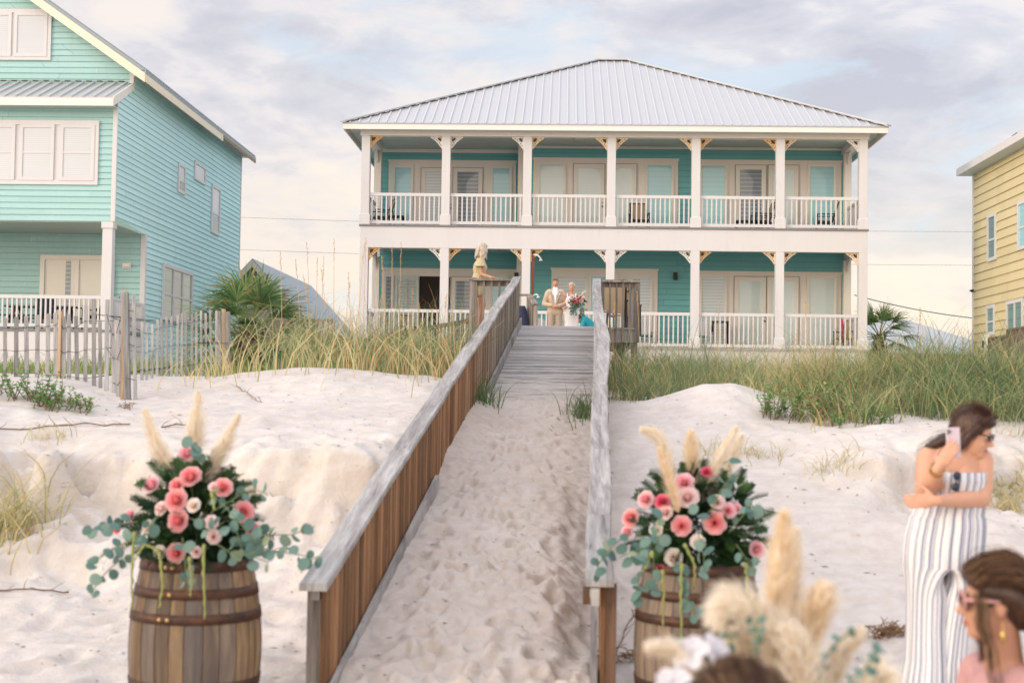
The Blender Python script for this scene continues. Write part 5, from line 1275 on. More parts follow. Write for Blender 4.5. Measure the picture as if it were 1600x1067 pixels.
# ================================================================== flowers
def petal_mat(name, a, b, trans=.45):
    k = N(name); k.set(Roughness=.55); k.b.inputs['Specular IOR Level'].default_value = .2; c = k.mix(k.tone(), a, b); k.color(c)
    d = k.new('ShaderNodeBsdfTranslucent'); k.lk(c, d.inputs['Color']); m_ = k.new('ShaderNodeMixShader'); m_.inputs[0].default_value = trans
    k.lk(k.b.outputs[0], m_.inputs[1]); k.lk(d.outputs[0], m_.inputs[2]); k.lk(m_.outputs[0], k.n['Material Output'].inputs[0]); return k.m
PET = {'coral': petal_mat('coral_petals', (.90, .27, .29), (.96, .60, .58)), 'pink': petal_mat('pink_petals', (.90, .40, .46), (.97, .72, .73)), 'deep': petal_mat('deep_pink_petals', (.72, .06, .14), (.88, .26, .35)),
       'blush': petal_mat('blush_petals', (.94, .68, .65), (.97, .85, .81)), 'cream': petal_mat('cream_petals', (.94, .80, .69), (.97, .91, .84)), 'white': petal_mat('white_petals', (.70, .67, .70), (.86, .84, .84))}
def rose_geo(mb, c, r, dirn, rnd, mi=0):
    """a full garden rose: whorls of cupped petals, tight in the middle, open at the rim"""
    c = Vector(c); q = Vector(dirn).normalized().to_track_quat('Z', 'Y').to_matrix()
    whorls = [(.16, .50, 4, .95, 82), (.30, .55, 6, .85, 74), (.46, .55, 7, .72, 64), (.64, .52, 8, .56, 50), (.82, .44, 8, .36, 32), (.98, .34, 8, .14, 12)]
    for wi, (rr, hh, n, topz, ang) in enumerate(whorls):
        for i in range(n):
            a = 2 * math.pi * (i + .5 * (wi % 2) + rnd.uniform(-.15, .15)) / n; wdt = rr * 2.6 / n * 2.1 + .12; vs = []
            NU, NV = 5, 5; el = R(ang + rnd.uniform(-6, 6))
            for v in range(NV):
                t = v / (NV - 1)
                for u in range(NU):
                    s = -1 + 2 * u / (NU - 1); w = wdt * (.45 + .75 * math.sin(math.pi * (.18 + .55 * t))) * .5
                    rad = rr * .35 + (rr * .65 + .06) * (t ** .8) * (1 if wi < 5 else 1) ; rad -= .10 * s * s * (1 - .2 * t)
                    zz = -.42 + (topz * .62 + .42) * t ** .75 + (.05 if t == 1 else 0) * (1 - s * s) - (.10 * t ** 4 * (wi / 5))
                    if t == 1: rad += .05 * (1 - s * s) * (wi / 3)
                    p = Vector((rad * math.cos(a) - s * w * math.sin(a), rad * math.sin(a) + s * w * math.cos(a), zz)); vs.append(c + q @ (p * r))
            fs = [(v * NU + u, v * NU + u + 1, (v + 1) * NU + u + 1, (v + 1) * NU + u) for v in range(NV - 1) for u in range(NU - 1)]
            b = len(mb.v); mb.v += vs
            for k, f in enumerate(fs): mb.f.append([x + b for x in f]); mb.mi.append(mi); mb.t.append(min(1, max(0, .1 + .16 * wi + .1 * (k // (NU - 1)) * .6 + rnd.uniform(-.05, .05)))); mb.sm.append(True)
euc = grass_mat('eucalyptus_leaf', [(0, (.085, .165, .135)), (.5, (.135, .225, .185)), (.8, (.21, .31, .25)), (1, (.32, .37, .22))], .6, .2)
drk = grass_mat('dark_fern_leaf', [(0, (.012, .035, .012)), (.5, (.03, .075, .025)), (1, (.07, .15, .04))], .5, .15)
ama = mat('amaranthus_tassel', (.30, .32, .10), .8, .3, scale=60, bump=.6, bscale=200)
pam = grass_mat('pampas_fibre', [(0, (.82, .70, .52)), (.5, (.94, .86, .72)), (1, (.97, .94, .86))], .9, .5)
pam_d = grass_mat('golden_pampas_fibre', [(0, (.84, .68, .46)), (.5, (.94, .82, .62)), (1, (.97, .91, .80))], .9, .5)
stemg = mat('green_stem', (.14, .18, .07), .6, .2)
def disc_leaf(mb, c, r, nrm, tone, asp=.85):
    c = Vector(c); q = Vector(nrm).normalized().to_track_quat('Z', 'Y').to_matrix() @ Matrix.Rotation(random.uniform(0, 6.28), 3, 'Z')
    pts = [c + q @ Vector((r * math.cos(a) * asp, r * math.sin(a), .12 * r * math.cos(2 * a))) for a in np.linspace(0, 2 * math.pi, 10)[:-1]]
    mb.add([c + q @ Vector((0, 0, .1 * r))] + pts, [(0, 1 + i, 1 + (i + 1) % 9) for i in range(9)], 0, tone, True)
def sprig(parent, pts, rleaf=.03, sp=.042, name='eucalyptus_sprig'):
    m = MB(); P_ = [Vector(p) for p in pts]; cur = []
    for a, b in zip(P_[:-1], P_[1:]):
        n = max(2, int((b - a).length / .02))
        for i in range(n): cur.append(a.lerp(b, i / n))
    cur.append(P_[-1])
    m.tube(cur[::2] + [cur[-1]], .0028, 5, 1)
    L = 0; k = 0
    for a, b in zip(cur[:-1], cur[1:]):
        L += (b - a).length
        if L > sp * random.uniform(.7, 1.3):
            L = 0; d = (b - a).normalized(); sd_ = d.orthogonal().normalized(); sd_.rotate(Quaternion(d, random.uniform(0, 6.28)))
            for s_ in ((1, -1) if random.random() < .6 else (1,)):
                r = rleaf * random.uniform(.7, 1.15); nr = Vector((random.uniform(-.8, .8), random.uniform(-1, -.1), random.uniform(-.3, .9))); disc_leaf(m, b + sd_ * s_ * r * 1.1, r, nr, min(1, max(0, random.gauss(.45, .25))))
    return m.build(name, [euc, stemg], parent, fix=False)
def plume(parent, pts, rmax, n, mt, name='pampas_plume', fib=1., flen=.85, prof=None):
    """pampas head: a curved rachis thick with fine hairs swept towards the tip"""
    m = MB(); P_ = [Vector(p) for p in pts]
    def at_(t):
        k = t * (len(P_) - 1); i = min(int(k), len(P_) - 2); u = k - i; p0 = P_[max(i - 1, 0)]; p1 = P_[i]; p2 = P_[i + 1]; p3 = P_[min(i + 2, len(P_) - 1)]
        return .5 * ((2 * p1) + (p2 - p0) * u + (2 * p0 - 5 * p1 + 4 * p2 - p3) * u * u + (3 * p1 - p0 - 3 * p2 + p3) * u ** 3)
    ln = sum((b - a).length for a, b in zip(P_[:-1], P_[1:]))
    m.tube([at_(i / 12) for i in range(13)], [.004 + .0 * i for i in range(13)], 5, 0, .3)
    for i in range(n):
        t = random.random() ** .9; p = at_(t); d = (at_(min(1, t + .04)) - at_(max(0, t - .04))).normalized()
        a = d.orthogonal().normalized(); a.rotate(Quaternion(d, random.uniform(0, 6.28)))
        w = rmax * (math.sin(math.pi * min(1, (t * .93 + .07)) ** .8) ** .75 if prof is None else prof(t)); L = w * random.choice([.5, .8, 1.1, 1.5]) * random.uniform(.7, 1.2) * flen * 1.2 + .012
        sw = random.uniform(.55, 1.5); q1 = p + (a * .75 + d * sw * .6).normalized() * L * .55; q2 = q1 + (a * .55 + d * sw).normalized() * L * .5 + Vector((0, 0, -.12 * L)); q3 = q2 + (a * .25 + d * sw).normalized() * L * .35 + Vector((0, 0, -.2 * L))
        wv = (q1 - p).cross(d); wv = wv.normalized() if wv.length > 1e-6 else a; k = .0013 * fib; tn = min(1, max(0, random.gauss(.5, .22)))
        m.add([p - wv * k, p + wv * k, q1 + wv * k, q1 - wv * k, q2 + wv * k * .8, q2 - wv * k * .8, q3], [(0, 1, 2, 3), (3, 2, 4, 5), (5, 4, 6)], 0, tn, True)
    return m.build(name, mt, parent, fix=False)
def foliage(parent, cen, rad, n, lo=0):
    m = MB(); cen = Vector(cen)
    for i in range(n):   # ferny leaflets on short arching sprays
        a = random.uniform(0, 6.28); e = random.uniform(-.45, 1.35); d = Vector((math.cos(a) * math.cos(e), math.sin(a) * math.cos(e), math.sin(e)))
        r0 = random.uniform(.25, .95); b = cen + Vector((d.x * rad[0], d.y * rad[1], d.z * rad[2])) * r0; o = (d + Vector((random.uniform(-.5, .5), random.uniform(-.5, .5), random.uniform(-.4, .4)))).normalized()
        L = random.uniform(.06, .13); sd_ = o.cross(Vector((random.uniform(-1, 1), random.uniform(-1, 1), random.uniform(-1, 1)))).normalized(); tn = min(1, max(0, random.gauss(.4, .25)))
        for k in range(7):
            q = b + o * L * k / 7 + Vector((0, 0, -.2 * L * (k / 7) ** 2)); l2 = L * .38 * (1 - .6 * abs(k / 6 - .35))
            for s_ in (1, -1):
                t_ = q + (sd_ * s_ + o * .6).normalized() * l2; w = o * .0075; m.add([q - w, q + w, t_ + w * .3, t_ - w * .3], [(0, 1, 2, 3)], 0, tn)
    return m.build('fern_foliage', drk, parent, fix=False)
def arrangement(loc, Y, label, roses, rad, cen, grp):
    o = root('flower_arrangement', loc, label, 'flowers', grp); rnd = random.Random(4)
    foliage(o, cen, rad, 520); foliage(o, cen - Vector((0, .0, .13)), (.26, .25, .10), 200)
    for px, py, rp_, colr in roses:
        # sit each bloom on the front of the mound
        q = P(px, py, Y); dx = (q.x - cen.x) / (rad[0] * 1.08); dz = (q.z - cen.z) / (rad[2] * 1.08); rem = max(0.03, 1 - dx * dx - dz * dz); yy = cen.y - rad[1] * math.sqrt(rem) * 1.0
        p = P(px, py, yy); r = rp_ / FPX * yy * 1.04; dn = Vector((dx * .7 + rnd.uniform(-.2, .2), -1.0, dz * .55 + .25 + rnd.uniform(-.15, .15)))
        m = MB(); rose_geo(m, p, r, dn, rnd); m.tube([p, cen.lerp(p, .25)], .004, 5, 1); m.build('rose', [PET[colr], stemg], o, fix=False)
    return o
cl = Vector((BL.x, BL.y - .03, tl + .16)); radL = (.335, .28, .35)
rosesL = [(292, 708, 14, 'pink'), (297, 744, 17, 'coral'), (236, 757, 14, 'pink'), (276, 758, 12, 'coral'), (275, 781, 18, 'coral'), (251, 794, 11, 'blush'), (302, 789, 11, 'cream'), (348, 761, 15, 'coral'), (335, 761, 9, 'blush'), (381, 799, 16, 'coral'), (278, 813, 17, 'coral'), (231, 823, 11, 'cream'), (330, 816, 11, 'blush'), (334, 838, 11, 'blush'), (275, 864, 15, 'coral'), (250, 862, 10, 'cream'), (306, 862, 9, 'blush'), (183, 823, 10, 'deep'), (203, 805, 10, 'pink'), (187, 856, 11, 'cream'), (394, 827, 10, 'deep')]
fl = arrangement((BL.x, BL.y, tl), 7.4, 'pink and coral rose arrangement with three pampas plumes on the left barrel', rosesL, radL, cl, 'rose arrangements on the barrels')
def PP(*a): return [P(x, y, Y) for x, y, Y in a]
plume(fl, PP((276, 770, 7.45), (262, 730, 7.45), (243, 690, 7.44), (226, 640, 7.43)), .054, 2500, pam)
plume(fl, PP((300, 730, 7.5), (303, 700, 7.5), (306, 665, 7.5), (310, 612, 7.5)), .06, 2700, pam)
plume(fl, PP((316, 765, 7.45), (332, 730, 7.45), (350, 695, 7.44), (373, 648, 7.43)), .052, 2400, pam)
for s in ([(330, 800, 7.2), (380, 770, 7.2), (400, 765, 7.2), (418, 772, 7.2)], [(360, 850, 7.1), (420, 835, 7.1), (455, 835, 7.15), (492, 822, 7.2)], [(380, 850, 7.1), (440, 862, 7.1), (478, 868, 7.1)], [(470, 895, 7.1), (478, 880, 7.1), (497, 868, 7.15)], [(240, 830, 7.1), (190, 850, 7.1), (160, 868, 7.1), (144, 880, 7.1)], [(230, 850, 7.1), (180, 880, 7.1), (155, 905, 7.1), (142, 930, 7.1)], [(215, 815, 7.2), (170, 820, 7.2), (140, 830, 7.2)],
          [(285, 840, 7.05), (290, 890, 7.05), (293, 925, 7.08)], [(370, 830, 7.05), (380, 865, 7.05), (420, 878, 7.05)], [(300, 810, 7.02), (330, 830, 7.02), (350, 815, 7.05)], [(250, 800, 7.05), (220, 840, 7.0), (215, 845, 7.0)], [(330, 770, 7.15), (360, 800, 7.05), (400, 845, 7.0)], [(340, 850, 7.05), (370, 870, 7.0), (400, 862, 7.0)], [(300, 700, 7.35), (315, 716, 7.3), (295, 690, 7.35)]):
    sprig(fl, PP(*s), .033, .046)
for s in ([(210, 830, 7.1), (206, 900, 7.1), (207, 960, 7.13)], [(248, 860, 7.05), (254, 910, 7.05), (249, 955, 7.08)], [(296, 870, 7.0), (300, 905, 7.04), (297, 935, 7.06)], [(318, 850, 7.0), (318, 910, 7.02), (321, 975, 7.06)], [(340, 765, 7.1), (330, 770, 7.05), (335, 800, 7.0)], [(250, 860, 7.05), (225, 850, 7.02), (206, 880, 7.05)]):
    m = MB(); q = PP(*s); pts = []
    for a, b in zip(q[:-1], q[1:]): pts += [a.lerp(b, i / 8) + Vector((random.uniform(-.004, .004), 0, 0)) for i in range(8)]
    m.tube(pts, [.0085 * (1 + .35 * math.sin(i * 2.3)) * (1 - .5 * i / len(pts)) for i in range(len(pts))], 7); m.build('amaranthus_tassel', ama, fl)
cr = Vector((BRp.x, BRp.y - .03, tr_ + .17)); radR = (.35, .28, .35)
rosesR = [(1069, 754, 15, 'pink'), (1074, 776, 17, 'blush'), (1104, 737, 9, 'deep'), (1009, 780, 13, 'pink'), (1035, 784, 12, 'deep'), (1039, 800, 12, 'blush'), (985, 809, 14, 'coral'), (980, 831, 10, 'pink'), (1025, 827, 10, 'cream'), (1065, 821, 15, 'coral'), (1117, 816, 17, 'coral'), (1121, 784, 11, 'blush'), (1138, 797, 12, 'pink'), (1152, 794, 8, 'pink'), (1090, 846, 11, 'cream'), (1052, 870, 13, 'cream'), (1067, 893, 11, 'pink'), (1032, 888, 7, 'deep'), (1183, 858, 13, 'pink'), (1146, 898, 10, 'white')]
fr = arrangement((BRp.x, BRp.y, tr_), 7.6, 'pink and cream rose arrangement with bent pampas plumes on the right barrel', rosesR, radR, cr, 'rose arrangements on the barrels')
plume(fr, PP((1062, 800, 7.6), (1050, 745, 7.55), (1038, 700, 7.5), (1024, 678, 7.5), (1003, 670, 7.5)), .045, 2100, pam)
plume(fr, PP((1060, 800, 7.45), (1050, 765, 7.42), (1040, 730, 7.4), (1031, 700, 7.4)), .036, 1500, pam_d)
plume(fr, PP((1084, 770, 7.7), (1082, 735, 7.7), (1081, 705, 7.7), (1080, 674, 7.7)), .055, 2200, pam_d)
plume(fr, PP((1098, 785, 7.6), (1112, 745, 7.6), (1128, 710, 7.6), (1150, 668, 7.6)), .05, 2000, pam)
plume(fr, PP((1120, 770, 7.9), (1135, 735, 7.9), (1150, 700, 7.9), (1158, 680, 7.9)), .05, 1400, pam)
for s in ([(1110, 800, 7.4), (1130, 760, 7.4), (1145, 740, 7.4), (1138, 725, 7.4)], [(1140, 830, 7.3), (1165, 800, 7.3), (1180, 785, 7.3), (1172, 805, 7.3)], [(1040, 840, 7.2), (1020, 850, 7.2), (990, 862, 7.2), (968, 870, 7.2)], [(1010, 860, 7.2), (1000, 900, 7.2), (993, 930, 7.25), (995, 945, 7.25)], [(1060, 870, 7.15), (1070, 920, 7.2), (1080, 950, 7.25), (1093, 968, 7.25)], [(1090, 830, 7.15), (1100, 870, 7.15), (1100, 905, 7.2)], [(1150, 850, 7.15), (1175, 885, 7.2), (1180, 900, 7.2)],
          [(1020, 860, 7.15), (1022, 900, 7.2), (1020, 920, 7.25)], [(1030, 800, 7.2), (1030, 830, 7.1), (1028, 850, 7.1)], [(1075, 800, 7.15), (1090, 800, 7.1), (1080, 800, 7.1)], [(985, 830, 7.2), (960, 850, 7.2), (935, 880, 7.25), (932, 895, 7.3)], [(1000, 830, 7.2), (1000, 870, 7.15), (1015, 880, 7.1)]):
    sprig(fr, PP(*s), .033, .046)
for s in ([(1018, 870, 7.1), (1020, 860, 7.1), (1005, 895, 7.15)], [(1036, 890, 7.15), (1037, 930, 7.2), (1036, 985, 7.3)], [(1065, 880, 7.1), (1064, 940, 7.18), (1065, 1010, 7.3)], [(1070, 850, 7.05), (1085, 880, 7.1), (1085, 925, 7.2)], [(1166, 880, 7.2), (1167, 910, 7.25), (1166, 935, 7.3)]):
    m = MB(); q = PP(*s); pts = []
    for a, b in zip(q[:-1], q[1:]): pts += [a.lerp(b, i / 8) + Vector((random.uniform(-.004, .004), 0, 0)) for i in range(8)]
    m.tube(pts, [.0085 * (1 + .35 * math.sin(i * 2.3)) * (1 - .5 * i / len(pts)) for i in range(len(pts))], 7); m.build('amaranthus_tassel', ama, fr)
# ------------------------------------------------------------------ foreground aisle arrangement
KF = .84; YFp = 4.5 * KF; b0 = P(1225, 1067, YFp); zg = G(b0.x, YFp)
fa = root('pampas_arrangement', (b0.x, YFp, zg), 'big blurred pampas grass arrangement with white blooms in the right foreground', 'flowers')
m = MB(); m.lathe([(.0, .0), (.13, .0), (.17, .12), (.19, .3), (.15, .42), (.13, .42), (.12, .38), (0, .38)], 24, (b0.x, YFp, zg)); m.build('vase', mat('cream_ceramic', (.6, .55, .48), .4), fa)
neck = Vector((b0.x, YFp, zg + .4))
def fp(pts, r, n, mt=pam, fib=1.6, prof=None):
    q = PP(*[(x, y, Y * KF) for x, y, Y in pts]); r *= KF; st = MB(); st.tube([neck + Vector((random.uniform(-.05, .05), random.uniform(-.05, .05), 0)), (neck + q[0]) / 2 + Vector((0, 0, .02)), q[0]], .005, 5); s_ = plume(fa, q, r, n, mt, fib=fib, prof=prof); st.build('stem', stemg, s_)
fp([(1208, 1000, 4.5), (1212, 940, 4.5), (1218, 870, 4.5), (1226, 800, 4.5)], .050, 1700, pam_d)
fp([(1235, 990, 4.6), (1238, 930, 4.6), (1240, 880, 4.6), (1243, 828, 4.6)], .036, 1000)
fp([(1262, 1030, 4.5), (1266, 990, 4.5), (1276, 950, 4.5), (1290, 916, 4.5)], .056, 1500, pam_d)
fp([(1225, 1080, 4.3), (1205, 1010, 4.3), (1175, 960, 4.3), (1142, 945, 4.3), (1126, 965, 4.3)], .062, 2000)
fp([(1270, 1120, 4.35), (1245, 1050, 4.35), (1215, 990, 4.35), (1185, 955, 4.35)], .066, 2100)
fp([(1240, 1150, 4.25), (1250, 1090, 4.25), (1245, 1030, 4.25), (1225, 985, 4.25)], .072, 2200)
fp([(1180, 1110, 4.4), (1172, 1060, 4.4), (1160, 1020, 4.4), (1150, 985, 4.4)], .052, 1500)
fp([(1300, 1120, 4.4), (1300, 1070, 4.4), (1315, 1020, 4.4), (1345, 985, 4.4)], .04, 1100)
fp([(1320, 1140, 4.3), (1350, 1080, 4.3), (1370, 1050, 4.3), (1385, 1062, 4.3)], .046, 1000)
fp([(1130, 1090, 4.1), (1085, 1040, 4.1), (1050, 1012, 4.1), (1015, 1008, 4.1)], .03, 800)
def spear(pts):   # silver dollar / seeded eucalyptus spears with small dense leaves
    return sprig(fa, [neck] + PP(*[(x, y, Y * KF) for x, y, Y in pts]), .014, .02)
spear([(1180, 1060, 4.2), (1183, 1000, 4.2), (1181, 968, 4.2)]); spear([(1280, 1040, 4.3), (1300, 1010, 4.3), (1330, 985, 4.3)]); spear([(1330, 1060, 4.2), (1355, 1040, 4.2), (1375, 1015, 4.2)]); spear([(1150, 1040, 4.3), (1140, 1000, 4.3), (1138, 985, 4.3)])
# white orchid-like blooms
def bloom(px, py, Y, r, d):
    Y *= .88; r *= .88; c = P(px, py, Y); q = Vector(d).normalized().to_track_quat('Z', 'Y').to_matrix(); m = MB()
    for i in range(5):
        a = 2 * math.pi * i / 5 + .3; NU, NV = 5, 6; vs = []
        for v in range(NV):
            t = v / (NV - 1)
            for u in range(NU):
                s = -1 + 2 * u / (NU - 1); w = .48 * math.sin(math.pi * (.08 + .8 * t)); x = t; zz = .25 * t - .2 * t * t * (1 + .6 * math.sin(i * 2.1)) + .14 * s * s
                p = Vector((x * math.cos(a) - s * w * math.sin(a), x * math.sin(a) + s * w * math.cos(a), zz)) * r; vs.append(c + q @ p)
        m.add(vs, [(v * NU + u, v * NU + u + 1, (v + 1) * NU + u + 1, (v + 1) * NU + u) for v in range(NV - 1) for u in range(NU - 1)], 0, random.uniform(.3, .9), True)
    m.ball(c + q @ Vector((0, 0, .12 * r)), r * .14, 8, 6, None, 0, 0); m.tube([c, c.lerp(neck, .4) - Vector((0, 0, .05)), neck], .004, 5, 1); m.build('white_bloom', [PET['white'], stemg], fa, fix=False)
bloom(1080, 1020, 3.9, .055, (-.5, -.8, .8)); bloom(1116, 1020, 3.95, .058, (.7, -.7, .6)); bloom(1052, 1066, 3.85, .055, (-.5, -.6, .9))
# ================================================================== people
def skin_mat(name, col, red=.25):
    k = N(name); k.set(Roughness=.5); k.b.inputs['Specular IOR Level'].default_value = .35; v = k.coords()
    c = k.mix(k.noise(v, 7, 4, .6), mul(col, .88), mul(col, 1.08)); c = k.mix(k.math('MULTIPLY', k.noise(v, 16, 3), red), c, (col[0], col[1] * .72, col[2] * .66)); k.color(c)
    k.b.inputs['Subsurface Weight'].default_value = .25; k.b.inputs['Subsurface Radius'].default_value = (.015, .006, .003); k.b.inputs['Subsurface Scale'].default_value = .6; return k.m
SK_F = skin_mat('fair_skin', (.60, .335, .215)); SK_T = skin_mat('tanned_skin', (.50, .27, .17)); SK_B = skin_mat('sunned_skin', (.52, .28, .175))
def hair_mat(name, a, b, c_):
    k = N(name); k.set(Roughness=.42); k.b.inputs['Specular IOR Level'].default_value = .45; v = k.coords((1, 1, .22)); n = k.noise(v, 38, 5, .65, .8); n2 = k.noise(k.coords((1, 1, .5)), 7, 3, .5)
    c = k.ramp(k.math('ADD', k.math('MULTIPLY', n, .6), k.math('MULTIPLY', n2, .4)), [(.35, a), (.52, b), (.68, c_)]); k.color(c); k.bump(n, .8, .01); return k.m
HR_D = hair_mat('dark_brown_hair', (.018, .008, .005), (.045, .020, .012), (.10, .045, .025)); HR_L = hair_mat('light_brown_hair', (.02, .010, .006), (.06, .030, .016), (.19, .10, .05))
HR_A = hair_mat('auburn_hair', (.03, .012, .006), (.085, .032, .014), (.22, .08, .03)); HR_W = hair_mat('silver_blonde_hair', (.30, .23, .165), (.47, .385, .295), (.66, .57, .47)); HR_G = hair_mat('short_grey_hair', (.03, .025, .022), (.07, .06, .055), (.2, .18, .16))
lipm = mat('lips', (.42, .12, .10), .4); eyew = mat('eye_white', (.75, .72, .68), .25); eyed = mat('dark_iris', (.02, .012, .01), .2)
def remesh(name, mb, vox, m, parent, smooth=6, fac=.5, attr=None):
    tmp = link_mesh('tmp', mb.mesh('tmp', m, ORG[parent.name]))
    r = tmp.modifiers.new('r', 'REMESH'); r.mode = 'VOXEL'; r.voxel_size = vox; r.use_smooth_shade = True
    s_ = tmp.modifiers.new('s', 'SMOOTH'); s_.factor = fac; s_.iterations = smooth
    dg = bpy.context.evaluated_depsgraph_get(); dg.update(); me = bpy.data.meshes.new_from_object(tmp.evaluated_get(dg)); me.name = name
    me.materials.clear(); me.materials.append(m); bpy.data.objects.remove(tmp)
    return link_mesh(name, me, parent)
def cap_(mb, a, b, ra, rb, n=14):
    a = Vector(a); b = Vector(b); d = (b - a).normalized() if (b - a).length > 1e-6 else Vector((0, 0, 1)); pts = []; rd = []
    for k in range(4): t = math.pi / 2 * (1 - k / 3); pts.append(a - d * ra * math.sin(t)); rd.append(max(.0006, ra * math.cos(t)))
    for k in range(4): t = math.pi / 2 * k / 3; pts.append(b + d * rb * math.sin(t)); rd.append(max(.0006, rb * math.cos(t)))
    mb.tube(pts, rd, n)
def basis(f, u=Vector((0, 0, 1))):
    f = Vector(f).normalized(); r = f.cross(u).normalized(); u = r.cross(f); return f, r, u
def RB(f, r, u): return Matrix((f, r, u)).transposed()
def head_(mb, c, f, s=1., nose=1.):
    f, r, u = basis(f); Rm = RB(f, r, u); c = Vector(c); L = lambda x, y, z: c + (f * x + r * y + u * z) * s
    B = lambda p, rd: mb.ball(p, tuple(q * s for q in rd), 18, 12, Rm)
    B(L(-.016, 0, .03), (.096, .076, .092)); B(L(.022, 0, -.025), (.070, .064, .088)); B(L(.058, 0, -.088), (.028, .030, .024)); B(L(.02, 0, -.075), (.055, .052, .035))
    for s_ in (1, -1):
        B(L(.056, s_ * .034, -.028), (.026, .024, .028)); B(L(-.008, s_ * .074, -.012), (.018, .009, .030)); B(L(.074, s_ * .03, .026), (.014, .026, .009))
    cap_(mb, L(.083, 0, .018), L(.106 * nose, 0, -.022), .008 * s, .012 * s); B(L(.096, 0, -.027), (.010, .017, .008)); B(L(.080, 0, -.055), (.013, .023, .008)); B(L(.079, 0, -.064), (.012, .019, .008))
    return L, Rm
def face_(parent, L, Rm, s=1., lips=True, eyes=True):
    if lips:
        m = MB(); m.ball(L(.0875, 0, -.0555), (.008 * s, .021 * s, .005 * s), 10, 6, Rm); m.ball(L(.0865, 0, -.0635), (.008 * s, .018 * s, .006 * s), 10, 6, Rm); m.build('lips', lipm, parent)
    if eyes:
        for q in (1, -1):
            m = MB(); m.ball(L(.071, q * .031, .012), (.011 * s, .013 * s, .007 * s), 10, 8, Rm); m.ball(L(.0795, q * .031, .012), (.0045 * s, .006 * s, .006 * s), 8, 6, Rm, 1); m.build('eye', [eyew, eyed], parent)
            m = MB(); m.bar(L(.082, q * .016, .030), L(.078, q * .045, .031), .005 * s, .006 * s); m.build('eyebrow', HR_D, parent)
def hand_(mb, w, d, n, thumb, s=1., curl=.5, spread=.18, fs=None, tn=.25):
    """palm leaves the wrist along d, palm faces n, thumb leaves on the side 'thumb'; five unequal jointed fingers"""
    d = Vector(d).normalized(); n = Vector(n); n = (n - d * n.dot(d)).normalized(); t = Vector(thumb); t = (t - d * t.dot(d) - n * t.dot(n)).normalized(); w = Vector(w)
    Rm = RB(d, t, n); mb.ball(w + d * .048 * s, (.052 * s, .040 * s, .016 * s), 14, 10, Rm); cap_(mb, w - d * .02 * s, w + d * .02 * s, .026 * s, .026 * s)
    for i, (off, L) in enumerate(((.029, .072), (.010, .080), (-.010, .074), (-.028, .058))):
        p = w + (d * .086 + t * off) * s; dd = (d + t * off * spread * 40 * .25).normalized(); c0 = (fs[i] if fs else curl); rr = .0092 * s
        cap_(mb, w + (d * .05 + t * off * .9) * s, p, .0095 * s, rr, 10)
        for j, fr in enumerate((.45, .31, .24)):
            a = c0 * (.55 + .35 * j); q = Quaternion(dd.cross(n).normalized(), -a * 0 + a); dd = (dd * math.cos(a) + n * math.sin(a)).normalized(); e = p + dd * L * fr * s; cap_(mb, p, e, rr, rr * .9, 10); p = e; rr *= .9
            n2 = n
    p = w + (d * .02 + t * .030) * s; dd = (d * .62 + t * .72 + n * tn).normalized(); rr = .0115 * s
    for L in (.042, .034, .026): e = p + dd * L * s; cap_(mb, p, e, rr, rr * .92, 10); p = e; rr *= .9; dd = (dd + d * .35 + n * .25 - t * .1).normalized()
def strands(parent, paths, n, jit, m, r=.0014, seed=2):
    """loose hairs lying over the mass, following its locks"""
    rnd = random.Random(seed); mb = MB()
    for i in range(n):
        p = rnd.choice(paths); o_ = Vector((rnd.gauss(0, jit), rnd.gauss(0, jit), rnd.gauss(0, jit))); ph = rnd.uniform(0, 6); q = []
        for a, b in zip(p[:-1], p[1:]):
            for k in range(3): q.append(a.lerp(b, k / 3))
        q.append(p[-1]); q = [c + o_ * (1 + .25 * j / len(q)) + Vector((math.sin(ph + j * .7), math.cos(ph + j * .5), 0)) * .003 for j, c in enumerate(q)]
        q = q[:rnd.randint(max(4, len(q) // 2), len(q))]
        mb.tube(q, [r * (1 - .6 * j / len(q)) for j in range(len(q))], 4, 0, rnd.random())
    return mb.build('hair_strands', m, parent, fix=False)
HS_D = grass_mat('dark_hair_strand', [(0, (.02, .008, .005)), (.6, (.06, .026, .015)), (1, (.15, .075, .04))], .4, .1); HS_L = grass_mat('brown_hair_strand', [(0, (.03, .014, .008)), (.5, (.09, .045, .024)), (1, (.32, .19, .10))], .4, .1)
def crown_paths(L, n, long=True):
    out = []
    for s in np.linspace(-1, 1, n):
        p = [L(.078 - .03 * abs(s), .066 * s, .098 - .045 * s * s), L(.02, .089 * s, .134 - .05 * s * s), L(-.05, .099 * s, .143 - .06 * s * s), L(-.11, .095 * s, .098 - .04 * s * s), L(-.147, .088 * s, .02), L(-.16, .098 * s, -.08)]
        if long: p += [L(-.162, .115 * s, -.19), L(-.145, .125 * s, -.30), L(-.13, .125 * s, -.42), L(-.12, .12 * s, -.53)]
        out.append(p)
    return out
# ------------------------------------------------------------------ woman with the phone
YWm = 7.35
def W(px, py, dy=0.): return P(px, py, YWm + dy)
w0 = W(1458, 1160); gz = G(w0.x, YWm)
pw = root('person', (w0.x, YWm, gz), 'woman in a strapless striped jumpsuit standing with a phone and looking down to her side', 'person')
mb = MB(); fdir = Vector((.86, -.42, -.34)); hc = W(1521, 678, -.02)
L, Rm = head_(mb, hc, fdir, .98)
cap_(mb, W(1497, 716, .03), W(1512, 684, .02), .058, .055); 
mb.ball(W(1489, 742, .03), (.165, .115, .17), 20, 14); mb.ball(W(1483, 800, .02), (.172, .135, .16), 20, 14); mb.ball(W(1475, 838, .02), (.175, .14, .13), 20, 14)
cap_(mb, W(1462, 716, .03), W(1526, 718, .03), .062, .062); mb.ball(W(1472, 752, -.055), (.075, .07, .08)); mb.ball(W(1511, 752, -.055), (.075, .07, .08))
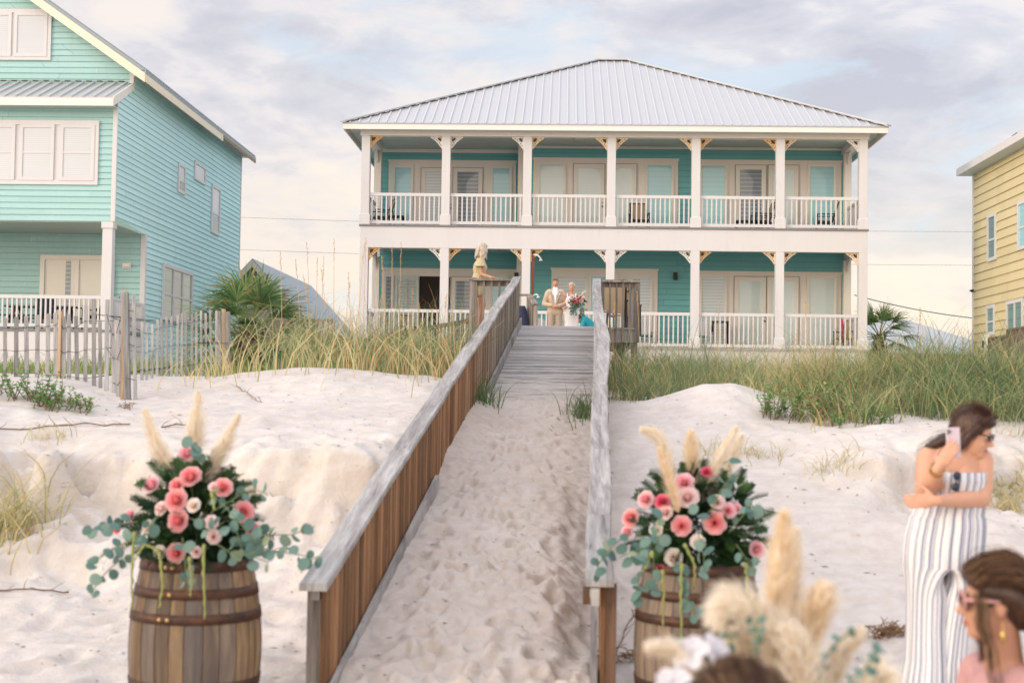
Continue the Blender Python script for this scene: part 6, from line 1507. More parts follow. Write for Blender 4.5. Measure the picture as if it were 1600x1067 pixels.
# her right arm (picture left): elbow tucked low, hand raised with the phone
sR, eR, wR = W(1452, 716, .03), W(1444, 775, -.05), W(1467, 729, -.265)
cap_(mb, sR, sR.lerp(eR, .5), .064, .060); cap_(mb, sR.lerp(eR, .5), eR, .060, .047); cap_(mb, eR, eR.lerp(wR, .4), .047, .045); cap_(mb, eR.lerp(wR, .4), wR, .045, .027)
# her left arm across the waist
sL, eL, wL = W(1533, 718, .03), W(1534, 779, -.06), W(1462, 782, -.24)
cap_(mb, sL, sL.lerp(eL, .5), .062, .058); cap_(mb, sL.lerp(eL, .5), eL, .058, .046); cap_(mb, eL, eL.lerp(wL, .4), .046, .044); cap_(mb, eL.lerp(wL, .4), wL, .044, .027)
hand_(mb, wR, W(1487, 701, -.285) - wR, (.35, .9, -.15), (-.6, .2, .8), .95, .3, fs=(.26, .32, .38, .46), tn=1.5)
hand_(mb, wL, (-1, .05, -.05), (0, 1, 0), (0, 0, 1), .95, .32)
for h, kx, ax in ((W(1448, 860, .03), W(1447, 1010, .02), W(1440, 1150)), (W(1498, 860, .03), W(1480, 1010, .03), W(1472, 1150, .05))):
    cap_(mb, h, kx, .068, .05); cap_(mb, kx, ax, .05, .036); z = gz + .04; cap_(mb, Vector((ax.x, ax.y + .03, z + .02)), Vector((ax.x, ax.y - .15, z)), .035, .03); cap_(mb, ax, Vector((ax.x, ax.y, z + .02)), .036, .034)
body = remesh('body', mb, .0058, SK_F, pw, 5)
face_(pw, L, Rm, .98)
hb = MB(); f, r, u = basis(fdir)
hb.ball(L(-.028, 0, .042), (.100, .086, .095), 18, 12, Rm); hb.ball(L(.03, 0, .085), (.062, .066, .034), 14, 10, Rm); hb.ball(L(-.06, 0, -.01), (.072, .08, .09), 14, 10, Rm)
HP = []
for k in range(9):   # the long hair swings away behind her right shoulder
    o_ = -.05 + .0125 * k; a = L(-.045 - .002 * k, o_ * 1.1, .03); b = L(-.075, o_ * .9, -.05); c_ = W(1474 - k * 2.2, 688 + k * 1.2, -.02 + .02 * k); e_ = W(1452 - k * 1.5, 698 + k * 2, .02 + .015 * k); g_ = W(1448, 716 + 3 * k, .09 + .01 * k)
    HP.append([L(.03, o_ * .6, .118), L(-.03, o_ * 1.1, .13), L(-.10, o_, .07), b, c_, e_, g_]); hb.tube([a, a.lerp(b, .6), b, b.lerp(c_, .5) + Vector((0, 0, .012)), c_, e_, g_], [.03, .035, .034, .031, .028, .022, .012], 8)
for sgn in (1, -1):
    a = L(.03, sgn * .066, .055); hb.tube([a, L(.0, sgn * .078, .0), L(-.02, sgn * .078, -.06), L(-.05, sgn * .07, -.12)], [.022, .024, .024, .014], 8)
remesh('hair', hb, .008, HR_D, pw, 4)
for sgn in (1, -1): HP.append([L(.06, sgn * .03, .115), L(.03, sgn * .07, .06), L(.0, sgn * .086, .0), L(-.02, sgn * .086, -.06), L(-.05, sgn * .07, -.13)])
strands(pw, HP, 330, .016, HS_D)
gl_ = MB()
for q in (1, -1):
    gl_.ball(L(.094, q * .033, .012), (.006, .027, .022), 14, 8, Rm, 0); gl_.tube([L(.09, q * .058, .018), L(.04, q * .079, .018), L(-.01, q * .082, .012)], .0035, 6)
gl_.bar(L(.1, -.012, .018), L(.1, .012, .018), .005, .006); gl_.build('sunglasses', mat('dark_lens', (.02, .014, .012), .12, spec=.6), pw)
# striped jumpsuit: the stripes are the weave of its panels
def stripes_mat():
    k = N('striped_linen'); k.set(Roughness=.85); k.b.inputs['Specular IOR Level'].default_value = .15; c = k.ramp(k.tone(), [(0, (.72, .69, .66)), (.45, (.72, .69, .66)), (.55, (.17, .19, .27)), (1, (.24, .26, .34))]); v = k.coords(); c = k.mix(.12, c, k.ramp(k.noise(v, 140, 3), [(.3, (.3, .3, .32)), (.7, (.9, .9, .88))])); k.color(c); k.bump(k.noise(v, 60, 3), .2, .005); return k.m
STR = stripes_mat()
def striped(mb, rings, per):
    n = len(rings[0]); vs = [p for r_ in rings for p in r_]; b = len(mb.v); mb.v += vs
    for i in range(len(rings) - 1):
        for k in range(n):
            k2 = (k + 1) % n; mb.f.append([b + i * n + k, b + i * n + k2, b + (i + 1) * n + k2, b + (i + 1) * n + k]); mb.mi.append(0); ph = (k / n * per) % 1; mb.t.append(.8 if ph < .3 else (.6 if .42 < ph < .5 else .1)); mb.sm.append(True)
def ring(c, rx, ry, n, fold=0, nf=9, ph=0): return [Vector((c.x + rx * (1 + fold * math.sin(nf * a + ph) + fold * .5 * math.sin(nf * 1.7 * a + ph * 2)) * math.cos(a), c.y + ry * (1 + fold * math.sin(nf * a + ph)) * math.sin(a), c.z)) for a in np.linspace(0, 2 * math.pi, n + 1)[:-1]]
jm = MB(); n = 240
top = ((1491, 736, .166, .150, .004), (1490, 750, .172, .158, .01), (1488, 768, .166, .142, .016), (1485, 790, .172, .145, .02), (1482, 804, .176, .150, .03), (1481, 808, .186, .158, .02), (1480, 820, .192, .165, .02), (1477, 838, .198, .172, .02), (1475, 858, .199, .172, .018), (1474, 884, .199, .165, .016))
rings = [ring(W(px, py, .015), rx, ry, n, fo, 17, .3) for px, py, rx, ry, fo in top]
striped(jm, rings, 26)
per_col = 26 / n; base_ring = rings[-1]; cb = W(1474, 884, .015)
for side, cs in ((-1, ((1449, 884, .106, .15), (1449, 930, .104, .13), (1448, 980, .102, .122), (1448, 1030, .110, .13), (1445, 1075, .128, .15), (1441, 1120, .145, .165), (1439, 1158, .15, .17))), (1, ((1498, 884, .106, .15), (1491, 930, .098, .13), (1484, 980, .095, .122), (1478, 1030, .10, .13), (1475, 1075, .118, .145), (1473, 1120, .135, .16), (1472, 1158, .14, .165)))):
    A0 = np.linspace(-math.pi / 2, math.pi / 2, n // 2 + 1) if side > 0 else np.linspace(math.pi / 2, 1.5 * math.pi, n // 2 + 1)
    ks = [int(round((a % (2 * math.pi)) / (2 * math.pi) * n)) % n for a in A0]; NI = 60; rings = []
    for i in range(31):
        tt = i / 30; t = tt * (len(cs) - 1); a_ = min(int(t), len(cs) - 2); q = t - a_; px, py, rx, ry = [cs[a_][j] * (1 - q) + cs[a_ + 1][j] * q for j in range(4)]
        c = W(px, py, .015 + .03 * side * tt); fo = .012 + .075 * tt ** 1.2; w = min(1, tt * 6); w = w * w * (3 - 2 * w); rg_ = []
        for k_, a in zip(ks, A0):
            m_ = 1 + fo * math.sin(7 * a + side * 1.3 + i * .05) + fo * .5 * math.sin(12 * a + i * .08); leg = Vector((c.x + rx * m_ * math.cos(a), c.y + ry * m_ * math.sin(a), c.z)); b = base_ring[k_]
            rg_.append(Vector((b.x + (leg.x - b.x) * w, b.y + (leg.y - b.y) * w, b.z + (leg.z - b.z) * w)))
        p0, p1 = rg_[-1], rg_[0]
        for j in range(1, NI):
            u = j / NI; a = (A0[-1] + math.pi * u); ln_ = p0.lerp(p1, u); leg = Vector((c.x + rx * math.cos(a), c.y + ry * math.sin(a), c.z)); rg_.append(Vector((ln_.x + (leg.x - ln_.x) * w, ln_.y + (leg.y - ln_.y) * w, ln_.z + (leg.z - ln_.z) * w)))
        rings.append(rg_)
    nn = len(rings[0]); b0_ = len(jm.v); jm.v += [p for r_ in rings for p in r_]
    for i in range(30):
        for k_ in range(nn):
            k2 = (k_ + 1) % nn; jm.f.append([b0_ + i * nn + k_, b0_ + i * nn + k2, b0_ + (i + 1) * nn + k2, b0_ + (i + 1) * nn + k_]); jm.mi.append(0); kk = (ks[k_] if side > 0 or ks[k_] else n) if k_ < len(ks) else ks[-1] + (k_ - len(ks) + 1) * 2
            ph = (kk * per_col) % 1; jm.t.append(.8 if ph < .3 else (.6 if .42 < ph < .5 else .1)); jm.sm.append(True)
jo = jm.build('jumpsuit', STR, pw, fix=False); bm = bmesh.new(); bm.from_mesh(jo.data); bmesh.ops.remove_doubles(bm, verts=bm.verts, dist=.0004); bmesh.ops.recalc_face_normals(bm, faces=bm.faces); bm.to_mesh(jo.data); bm.free(); sol = jo.modifiers.new('solid', 'SOLIDIFY'); sol.thickness = .004
bm_ = MB(); d_ = (wR - eR).normalized()
for k, t in enumerate((.84, .9, .94)):
    c_ = eR.lerp(wR, t); a = d_.orthogonal().normalized(); b_ = d_.cross(a); bm_.tube([c_ + (a * math.cos(q) + b_ * math.sin(q)) * (.034 + .001 * k) for q in np.linspace(0, 2 * math.pi, 17)], .0028, 5)
bm_.build('bracelet', mat('gold', (.6, .38, .13), .25, metal=.9), pw)
# phone and the sunglasses tucked in the top are things of their own
ph_c = W(1489.5, 691.5, -.235); ph = root('phone', ph_c, 'pink phone held up in the standing woman\'s raised hand', 'phone')
Rp = Matrix.Rotation(R(-3), 3, 'Y') @ Matrix.Rotation(R(12), 3, 'Z')
m = MB(); m.box(ph_c, (.074, .008, .150), Rp, 0, .5); m.build('body', mat('pink_phone_glass', (.62, .50, .52), .25, .03), ph, bevel=.003)
m = MB(); 
m.box(ph_c + Rp @ Vector((-.022, -.0055, .055)), (.026, .003, .028), Rp, 0); 
for dx, dz in ((-.028, .061), (-.028, .049), (-.017, .055)): m.ball(ph_c + Rp @ Vector((dx, -.0075, dz)), (.0055, .002, .0055), 10, 5, Rp, 1)
m.build('camera_lens', [mat('pink_camera_plate', (.55, .44, .47), .3), M['black']], ph)
m = MB(); q = ph_c + Rp @ Vector((-.01, -.014, -.008)); rings = [[q + Rp @ Vector((rr * math.cos(a), yy, rr * math.sin(a))) for a in np.linspace(0, 2 * math.pi, 21)[:-1]] for rr, yy in ((.012, .012), (.013, .0), (.020, -.002), (.0205, -.006), (.018, -.008))]; m.loft(rings); m.build('grip', mat('pale_pink_grip', (.78, .62, .60), .35), ph)
sg = MB(); c_ = W(1494, 752, -.165)
for dz in (.028, -.028): sg.ball(c_ + Vector((.004 * dz * 40, 0, dz)), (.020, .008, .022), 14, 8)
sg.bar(c_ + Vector((0, -.004, .01)), c_ + Vector((0, -.004, -.01)), .006, .006); sg.tube([c_ + Vector((.015, 0, .04)), c_ + Vector((.02, .02, -.02)), c_ + Vector((.018, .03, -.08))], .003, 5)
tag(sg.build('sunglasses', mat('navy_lens', (.012, .016, .04), .15, spec=.6), None, c_), 'dark sunglasses hooked on the front of the striped strapless top', 'sunglasses')
# ------------------------------------------------------------------ seated guests in the foreground
def chair_(loc, rz, label):
    o = root('folding_chair', (0, 0, 0), label, 'chair', None); wht = M['white']; m = MB(); m.box((0, 0, .44), (.40, .40, .035)); m.build('seat', wht, o, bevel=.008)
    m = MB(); m.box((0, .21, .72), (.40, .02, .24)); m.build('backrest', wht, o, bevel=.006)
    for sx in (-1, 1):
        m = MB(); m.bar((sx * .205, .24, .85), (sx * .205, -.2, 0), .025, .035, (1, 0, 0)); m.build('leg', wht, o); m = MB(); m.bar((sx * .175, -.16, .43), (sx * .175, .22, 0), .025, .035, (1, 0, 0)); m.build('leg', wht, o)
    o.location = loc; o.rotation_euler = (0, 0, rz); return o
def seated(hc, fdir, face_rz, skin, hairm, dress, label, gz, long_hair, shoulder_drop=.30):
    """body facing local -Y turned by face_rz; head looks along fdir"""
    o = root('person', (hc.x, hc.y, gz), label, 'person'); Q = Matrix.Rotation(face_rz, 3, 'Z'); base = Vector((hc.x, hc.y, 0)); V_ = lambda x, y, z: base + Q @ Vector((x, y, 0)) + Vector((0, 0, z))
    zs = hc.z - shoulder_drop; zh = gz + .56; mb = MB(); L, Rm = head_(mb, hc, fdir)
    cap_(mb, V_(0, .04, zs + .03), hc + Vector((0, 0, -.06)) + Q @ Vector((0, .02, 0)), .058, .055); cap_(mb, V_(-.15, .05, zs), V_(.15, .05, zs), .06, .06)
    mb.ball(V_(0, .04, zs - .14), (.165, .12, .20), 18, 12, Q); mb.ball(V_(0, .05, zh + .06), (.17, .14, .2), 18, 12, Q); mb.ball(V_(0, .05, zh - .03), (.2, .17, .13), 18, 12, Q)
    for s_ in (-1, 1):
        a, b, c_ = V_(s_ * .19, .05, zs - .01), V_(s_ * .23, .02, zs - .29), V_(s_ * .08, -.24, zs - .36); cap_(mb, a, b, .05, .04); cap_(mb, b, c_, .04, .026); hand_(mb, c_, Q @ Vector((-s_ * .5, -.8, -.1)), (0, 0, -1), Q @ Vector((-s_, .3, 0)), .95, .45)
        h, k_, an = V_(s_ * .1, .02, zh - .04), V_(s_ * .12, -.40, zh - .04), V_(s_ * .12, -.42, gz + .08); cap_(mb, h, k_, .085, .06); cap_(mb, k_, an, .058, .038); cap_(mb, an, an + Q @ Vector((0, -.15, -.04)), .036, .028)
    remesh('body', mb, .0075, skin, o, 5); face_(o, L, Rm)
    return o, L, Rm, V_, zs, zh, Q
hcS = P(1553, 941, 4.45); gS = G(hcS.x, 4.45)
ps, L, Rm, V_, zs, zh, Q = seated(hcS, Vector((-.93, .12, -.05)), R(-78), SK_B, HR_L, None, 'seated woman in a dusty pink dress with long half up brown hair and sunglasses', gS, True, .235)
hb = MB(); hb.ball(L(-.03, 0, .042), (.104, .090, .096), 18, 12, Rm); hb.ball(L(.035, 0, .082), (.055, .068, .036), 14, 10, Rm); hb.ball(L(-.08, 0, .0), (.07, .08, .09), 14, 10, Rm)
HP = []
random.seed(5)
for k in range(16):   # long hair down her back
    o_ = -.075 + .01 * k; a = L(-.09, o_, .03); pts = [a, L(-.13, o_ * 1.1, -.06), L(-.14, o_ * 1.25, -.16), L(-.125, o_ * 1.4, -.28), L(-.11, o_ * 1.5, -.40), L(-.11, o_ * 1.45, -.52)]; HP.append([L(.05, o_ * .8, .10), L(-.03, o_ * 1.1, .14), L(-.12, o_ * 1.1, .07), L(-.165, o_ * 1.1, -.06), L(-.17, o_ * 1.25, -.16), L(-.155, o_ * 1.4, -.28), L(-.13, o_ * 1.5, -.42), L(-.11, o_ * 1.45, -.55)]); hb.tube([p + Vector((random.uniform(-.008, .008),) * 3) for p in pts], [.03, .034, .032, .028, .022, .008], 8)
for sg_ in (1, -1):
    hb.tube([L(.05, sg_ * .062, .06), L(.02, sg_ * .076, .045), L(-.05, sg_ * .08, .03), L(-.11, sg_ * .06, -.02)], [.018, .022, .03, .04], 8)
    hb.tube([L(.045, sg_ * .072, .03), L(.05, sg_ * .078, -.04), L(.03, sg_ * .08, -.12), L(.035, sg_ * .085, -.2), L(.015, sg_ * .08, -.27)], [.011, .009, .008, .007, .003], 6)
remesh('hair', hb, .0075, HR_L, ps, 14)
HP = crown_paths(L, 34)
for sg_ in (1, -1): HP += [[L(.05, sg_ * .076, .03), L(.052, sg_ * .082, -.05), L(.03, sg_ * .085, -.13), L(.03, sg_ * .09, -.2), L(.01, sg_ * .085, -.3)]] * 2
strands(ps, HP, 1500, .009, HS_L, .0012, 8)
gl_ = MB(); pk_ = mat('pink_frame', (.62, .33, .30), .3); 
for q in (1, -1):
    gl_.ball(L(.096, q * .034, .010), (.006, .030, .027), 14, 8, Rm, 1); gl_.tube([L(.092, q * .064, .018), L(.05, q * .080, .018), L(-.005, q * .086, .012)], .0055, 6, 0); gl_.tube([L(.094, q * .034 + .031 * math.cos(a), .010 + .028 * math.sin(a)) for a in np.linspace(0, 2 * math.pi, 15)], .0035, 5, 0)
gl_.build('sunglasses', [pk_, mat('rose_brown_lens', (.10, .025, .02), .1, spec=.6)], ps)
for q in (1, -1):
    m = MB(); m.tube([L(-.008, q * .082, -.045), L(-.008, q * .086, -.075)], .002, 5); m.ball(L(-.008, q * .086, -.09), (.009, .006, .018), 10, 8, Rm); m.build('earring', mat('gold_drop', (.7, .45, .14), .25, metal=.8), ps)
def dress_(o, V_, zs, zh, Q, m, strap=True):
    mb = MB(); cap_(mb, V_(-.165, .05, zs - .006), V_(.165, .05, zs - .006), .066, .066) if strap else None
    mb.ball(V_(0, .04, zs - .15), (.178, .135, .205), 18, 12, Q); mb.ball(V_(0, .05, zh + .06), (.185, .155, .21), 18, 12, Q); mb.ball(V_(0, .05, zh - .03), (.215, .185, .145), 18, 12, Q)
    for s_ in (-1, 1):
        cap_(mb, V_(s_ * .19, .05, zs - .01), V_(s_ * .215, .03, zs - .15), .062, .06); cap_(mb, V_(s_ * .1, .02, zh - .04), V_(s_ * .12, -.40, zh - .04), .10, .085); cap_(mb, V_(s_ * .12, -.40, zh - .04), V_(s_ * .12, -.42, zh - .32), .085, .09)
    return remesh('dress', mb, .0085, m, o, 6)
dress_(ps, V_, zs, zh, Q, mat('dusty_pink_cloth', (.50, .27, .25), .8, .1, scale=10, bump=.3, bscale=60))
chair_((hcS.x + .03, 4.45, gS), R(-78), 'white folding chair under the seated woman in pink')
hcF = P(1147, 1132, 3.1); gF = G(hcF.x, 3.1)
pf, L, Rm, V_, zs, zh, Q = seated(hcF, Vector((-.25, .95, .0)), R(180), SK_B, HR_A, None, 'guest with auburn brown hair whose head top shows at the bottom of the picture', gF, False, .27)
hb = MB(); hb.ball(L(-.03, 0, .03), (.108, .098, .104), 18, 12, Rm); hb.ball(L(-.05, 0, -.05), (.08, .085, .11), 14, 10, Rm)
for k in range(12): o_ = -.07 + .0125 * k; hb.tube([L(-.09, o_, .0), L(-.11, o_ * 1.1, -.1), L(-.10, o_ * 1.2, -.22), L(-.095, o_ * 1.1, -.3)], [.03, .032, .026, .01], 8)
remesh('hair', hb, .008, HR_A, pf, 10); strands(pf, crown_paths(L, 26, False), 420, .007, HS_L, .0012, 4); dress_(pf, V_, zs, zh, Q, mat('navy_dress_cloth', (.06, .07, .11), .8))
chair_((hcF.x, 3.1, gF), R(180), 'white folding chair under the guest with auburn hair')
# ------------------------------------------------------------------ the couple on the landing
DZ = 3.13
def fig(px, py_top, Y, H, label, z0=DZ):
    p = P(px, py_top, Y); o = root('person', (p.x, Y, z0), label, 'person'); return o, (lambda x, y, z: Vector((p.x + x, Y + y, z0 + z)))
def legs(mb, V_, hx, hz, kz, r0=.085, r1=.055, r2=.04, dy=0, dx=.0):
    for s_ in (-1, 1): cap_(mb, V_(s_ * hx, 0, hz), V_(s_ * (hx + .01) + dx, -.01, kz), r0, r1); cap_(mb, V_(s_ * (hx + .01) + dx, -.01, kz), V_(s_ * (hx + .015) + dx, .02, .07), r1, r2); cap_(mb, V_(s_ * (hx + .015) + dx, .03, .045), V_(s_ * (hx + .03) + dx, -.16, .035), .042, .035)
tan = mat('beige_linen', (.52, .40, .285), .85, .08, scale=20, bump=.2, bscale=120); tan2 = mat('greyer_beige_linen', (.40, .33, .25), .85, .08, scale=20); shirtm = mat('white_shirt', (.80, .79, .80), .7, .03)
pm, V_ = fig(868, 437, 37., 1.78, 'man in a beige suit standing arm in arm with the bride')
mb = MB(); hc = V_(0, 0, 1.665); L, Rm = head_(mb, hc, Vector((.05, -1, -.03))); cap_(mb, V_(0, .02, 1.47), V_(0, .01, 1.6), .06, .058); cap_(mb, V_(-.16, .02, 1.43), V_(.16, .02, 1.43), .07, .07); mb.ball(V_(0, 0, 1.25), (.18, .12, .24)); mb.ball(V_(0, 0, 1.0), (.165, .12, .16))
arms = ((V_(-.20, .02, 1.41), V_(-.29, -.03, 1.12), V_(-.07, -.22, 1.07)), (V_(.20, .02, 1.41), V_(.28, -.02, 1.13), V_(.06, -.23, 1.05)))
for a, b, c_ in arms: cap_(mb, a, b, .055, .045); cap_(mb, b, c_, .043, .03)
hand_(mb, arms[0][2], (1, -.15, -.15), (0, .6, -1), (0, -.4, 1), 1., .5); hand_(mb, arms[1][2], (-1, -.15, -.05), (0, 1, -.2), (0, -.2, 1), 1., .5)
legs(mb, V_, .09, .92, .5); remesh('body', mb, .011, SK_T, pm, 4); face_(pm, L, Rm)
hb = MB(); hb.ball(L(-.03, 0, .045), (.092, .083, .09), 16, 10, Rm); hb.ball(L(.015, 0, .085), (.07, .065, .035), 14, 8, Rm); remesh('hair', hb, .011, HR_G, pm, 3)
m = MB(); m.ball(L(.086, 0, -.046), (.008, .03, .006), 10, 6, Rm); m.ball(L(.072, 0, -.088), (.016, .02, .014), 10, 6, Rm); m.build('moustache', HR_G, pm)
sh_ = MB(); sh_.prism([V_(-.085, -.135, 1.46), V_(.085, -.135, 1.46), V_(.02, -.165, 1.12), V_(-.02, -.165, 1.12)], (0, .05, 0)); cap_(sh_, V_(0, .0, 1.475), V_(0, -.01, 1.525), .078, .066); sh_.build('shirt', shirtm, pm)
jk = MB(); cap_(jk, V_(-.16, .02, 1.43), V_(.16, .02, 1.43), .085, .085); jk.ball(V_(-.0, .02, 1.25), (.205, .145, .25)); jk.ball(V_(0, .02, 1.02), (.20, .15, .22)); cap_(jk, V_(-.09, 0, .92), V_(.09, 0, .92), .13, .13)
for a, b, c_ in arms: cap_(jk, a, b, .072, .064); cap_(jk, b, b.lerp(c_, .86), .062, .050)
remesh('jacket', jk, .012, tan, pm, 4)
lp = MB()
for s_ in (-1, 1): lp.add([V_(s_ * .055, -.10, 1.50), V_(s_ * .125, -.125, 1.42), V_(s_ * .11, -.165, 1.34), V_(s_ * .02, -.19, 1.10), V_(s_ * .012, -.18, 1.12)], [(0, 1, 2, 3, 4)]); 
for v_ in lp.v: v_.y -= .012
lp.build('lapel', tan2, pm)
sv_ = MB(); sv_.add([V_(-.055, -.176, 1.49), V_(.055, -.176, 1.49), V_(.0, -.188, 1.13)], [(0, 1, 2)]); sv_.build('shirt_front', shirtm, pm)
tr = MB(); 
for s_ in (-1, 1): cap_(tr, V_(s_ * .09, 0, .93), V_(s_ * .1, -.01, .5), .105, .085); cap_(tr, V_(s_ * .1, -.01, .5), V_(s_ * .105, .02, .1), .085, .078)
cap_(tr, V_(-.07, 0, .97), V_(.07, 0, .97), .115, .115); remesh('trousers', tr, .012, tan2, pm, 4)
m = MB()
for s_ in (-1, 1): m.ball(V_(s_ * .125, -.06, .05), (.05, .15, .05))
m.build('shoes', mat('brown_leather', (.10, .05, .03), .4), pm)
m = MB(); m.ball(V_(.115, -.165, 1.37), (.025, .02, .025), 8, 6); m.ball(V_(.125, -.17, 1.34), (.012, .01, .02), 8, 6, None, 1); m.build('boutonniere', [PET['cream'], drk], pm)
pb, V_ = fig(893.5, 443, 36.95, 1.68, 'bride in a fitted white lace gown holding a bouquet')
mb = MB(); hc = V_(0, 0, 1.565); L, Rm = head_(mb, hc, Vector((-.05, -1, -.03)), .95); cap_(mb, V_(0, .02, 1.37), V_(0, .01, 1.5), .05, .05); cap_(mb, V_(-.13, .02, 1.33), V_(.13, .02, 1.33), .058, .058); mb.ball(V_(0, 0, 1.18), (.15, .11, .2)); mb.ball(V_(0, 0, .95), (.16, .12, .16))
arms = ((V_(-.165, .02, 1.32), V_(-.22, .02, 1.05), V_(-.14, -.2, 1.03)), (V_(.165, .02, 1.32), V_(.21, -.04, 1.06), V_(.07, -.2, 1.1)))
for a, b, c_ in arms: cap_(mb, a, b, .046, .037); cap_(mb, b, c_, .036, .025)
hand_(mb, arms[0][2], (-.6, -.5, -.1), (0, .4, -1), (0, -1, .2), .9, .4); hand_(mb, arms[1][2], (-.7, -.3, .1), (0, .3, -.4), (0, 0, 1), .9, .7)
legs(mb, V_, .08, .85, .46); remesh('body', mb, .011, SK_B, pb, 4); face_(pb, L, Rm, .95)
hb = MB(); hb.ball(L(-.03, 0, .045), (.095, .088, .092), 16, 10, Rm); hb.ball(L(.01, 0, .085), (.075, .07, .036), 14, 8, Rm); hb.ball(L(-.10, 0, .0), (.05, .055, .055), 12, 8, Rm)
for s_ in (1, -1): hb.tube([L(.05, s_ * .05, .075), L(.03, s_ * .08, .03), L(-.01, s_ * .083, -.03)], [.018, .02, .014], 8)
remesh('hair', hb, .011, HR_W, pb, 3)
lace = mat('white_lace', (.80, .77, .74), .75, .07, scale=60, bump=.7, bscale=150)
gd = MB(); rings = []
for i, (z, rx, ry) in enumerate(((1.27, .155, .125), (1.2, .165, .14), (1.1, .15, .125), (1.02, .152, .125), (.93, .18, .15), (.83, .19, .16), (.65, .18, .155), (.45, .175, .16), (.25, .21, .2), (.08, .27, .26), (.0, .31, .3))): rings.append(ring(V_(0, .01, z), rx, ry, 44, .004 + .02 * (i / 10) ** 2, 7, i))
gd.loft(rings)
for s_ in (-1, 1): gd.tube([V_(s_ * .09, -.10, 1.25), V_(s_ * .11, -.075, 1.34), V_(s_ * .11, .0, 1.40), V_(s_ * .10, .08, 1.30)], .014, 6); gd.ball(V_(s_ * .07, -.095, 1.25), (.075, .06, .065), 12, 8)
gd.build('gown', lace, pb)
bq = root('bouquet', V_(.10, -.27, 1.12), 'bride\'s bouquet of pink red and white blooms with trailing eucalyptus', 'bouquet'); rnd = random.Random(9); c0 = V_(.11, -.29, 1.17)
for dx, dz, cc, rr in ((-.14, .04, 'cream', .05), (-.08, -.04, 'coral', .055), (-.03, .09, 'blush', .05), (.04, .06, 'pink', .06), (.10, .1, 'coral', .055), (.06, -.02, 'deep', .05), (.14, .03, 'pink', .055), (-.02, .01, 'deep', .05), (.12, -.06, 'white', .045), (-.1, .12, 'white', .05), (.19, .1, 'cream', .04)):
    m = MB(); rose_geo(m, c0 + Vector((dx, -.03 * rnd.random(), dz)), rr, (dx, -1, .4), rnd); m.build('rose', PET[cc], bq, fix=False)
foliage(bq, c0 + Vector((.02, .05, -.02)), (.2, .1, .16), 120)
for k in range(9): 
    a = c0 + Vector((rnd.uniform(-.1, .12), -.02, -.04)); e = a + Vector((rnd.uniform(-.16, .22), -.02, rnd.uniform(-.36, -.12))); sprig(bq, [a, a.lerp(e, .5) + Vector((.02, -.03, .03)), e], .034, .035)
plume(bq, [c0 + Vector((.1, .02, .05)), c0 + Vector((.16, .0, .2)), c0 + Vector((.24, -.02, .28))], .03, 240, pam, fib=2)
m = MB(); m.tube([c0 + Vector((-.02, .05, -.05)), c0 + Vector((-.07, .1, -.25))], [.03, .022], 8); m.build('stem', stemg, bq)
# person in teal bending down behind the bride
pt, V_ = fig(917, 497, 39.5, 1.0, 'person in a bright teal shirt bending down behind the bride', 3.3)
mb = MB(); teal = mat('bright_teal_cloth', (.01, .25, .29), .75, .1, scale=12)
hd = V_(-.24, -.1, .72); L, Rm = head_(mb, hd, Vector((-.6, -.4, -.7)), .95); cap_(mb, V_(-.12, 0, .68), hd, .055, .055); cap_(mb, V_(-.08, 0, .66), V_(.12, .05, .48), .13, .15); mb.ball(V_(.12, .06, .42), (.16, .16, .16))
cap_(mb, V_(-.1, -.12, .62), V_(-.16, -.22, .38), .05, .04); cap_(mb, V_(-.16, -.22, .38), V_(.0, -.26, .28), .038, .028); hand_(mb, V_(.0, -.26, .28), (1, 0, -.2), (0, 0, -1), (0, -1, 0), .9)
for s_ in (-1, 1): cap_(mb, V_(.12, .06 + s_ * .09, .38), V_(-.14, s_ * .1, .36), .085, .06); cap_(mb, V_(-.14, s_ * .1, .36), V_(-.02, s_ * .1, .05), .055, .04); cap_(mb, V_(.0, s_ * .1, .04), V_(-.16, s_ * .1, .03), .04, .03)
remesh('body', mb, .011, SK_T, pt, 4)
jk = MB(); cap_(jk, V_(-.07, 0, .67), V_(.10, .05, .50), .15, .175); jk.ball(V_(.12, .06, .43), (.185, .18, .17)); cap_(jk, V_(-.1, -.12, .62), V_(-.14, -.19, .47), .068, .064); remesh('shirt', jk, .012, teal, pt, 4)
hb = MB(); hb.ball(L(-.03, 0, .04), (.098, .088, .095), 16, 10, Rm); hb.tube([L(-.08, 0, .02), L(-.06, .05, -.1), L(.0, .06, -.2)], [.05, .04, .015], 8); remesh('hair', hb, .011, HR_D, pt, 3)
# woman on the landing's left side, looking towards the couple
pl, V_ = fig(755, 383, 28., 1.68, 'woman with silver blonde hair in a ruffled cream romper leaning on the left landing rail')
mb = MB(); hc = V_(-.0, 0, 1.56); L, Rm = head_(mb, hc, Vector((.85, .5, -.15)), .97); cap_(mb, V_(-.05, .02, 1.36), V_(-.02, .01, 1.5), .05, .05); cap_(mb, V_(-.05, -.12, 1.32), V_(-.05, .14, 1.32), .055, .055); mb.ball(V_(-.06, 0, 1.18), (.12, .14, .19)); mb.ball(V_(-.07, 0, .95), (.13, .15, .16))
a, b, c_ = V_(-.03, -.155, 1.30), V_(-.02, -.19, 1.06), V_(.20, -.30, .985); cap_(mb, a, b, .045, .038); cap_(mb, b, c_, .036, .025); hand_(mb, c_, (1, -.1, -.05), (0, 0, -1), (0, 1, 0), .9, .25)
a, b, c_ = V_(-.05, .17, 1.30), V_(.0, .2, 1.06), V_(.12, .05, .9); cap_(mb, a, b, .045, .038); cap_(mb, b, c_, .036, .025); hand_(mb, c_, (.5, -.5, -.3), (0, 0, -1), (0, -1, 0), .9, .4)
